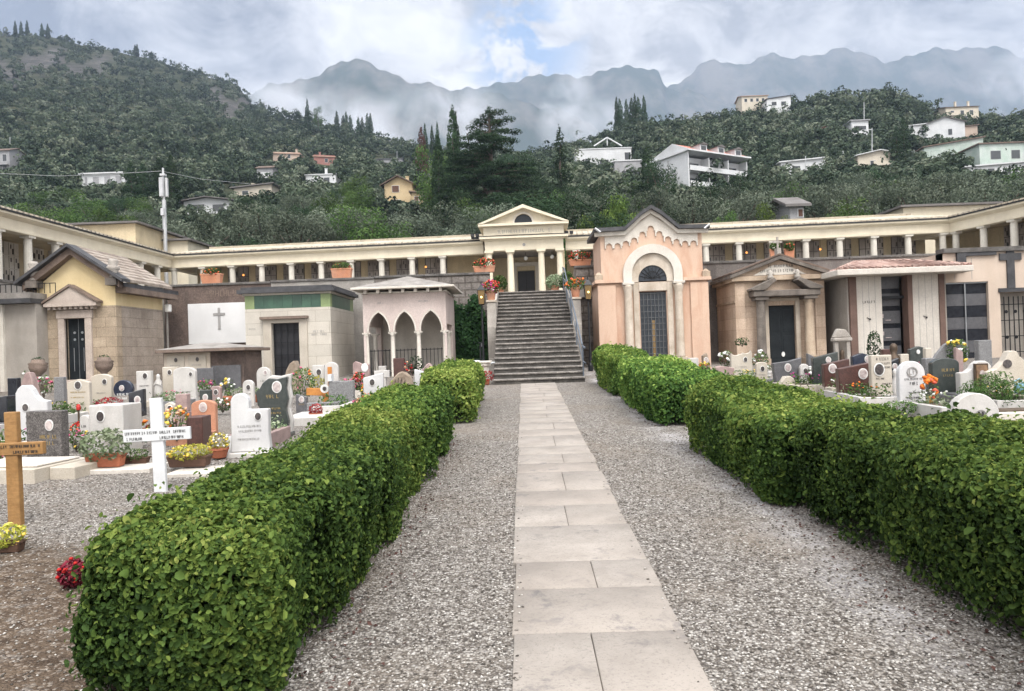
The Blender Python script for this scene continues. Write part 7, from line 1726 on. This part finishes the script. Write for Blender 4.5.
bouquet('green glass vase with pink blooms before the granite stepped cross', 327, 414, 9, 12, ('pink',), 'ivy_leaf', 0, 40, 3)
gpot('reddish heather in a pot on the pale grave right of the slate headstone', 316, 420, 14, 16, 'round', 'terracotta', 'redleaf', ('coral',), 1.0, 1.2, 0, 220, 0)
t = thing('grave_slab', 'long white marble grave slab right of the slate headstone', 'grave slab', G(303, 426), R(3)); MB().box(-.4, .5, 0, 1.5, -.1, .16).build('slab', 'white_marble', t, .012); MB().box(-.3, .4, 1.52, 1.68, -.1, .34).build('head_kerb', 'light_granite', t, .012)
bouquet('red and crimson roses before the pink arcade', 359, 396, 16, 26, ('red', 'coral', 'pink'), 'green_leaf', 0, 160, 14)
bouquet('yellow and orange bouquet left of the white marble wedge', 367, 402, 14, 18, ('yellow', 'orange'), 'green_leaf', .05, 120, 10)
bouquet('pink and cream bouquet peeping over the hedge top', 362, 412, 18, 16, ('pink', 'peach'), 'plant_leaf', 0, 120, 9)
bouquet('pale pink carnations behind the granite stepped cross', 349, 398, 16, 14, ('pink',), 'plant_leaf', .2, 90, 9)
t, st, a, top = grave('white marble wedge headstone with a small photo beside a white cross', 364, 384, 373, 406, 'slantl', 'white_marble_clean', .14, R(2), None, None, (-.1, .72, 'photo_dark', .06))
cross('short thick white stone cross behind the white marble wedge', 383, 366, 402, 375, 390, 374, 'white_marble', .17, .14)
t, st, a, top = grave('grey stone headstone with a white medallion before the arcade column', 354, 370, 361, 394, 'wave', 'rose_stone', .13, 0, None, None, (.45, .8, 'globe', .08), [(-.6, .2, .6, .06)])
t, st, a, top = grave('brown fan shaped boulder with radiating grooves over the hedge', 385, 416, 371, 404, 'rock', 'rough_stone', .3, rock=True)
gr = MB(); [gr.tube([(-a*.2, -.025, top*.1), (a*.85*math.cos(R(k2)), -.012, top*.8*abs(math.sin(R(k2))))], .012, 4) for k2 in range(35, 170, 15)]; gr.build('grooves', 'bark', st)
grave('tiny red brown block with a white plate in front of the arcade railing', 394, 405, 358, 390, 'rect', 'red_granite', .14, 0, None, ('white_marble', .25))
bouquet('dark bronze flowers beside the tiny red brown block', 409, 392, 10, 28, ('peach', 'red'), 'rust_leaf', .1, 80, 5)
bouquet('dark leafy wreath hung before the arcade railing', 416, 384, 16, 24, (), 'dark_leaf', .2, 160, 0)
t, st, a, top = grave('white marble wing shaped headstone with a dark photo by the rounded hedge', 415, 433, 369, 400, 'slantr', 'white_marble_clean', .14, R(-3), None, None, (-.1, .62, 'photo_dark', .06))
grave('peach rough stone behind the white wing shaped headstone', 420, 436, 362, 390, 'rock', 'rose_stone', .25, rock=True)
# ---- right side
grave('pale square plinth stone at the foot of the peach chapel', 690, 699, 358, 374, 'rect', 'white_marble', .3)
grave('curved sandstone scroll stone sweeping down beside the peach chapel', 704, 722, 353, 376, 'swoop', 'rough_stone', .25, 0, None, None, (-.7, .7, 'photo_pale', .06))
grave('low dark brown granite wedge behind the hedge below the scroll stone', 711, 735, 366, 388, 'gable', 'rose_stone', .3)
bouquet('small orange and yellow flowers left of the brown wedge', 705, 378, 12, 12, ('orange', 'yellow'), 'green_leaf', .15, 60, 6)
t, st, a, top = grave('white headstone with a scalloped top and heart shaped photo', 732, 753, 350, 382, 'scallop', 'cream_marble', .13, R(2), None, None, (.35, .7, 'photo_dark', .05), [(-.6, .6, .45, .04), (-.5, .6, .33, .04)], 'letter_grey')
bouquet('white lilies on the left of the scalloped white headstone', 727, 378, 14, 24, ('white',), 'green_leaf', .15, 90, 12, .06)
bouquet('white lilies on the right of the scalloped white headstone', 761, 379, 16, 24, ('white',), 'green_leaf', .15, 120, 9, .06)
bouquet('dark green clump on top of the scalloped white headstone', 743, 368, 14, 10, (), 'ivy_leaf', .72, 90, 0)
gpot('small white vase with a candle in front of the iron chapel door', 769, 380, 6, 12, 'vase', 'white_marble', 'plant_leaf', ('white',), 1, 1, .1, 30, 3)
grave('grey granite wedge headstone leaning outward with a white photo', 774, 803, 358, 388, 'wedge', 'grey_granite', .16, R(3), None, None, (.0, .68, 'photo_pale', .07))
grave('pale rounded stone low behind the hedge before the grey wedge headstone', 779, 798, 376, 392, 'rock', 'cream_marble', .3, rock=True)
grave('tall dark green granite headstone left of the red brown pair', 815, 839, 352, 392, 'slantl', 'green_granite', .16, R(-4), None, None, (.2, .8, 'photo_pale', .05))
grave('dark grey wedge stone half hidden left of the dark green headstone', 809, 818, 353, 386, 'slantr', 'grey_granite', .14)
bouquet('white roses in a dark vase left of the dark green headstone', 812, 388, 10, 18, ('white',), 'green_leaf', .1, 60, 6, .06)
t, st, a, top = grave('red brown granite headstone with a pale oval photo, rear one of the pair', 826, 850, 359, 396, 'slantl', 'red_granite', .22, R(-8), None, None, (-.35, .75, 'photo_pale', .07))
t, st, a, top = grave('red brown granite headstone with a dark figure and pale photo, front one of the pair', 841, 871, 363, 402, 'slantl', 'red_granite', .24, R(-8), None, None, (.5, .72, 'photo_pale', .075), [(-.2, .6, .3, .04)], 'letter_gold')
t, st, a, top = grave('tall white marble headstone with dark lettering and a dark oval photo', 873, 893, 355, 406, 'rect', 'cream_marble', .13, R(-3), None, None, (-.25, .72, 'photo_dark', .085), [(-.5, .8, .9, .05), (-.3, .85, .82, .035), (.1, .9, .74, .035), (-.7, .3, .52, .035), (0, .9, .42, .03)], 'letter_dark')
t, st, a, top = grave('white round topped headstone with a carved rosette and black lettering', 901, 926, 361, 411, 'round', 'white_marble_clean', .14, R(-3), None, None, None, [(-.6, .75, .62, .035), (-.2, .5, .52, .055), (-.4, .6, .35, .03), (-.5, .6, .25, .03)], 'letter_dark')
MB().strip(arc(0, top*.78, a*.42, 0, 360, 18), arc(0, top*.78, a*.32, 0, 360, 18), -.015, -.002).build('rosette', 'letter_grey', st); mk_ = MB(); marks(mk_, -a*.22, a*.3, top*.73, .1, -.008, 4); mk_.build('monogram', 'letter_grey', st)
g, s = place(896, 402); t = thing('statue', 'small white angel figurine between the two white lettered headstones', 'statue', g); MB().lathe([(.09, 0), (.085, .2), (.06, .42), (.03, .5), (.045, .56), (.04, .62), (.01, .66)], 0, 0, 10).build('robed_figure', 'white_marble', t, 0, True)
for sx in (-1, 1): MB().add([(sx*.03, .05, .42), (sx*.12, .07, .56), (sx*.13, .07, .3), (sx*.06, .06, .2), (sx*.03, .08, .42), (sx*.12, .1, .56), (sx*.13, .1, .3), (sx*.06, .09, .2)], [(0, 1, 2, 3), (7, 6, 5, 4), (0, 4, 5, 1), (1, 5, 6, 2), (2, 6, 7, 3), (3, 7, 4, 0)]).build('wing', 'white_marble', t)
bouquet('white and blue flowers in a cup left of the tall white headstone', 873, 403, 10, 22, ('white', 'white'), 'green_leaf', .05, 60, 8)
bouquet('red blooms low beside the front red brown headstone', 871, 408, 9, 12, ('red',), 'green_leaf', 0, 60, 8)
# stone shrine
g, s = place(844, 378); t = thing('stone_shrine', 'weathered stone shrine with two small pillars and a hooded top behind the red brown pair', 'shrine', (g.x, g.y, g.z))
for sx in (-1, 1): MB().box(sx*.16-.05, sx*.16+.05, 0, .12, 0, 1.0).build('pillar', 'parapet', t, .01)
MB().box(-.25, .25, -.05, .2, 1.003, 1.1).prism([(-.25, 1.103), (.25, 1.103), (.1, 1.32), (-.12, 1.35)], 0, .16).build('hood', 'parapet', t, .02); MB().lathe([(.08, 0), (.07, .5), (.05, .62), (.06, .7), (.02, .78)], 0, .06, 10).build('figure', 'bronze', t, 0, True)
grave('navy blue granite headstone with a pale photo right of the stone shrine', 854, 873, 353, 384, 'gable', 'navy_granite', .16, 0, None, None, (.5, .8, 'photo_pale', .06))
gpot('small dark conifer in a pot before the white panelled mausoleum', 875, 372, 9, 32, 'round', 'brown_pot', 'dark_leaf', (), 1.5, 1.0, .3, 420, 0, 'potted conifer', 'potted_conifer', potpx=5)
t = thing('statue', 'dark bronze bust on a block before the open loculi', 'statue', G(897, 384)); MB().box(-.13, .13, 0, .2, -.1, .42).build('block', 'red_granite', t, .01); MB().lathe([(.05, .42), (.14, .52), (.15, .66), (.06, .74), (.09, .84), (.085, .94), (.03, 1.0)], 0, .1, 12).build('bust', 'bronze', t, 0, True)
grave('red granite low headstone under the open loculi', 884, 895, 349, 378, 'rect', 'red_granite', .16)
grave('cream stone block right of the bronze bust', 902, 910, 354, 384, 'rect', 'cream_marble', .16)
grave('broad green granite headstone before the right white panel', 911, 929, 346, 378, 'gable', 'green_granite', .14, 0, None, None, (-.1, .82, 'globe', .04))
grave('pale stone column headstone beside the broad green granite headstone', 927, 933, 348, 384, 'rect', 'cream_marble', .14)
grave('tall dark green granite headstone with gold lettering behind the orange flowers', 934, 960, 358, 400, 'seg', 'green_granite', .16, R(-3), 'grey_granite', None, None, [(-.3, .7, .68, .06), (-.2, .6, .56, .04)], 'letter_gold', sl=1.1)
grave('grey granite pillar at the left side of the tall dark green headstone', 927, 936, 358, 398, 'rect', 'light_granite', .16)
grave('pale blue granite wing shaped headstone rising behind the dark green one', 932, 955, 340, 374, 'wing', 'light_granite', .12, 0, None, ('grey_granite', .3))
bouquet('yellow and white flowers with leaves right of the wing shaped headstone', 958, 374, 20, 30, ('yellow', 'white'), 'plant_leaf', .2, 260, 7, .07)
grave('leaning rose coloured stone blade among the yellow flowers', 957, 964, 347, 378, 'slantr', 'rose_stone', .12)
t, st, a, top = grave('white stepped headstone holding a large brown framed portrait', 962, 992, 361, 402, 'shoulder', 'white_marble', .18, R(-4), None, None, None, [(-.75, -.2, .5, .05), (-.8, -.1, .38, .04)], 'letter_dark')
st.scale = (-1, 1, 1)
o = MB().box(-.05, .2, -.06, -.003, top*.36, top*.94).build('portrait_frame', 'bronze', t, .005); MB().box(-.025, .175, -.075, -.0605, top*.41, top*.9).build('portrait', 'photo_brown', o); MB().oval(.075, top*.70, .045, .06, -.083, -.0755).build('portrait_face', 'photo_pale', o); MB().prism([(.0, top*.43), (.15, top*.43), (.13, top*.56), (.075, top*.6), (.02, top*.56)], -.081, -.0755).build('portrait_shoulders', 'photo_dark', o)
g, s = place(953, 396); t = thing('votive_lamp', 'red glass votive lantern at the foot of the dark green headstone', 'votive lamp', g); MB().lathe([(.06, 0), (.065, .03), (.065, .2)], 0, 0, 10).build('glass', 'red_glass', t); MB().lathe([(.075, .203), (.05, .26), (.01, .29)], 0, 0, 10).build('cap', 'brass', t)
t = gpot('orange lilies in a tall brass vase beside the round topped headstone', 931, 413, 9, 40, 'vase', 'brass', 'green_leaf', ('orange', 'coral', 'orange'), 1.7, 1.0, 0, 120, 8, br=.05, potpx=18)
g, s = place(922, 412); t = thing('stone_vase', 'small grey stone vase between the round topped headstone and brass vase', 'vase', g); MB().lathe([(.05, 0), (.07, .04), (.06, .16), (.07, .18)], 0, 0, 10).build('vase', 'light_granite', t, 0, True)
bouquet('tufts of green grassy plants behind the hedge under the white headstones', 898, 416, 40, 16, (), 'green_leaf', 0, 420, 0)
t, st, a, top = grave('round white stone disc with a small black emblem behind the big hedge', 955, 999, 393, 432, 'disc', 'white_marble', .2, R(-4))
MB().strip(arc(.06, top*.42, .085, 0, 360, 18), arc(.06, top*.42, .072, 0, 360, 18), -.012, -.002).build('emblem_ring', 'letter_grey', st)
MB().oval(.035, top*.45, .02, .045, -.014, -.002).oval(.085, top*.44, .02, .045, -.014, -.002).box(.02, .1, -.013, -.002, top*.35, top*.38).build('emblem', 'letter_dark', st)
def juniper():
    g, s = place(1006, 408); t = thing('juniper_bush', 'spreading dark green juniper bush right of the white stone disc', 'shrub', g)
    p, nn, d = blob_points([(0, 0, .2, .55, .45, .28), (-.35, .1, .28, .4, .35, .25), (.35, 0, .25, .42, .4, .25), (.05, .3, .4, .4, .3, .25)], 3200, .8)
    leaves(p, nn, .07, .4+.3*d[:, 2]+.15*rng.normal(size=len(p)), 'foliage', 'green_leaf', t, .9, .3); st = MB()
    for i in range(6): st.tube([(0, 0, 0), (.3*math.cos(i), .25*math.sin(i), .3)], .015, 4)
    st.build('stems', 'bark', t)
juniper()
gpot('peach coloured roses in a dark pot right of the portrait headstone', 1000, 398, 14, 28, 'round', 'brown_pot', 'green_leaf', ('peach', 'orange'), 1.1, 1, .1, 160, 9, br=.05)
# big pale tomb with sweeping shoulders
g, s = place(1022, 402); t = thing('family_tomb', 'broad pale pink marble tomb with sweeping curved shoulders at the right edge', 'tomb', (g.x, g.y, g.z)); h_ = P(1000, 351, g.y).z-g.z
pts = [(-.62, 0), (1.6, 0), (1.6, h_)]+[(.5+.55*math.cos(R(k2)), h_-.02-.26*abs(math.sin(R(k2)))) for k2 in range(0, 181, 20)]+[(-.12, h_), (-.2, h_*.99), (-.3, h_*.8), (-.45, h_*.66), (-.62, h_*.6)]
o = MB().prism(pts, 0, .18).build('stone', 'cream_marble', t, .012); MB().strip(arc(.35, h_*.42, .09, 0, 360, 16), arc(.35, h_*.42, .07, 0, 360, 16), -.012, -.002).build('emblem', 'letter_grey', o); MB().oval(-.25, h_*.75, .08, .08, -.02, -.002).build('photo_frame', 'photo_dark', o); MB().box(-.6, 1.6, -1.1, -.02, -.1, .2).build('grave_slab', 'cream_marble', t, .012)
grave('grey granite block headstone behind the curved pale tomb', 980, 993, 340, 376, 'rect', 'light_granite', .2)
g, s = place(1014, 404); t = thing('watering_can', 'light blue plastic watering can on the pale tomb at the right edge', 'watering can', (g.x, g.y-.2, g.z+.2)); MB().lathe([(.1, 0), (.11, .02), (.1, .17), (.06, .2)], 0, 0, 12).build('can', 'water_blue', t, 0, True); MB().tube([(.09, 0, .05), (.2, 0, .2)], .018, 6).build('spout', 'water_blue', t); MB().tube([(-.08, 0, .17), (-.14, 0, .22), (-.02, 0, .28), (.05, 0, .19)], .012, 5).build('handle', 'water_blue', t)
t = thing('grave_slab', 'low grey stone grave border right of the juniper bush', 'grave slab', G(1018, 420)); MB().box(-.5, 1.2, 0, .7, -.1, .12).build('kerb', 'concrete_pale', t, .012); MB().box(-.36, 1.06, .14, .56, .122, .14).build('soil', 'soil', t)
# roof ornament: small gravel-side kerbs of the paths between the plots
for i, (pa, pb, lab) in enumerate(((( 60, 474), (84, 462), 'low stone kerb between the pale slab and the succulent planter'),)):
    a, b = G(*pa), G(*pb); t = thing('grave_kerb', lab, 'kerb', a, math.atan2(b.y-a.y, b.x-a.x)); L = (b-a).length; MB().box(0, L, 0, .12, -.05, .08).build('kerb', 'concrete_pale', t, .01)

for a_ in (('small rose stone headstone left of the yellow and white daisies', 211, 221, 386, 408, 'seg', 'rose_stone'),
           ('small white marble headstone between the daisies and the slate headstone', 243, 254, 380, 406, 'round', 'white_marble'),
           ('little dark granite headstone in front of the rose bush', 296, 307, 394, 414, 'slantr', 'grey_granite'),
           ('little cream headstone left of the rose grey stone cross', 165, 175, 402, 426, 'gable', 'cream_marble'),
           ('small dark green headstone behind the terracotta coloured one', 200, 211, 390, 416, 'rect', 'green_granite'),
           ('small cream marble headstone left of the grey wedge headstone', 757, 768, 362, 386, 'seg', 'cream_marble'),
           ('small white headstone between the grey wedge and dark green headstones', 801, 810, 364, 388, 'round', 'white_marble'),
           ('small black headstone behind the tall white lettered headstone', 890, 900, 358, 388, 'slantl', 'black_granite'),
           ('small rose stone headstone left of the portrait headstone', 958, 967, 372, 396, 'seg', 'rose_stone')):
    grave(*a_, th=.12, photo=(.1, .72, 'photo_dark' if 'granite' not in a_[6] else 'photo_pale', .05), text=[(-.6, .6, .45, .03)], tm='letter_gold' if 'granite' in a_[6] else 'letter_grey')
# ------------------------------------------------------------------ air
hz = MB().box(-6000, 7000, -230, 5000, -12, 2080)
hzo = hz.build('haze', 'gravel'); hzo['kind'] = 'stuff'
m = bpy.data.materials.new('haze'); m.use_nodes = True; m.node_tree.nodes.clear(); kk = N(m.node_tree)
pv = kk.n('VolumePrincipled'); pv.inputs['Density'].default_value = HAZE; pv.inputs['Color'].default_value = (.37, .45, .59, 1)
kk.l(pv.outputs[0], kk.n('OutputMaterial').inputs['Volume']); hzo.data.materials.clear(); hzo.data.materials.append(m)

# low cloud caught on the mountain flanks
m = bpy.data.materials.new('mist'); m.use_nodes = True; m.node_tree.nodes.clear(); kk = N(m.node_tree)
tcO = kk.n('TexCoord').outputs['Object']; pos = kk.n('NewGeometry').outputs['Position']
fall = kk.mr(kk.vmath('LENGTH', tcO), 1.0, .45, 0, 1)
den = kk.math('MULTIPLY', fall, kk.mr(kk.noise(pos, .0075, 5, .6, .8), .46, .64))
pv = kk.n('VolumePrincipled'); kk.l(kk.math('MULTIPLY', den, .0075), pv.inputs['Density']); pv.inputs['Color'].default_value = (.93, .95, 1, 1)
kk.l(pv.outputs[0], kk.n('OutputMaterial').inputs['Volume'])
for (px, py, d, wx, wz, dy, tilt) in ((330, 132, 1750, 90, 30, 260, .1), (425, 132, 1700, 85, 30, 240, -.1), (290, 106, 2300, 52, 22, 200, .2), (456, 104, 2500, 40, 14, 200, 0), (565, 112, 2100, 22, 34, 160, .5), (590, 132, 1900, 50, 24, 200, .1), (1018, 76, 2600, 26, 28, 200, 0)):
    q = MB().ball((0, 0, 0), 1, 14).build('mist', 'gravel'); q['kind'] = 'stuff'; q.data.materials.clear(); q.data.materials.append(m)
    q.location = P(px, py, d); s_ = d/FPX; q.scale = (wx*s_*1.25, dy, wz*s_*1.3); q.rotation_euler = (0, tilt, 0)
m.cycles.volume_step_rate = 1.0
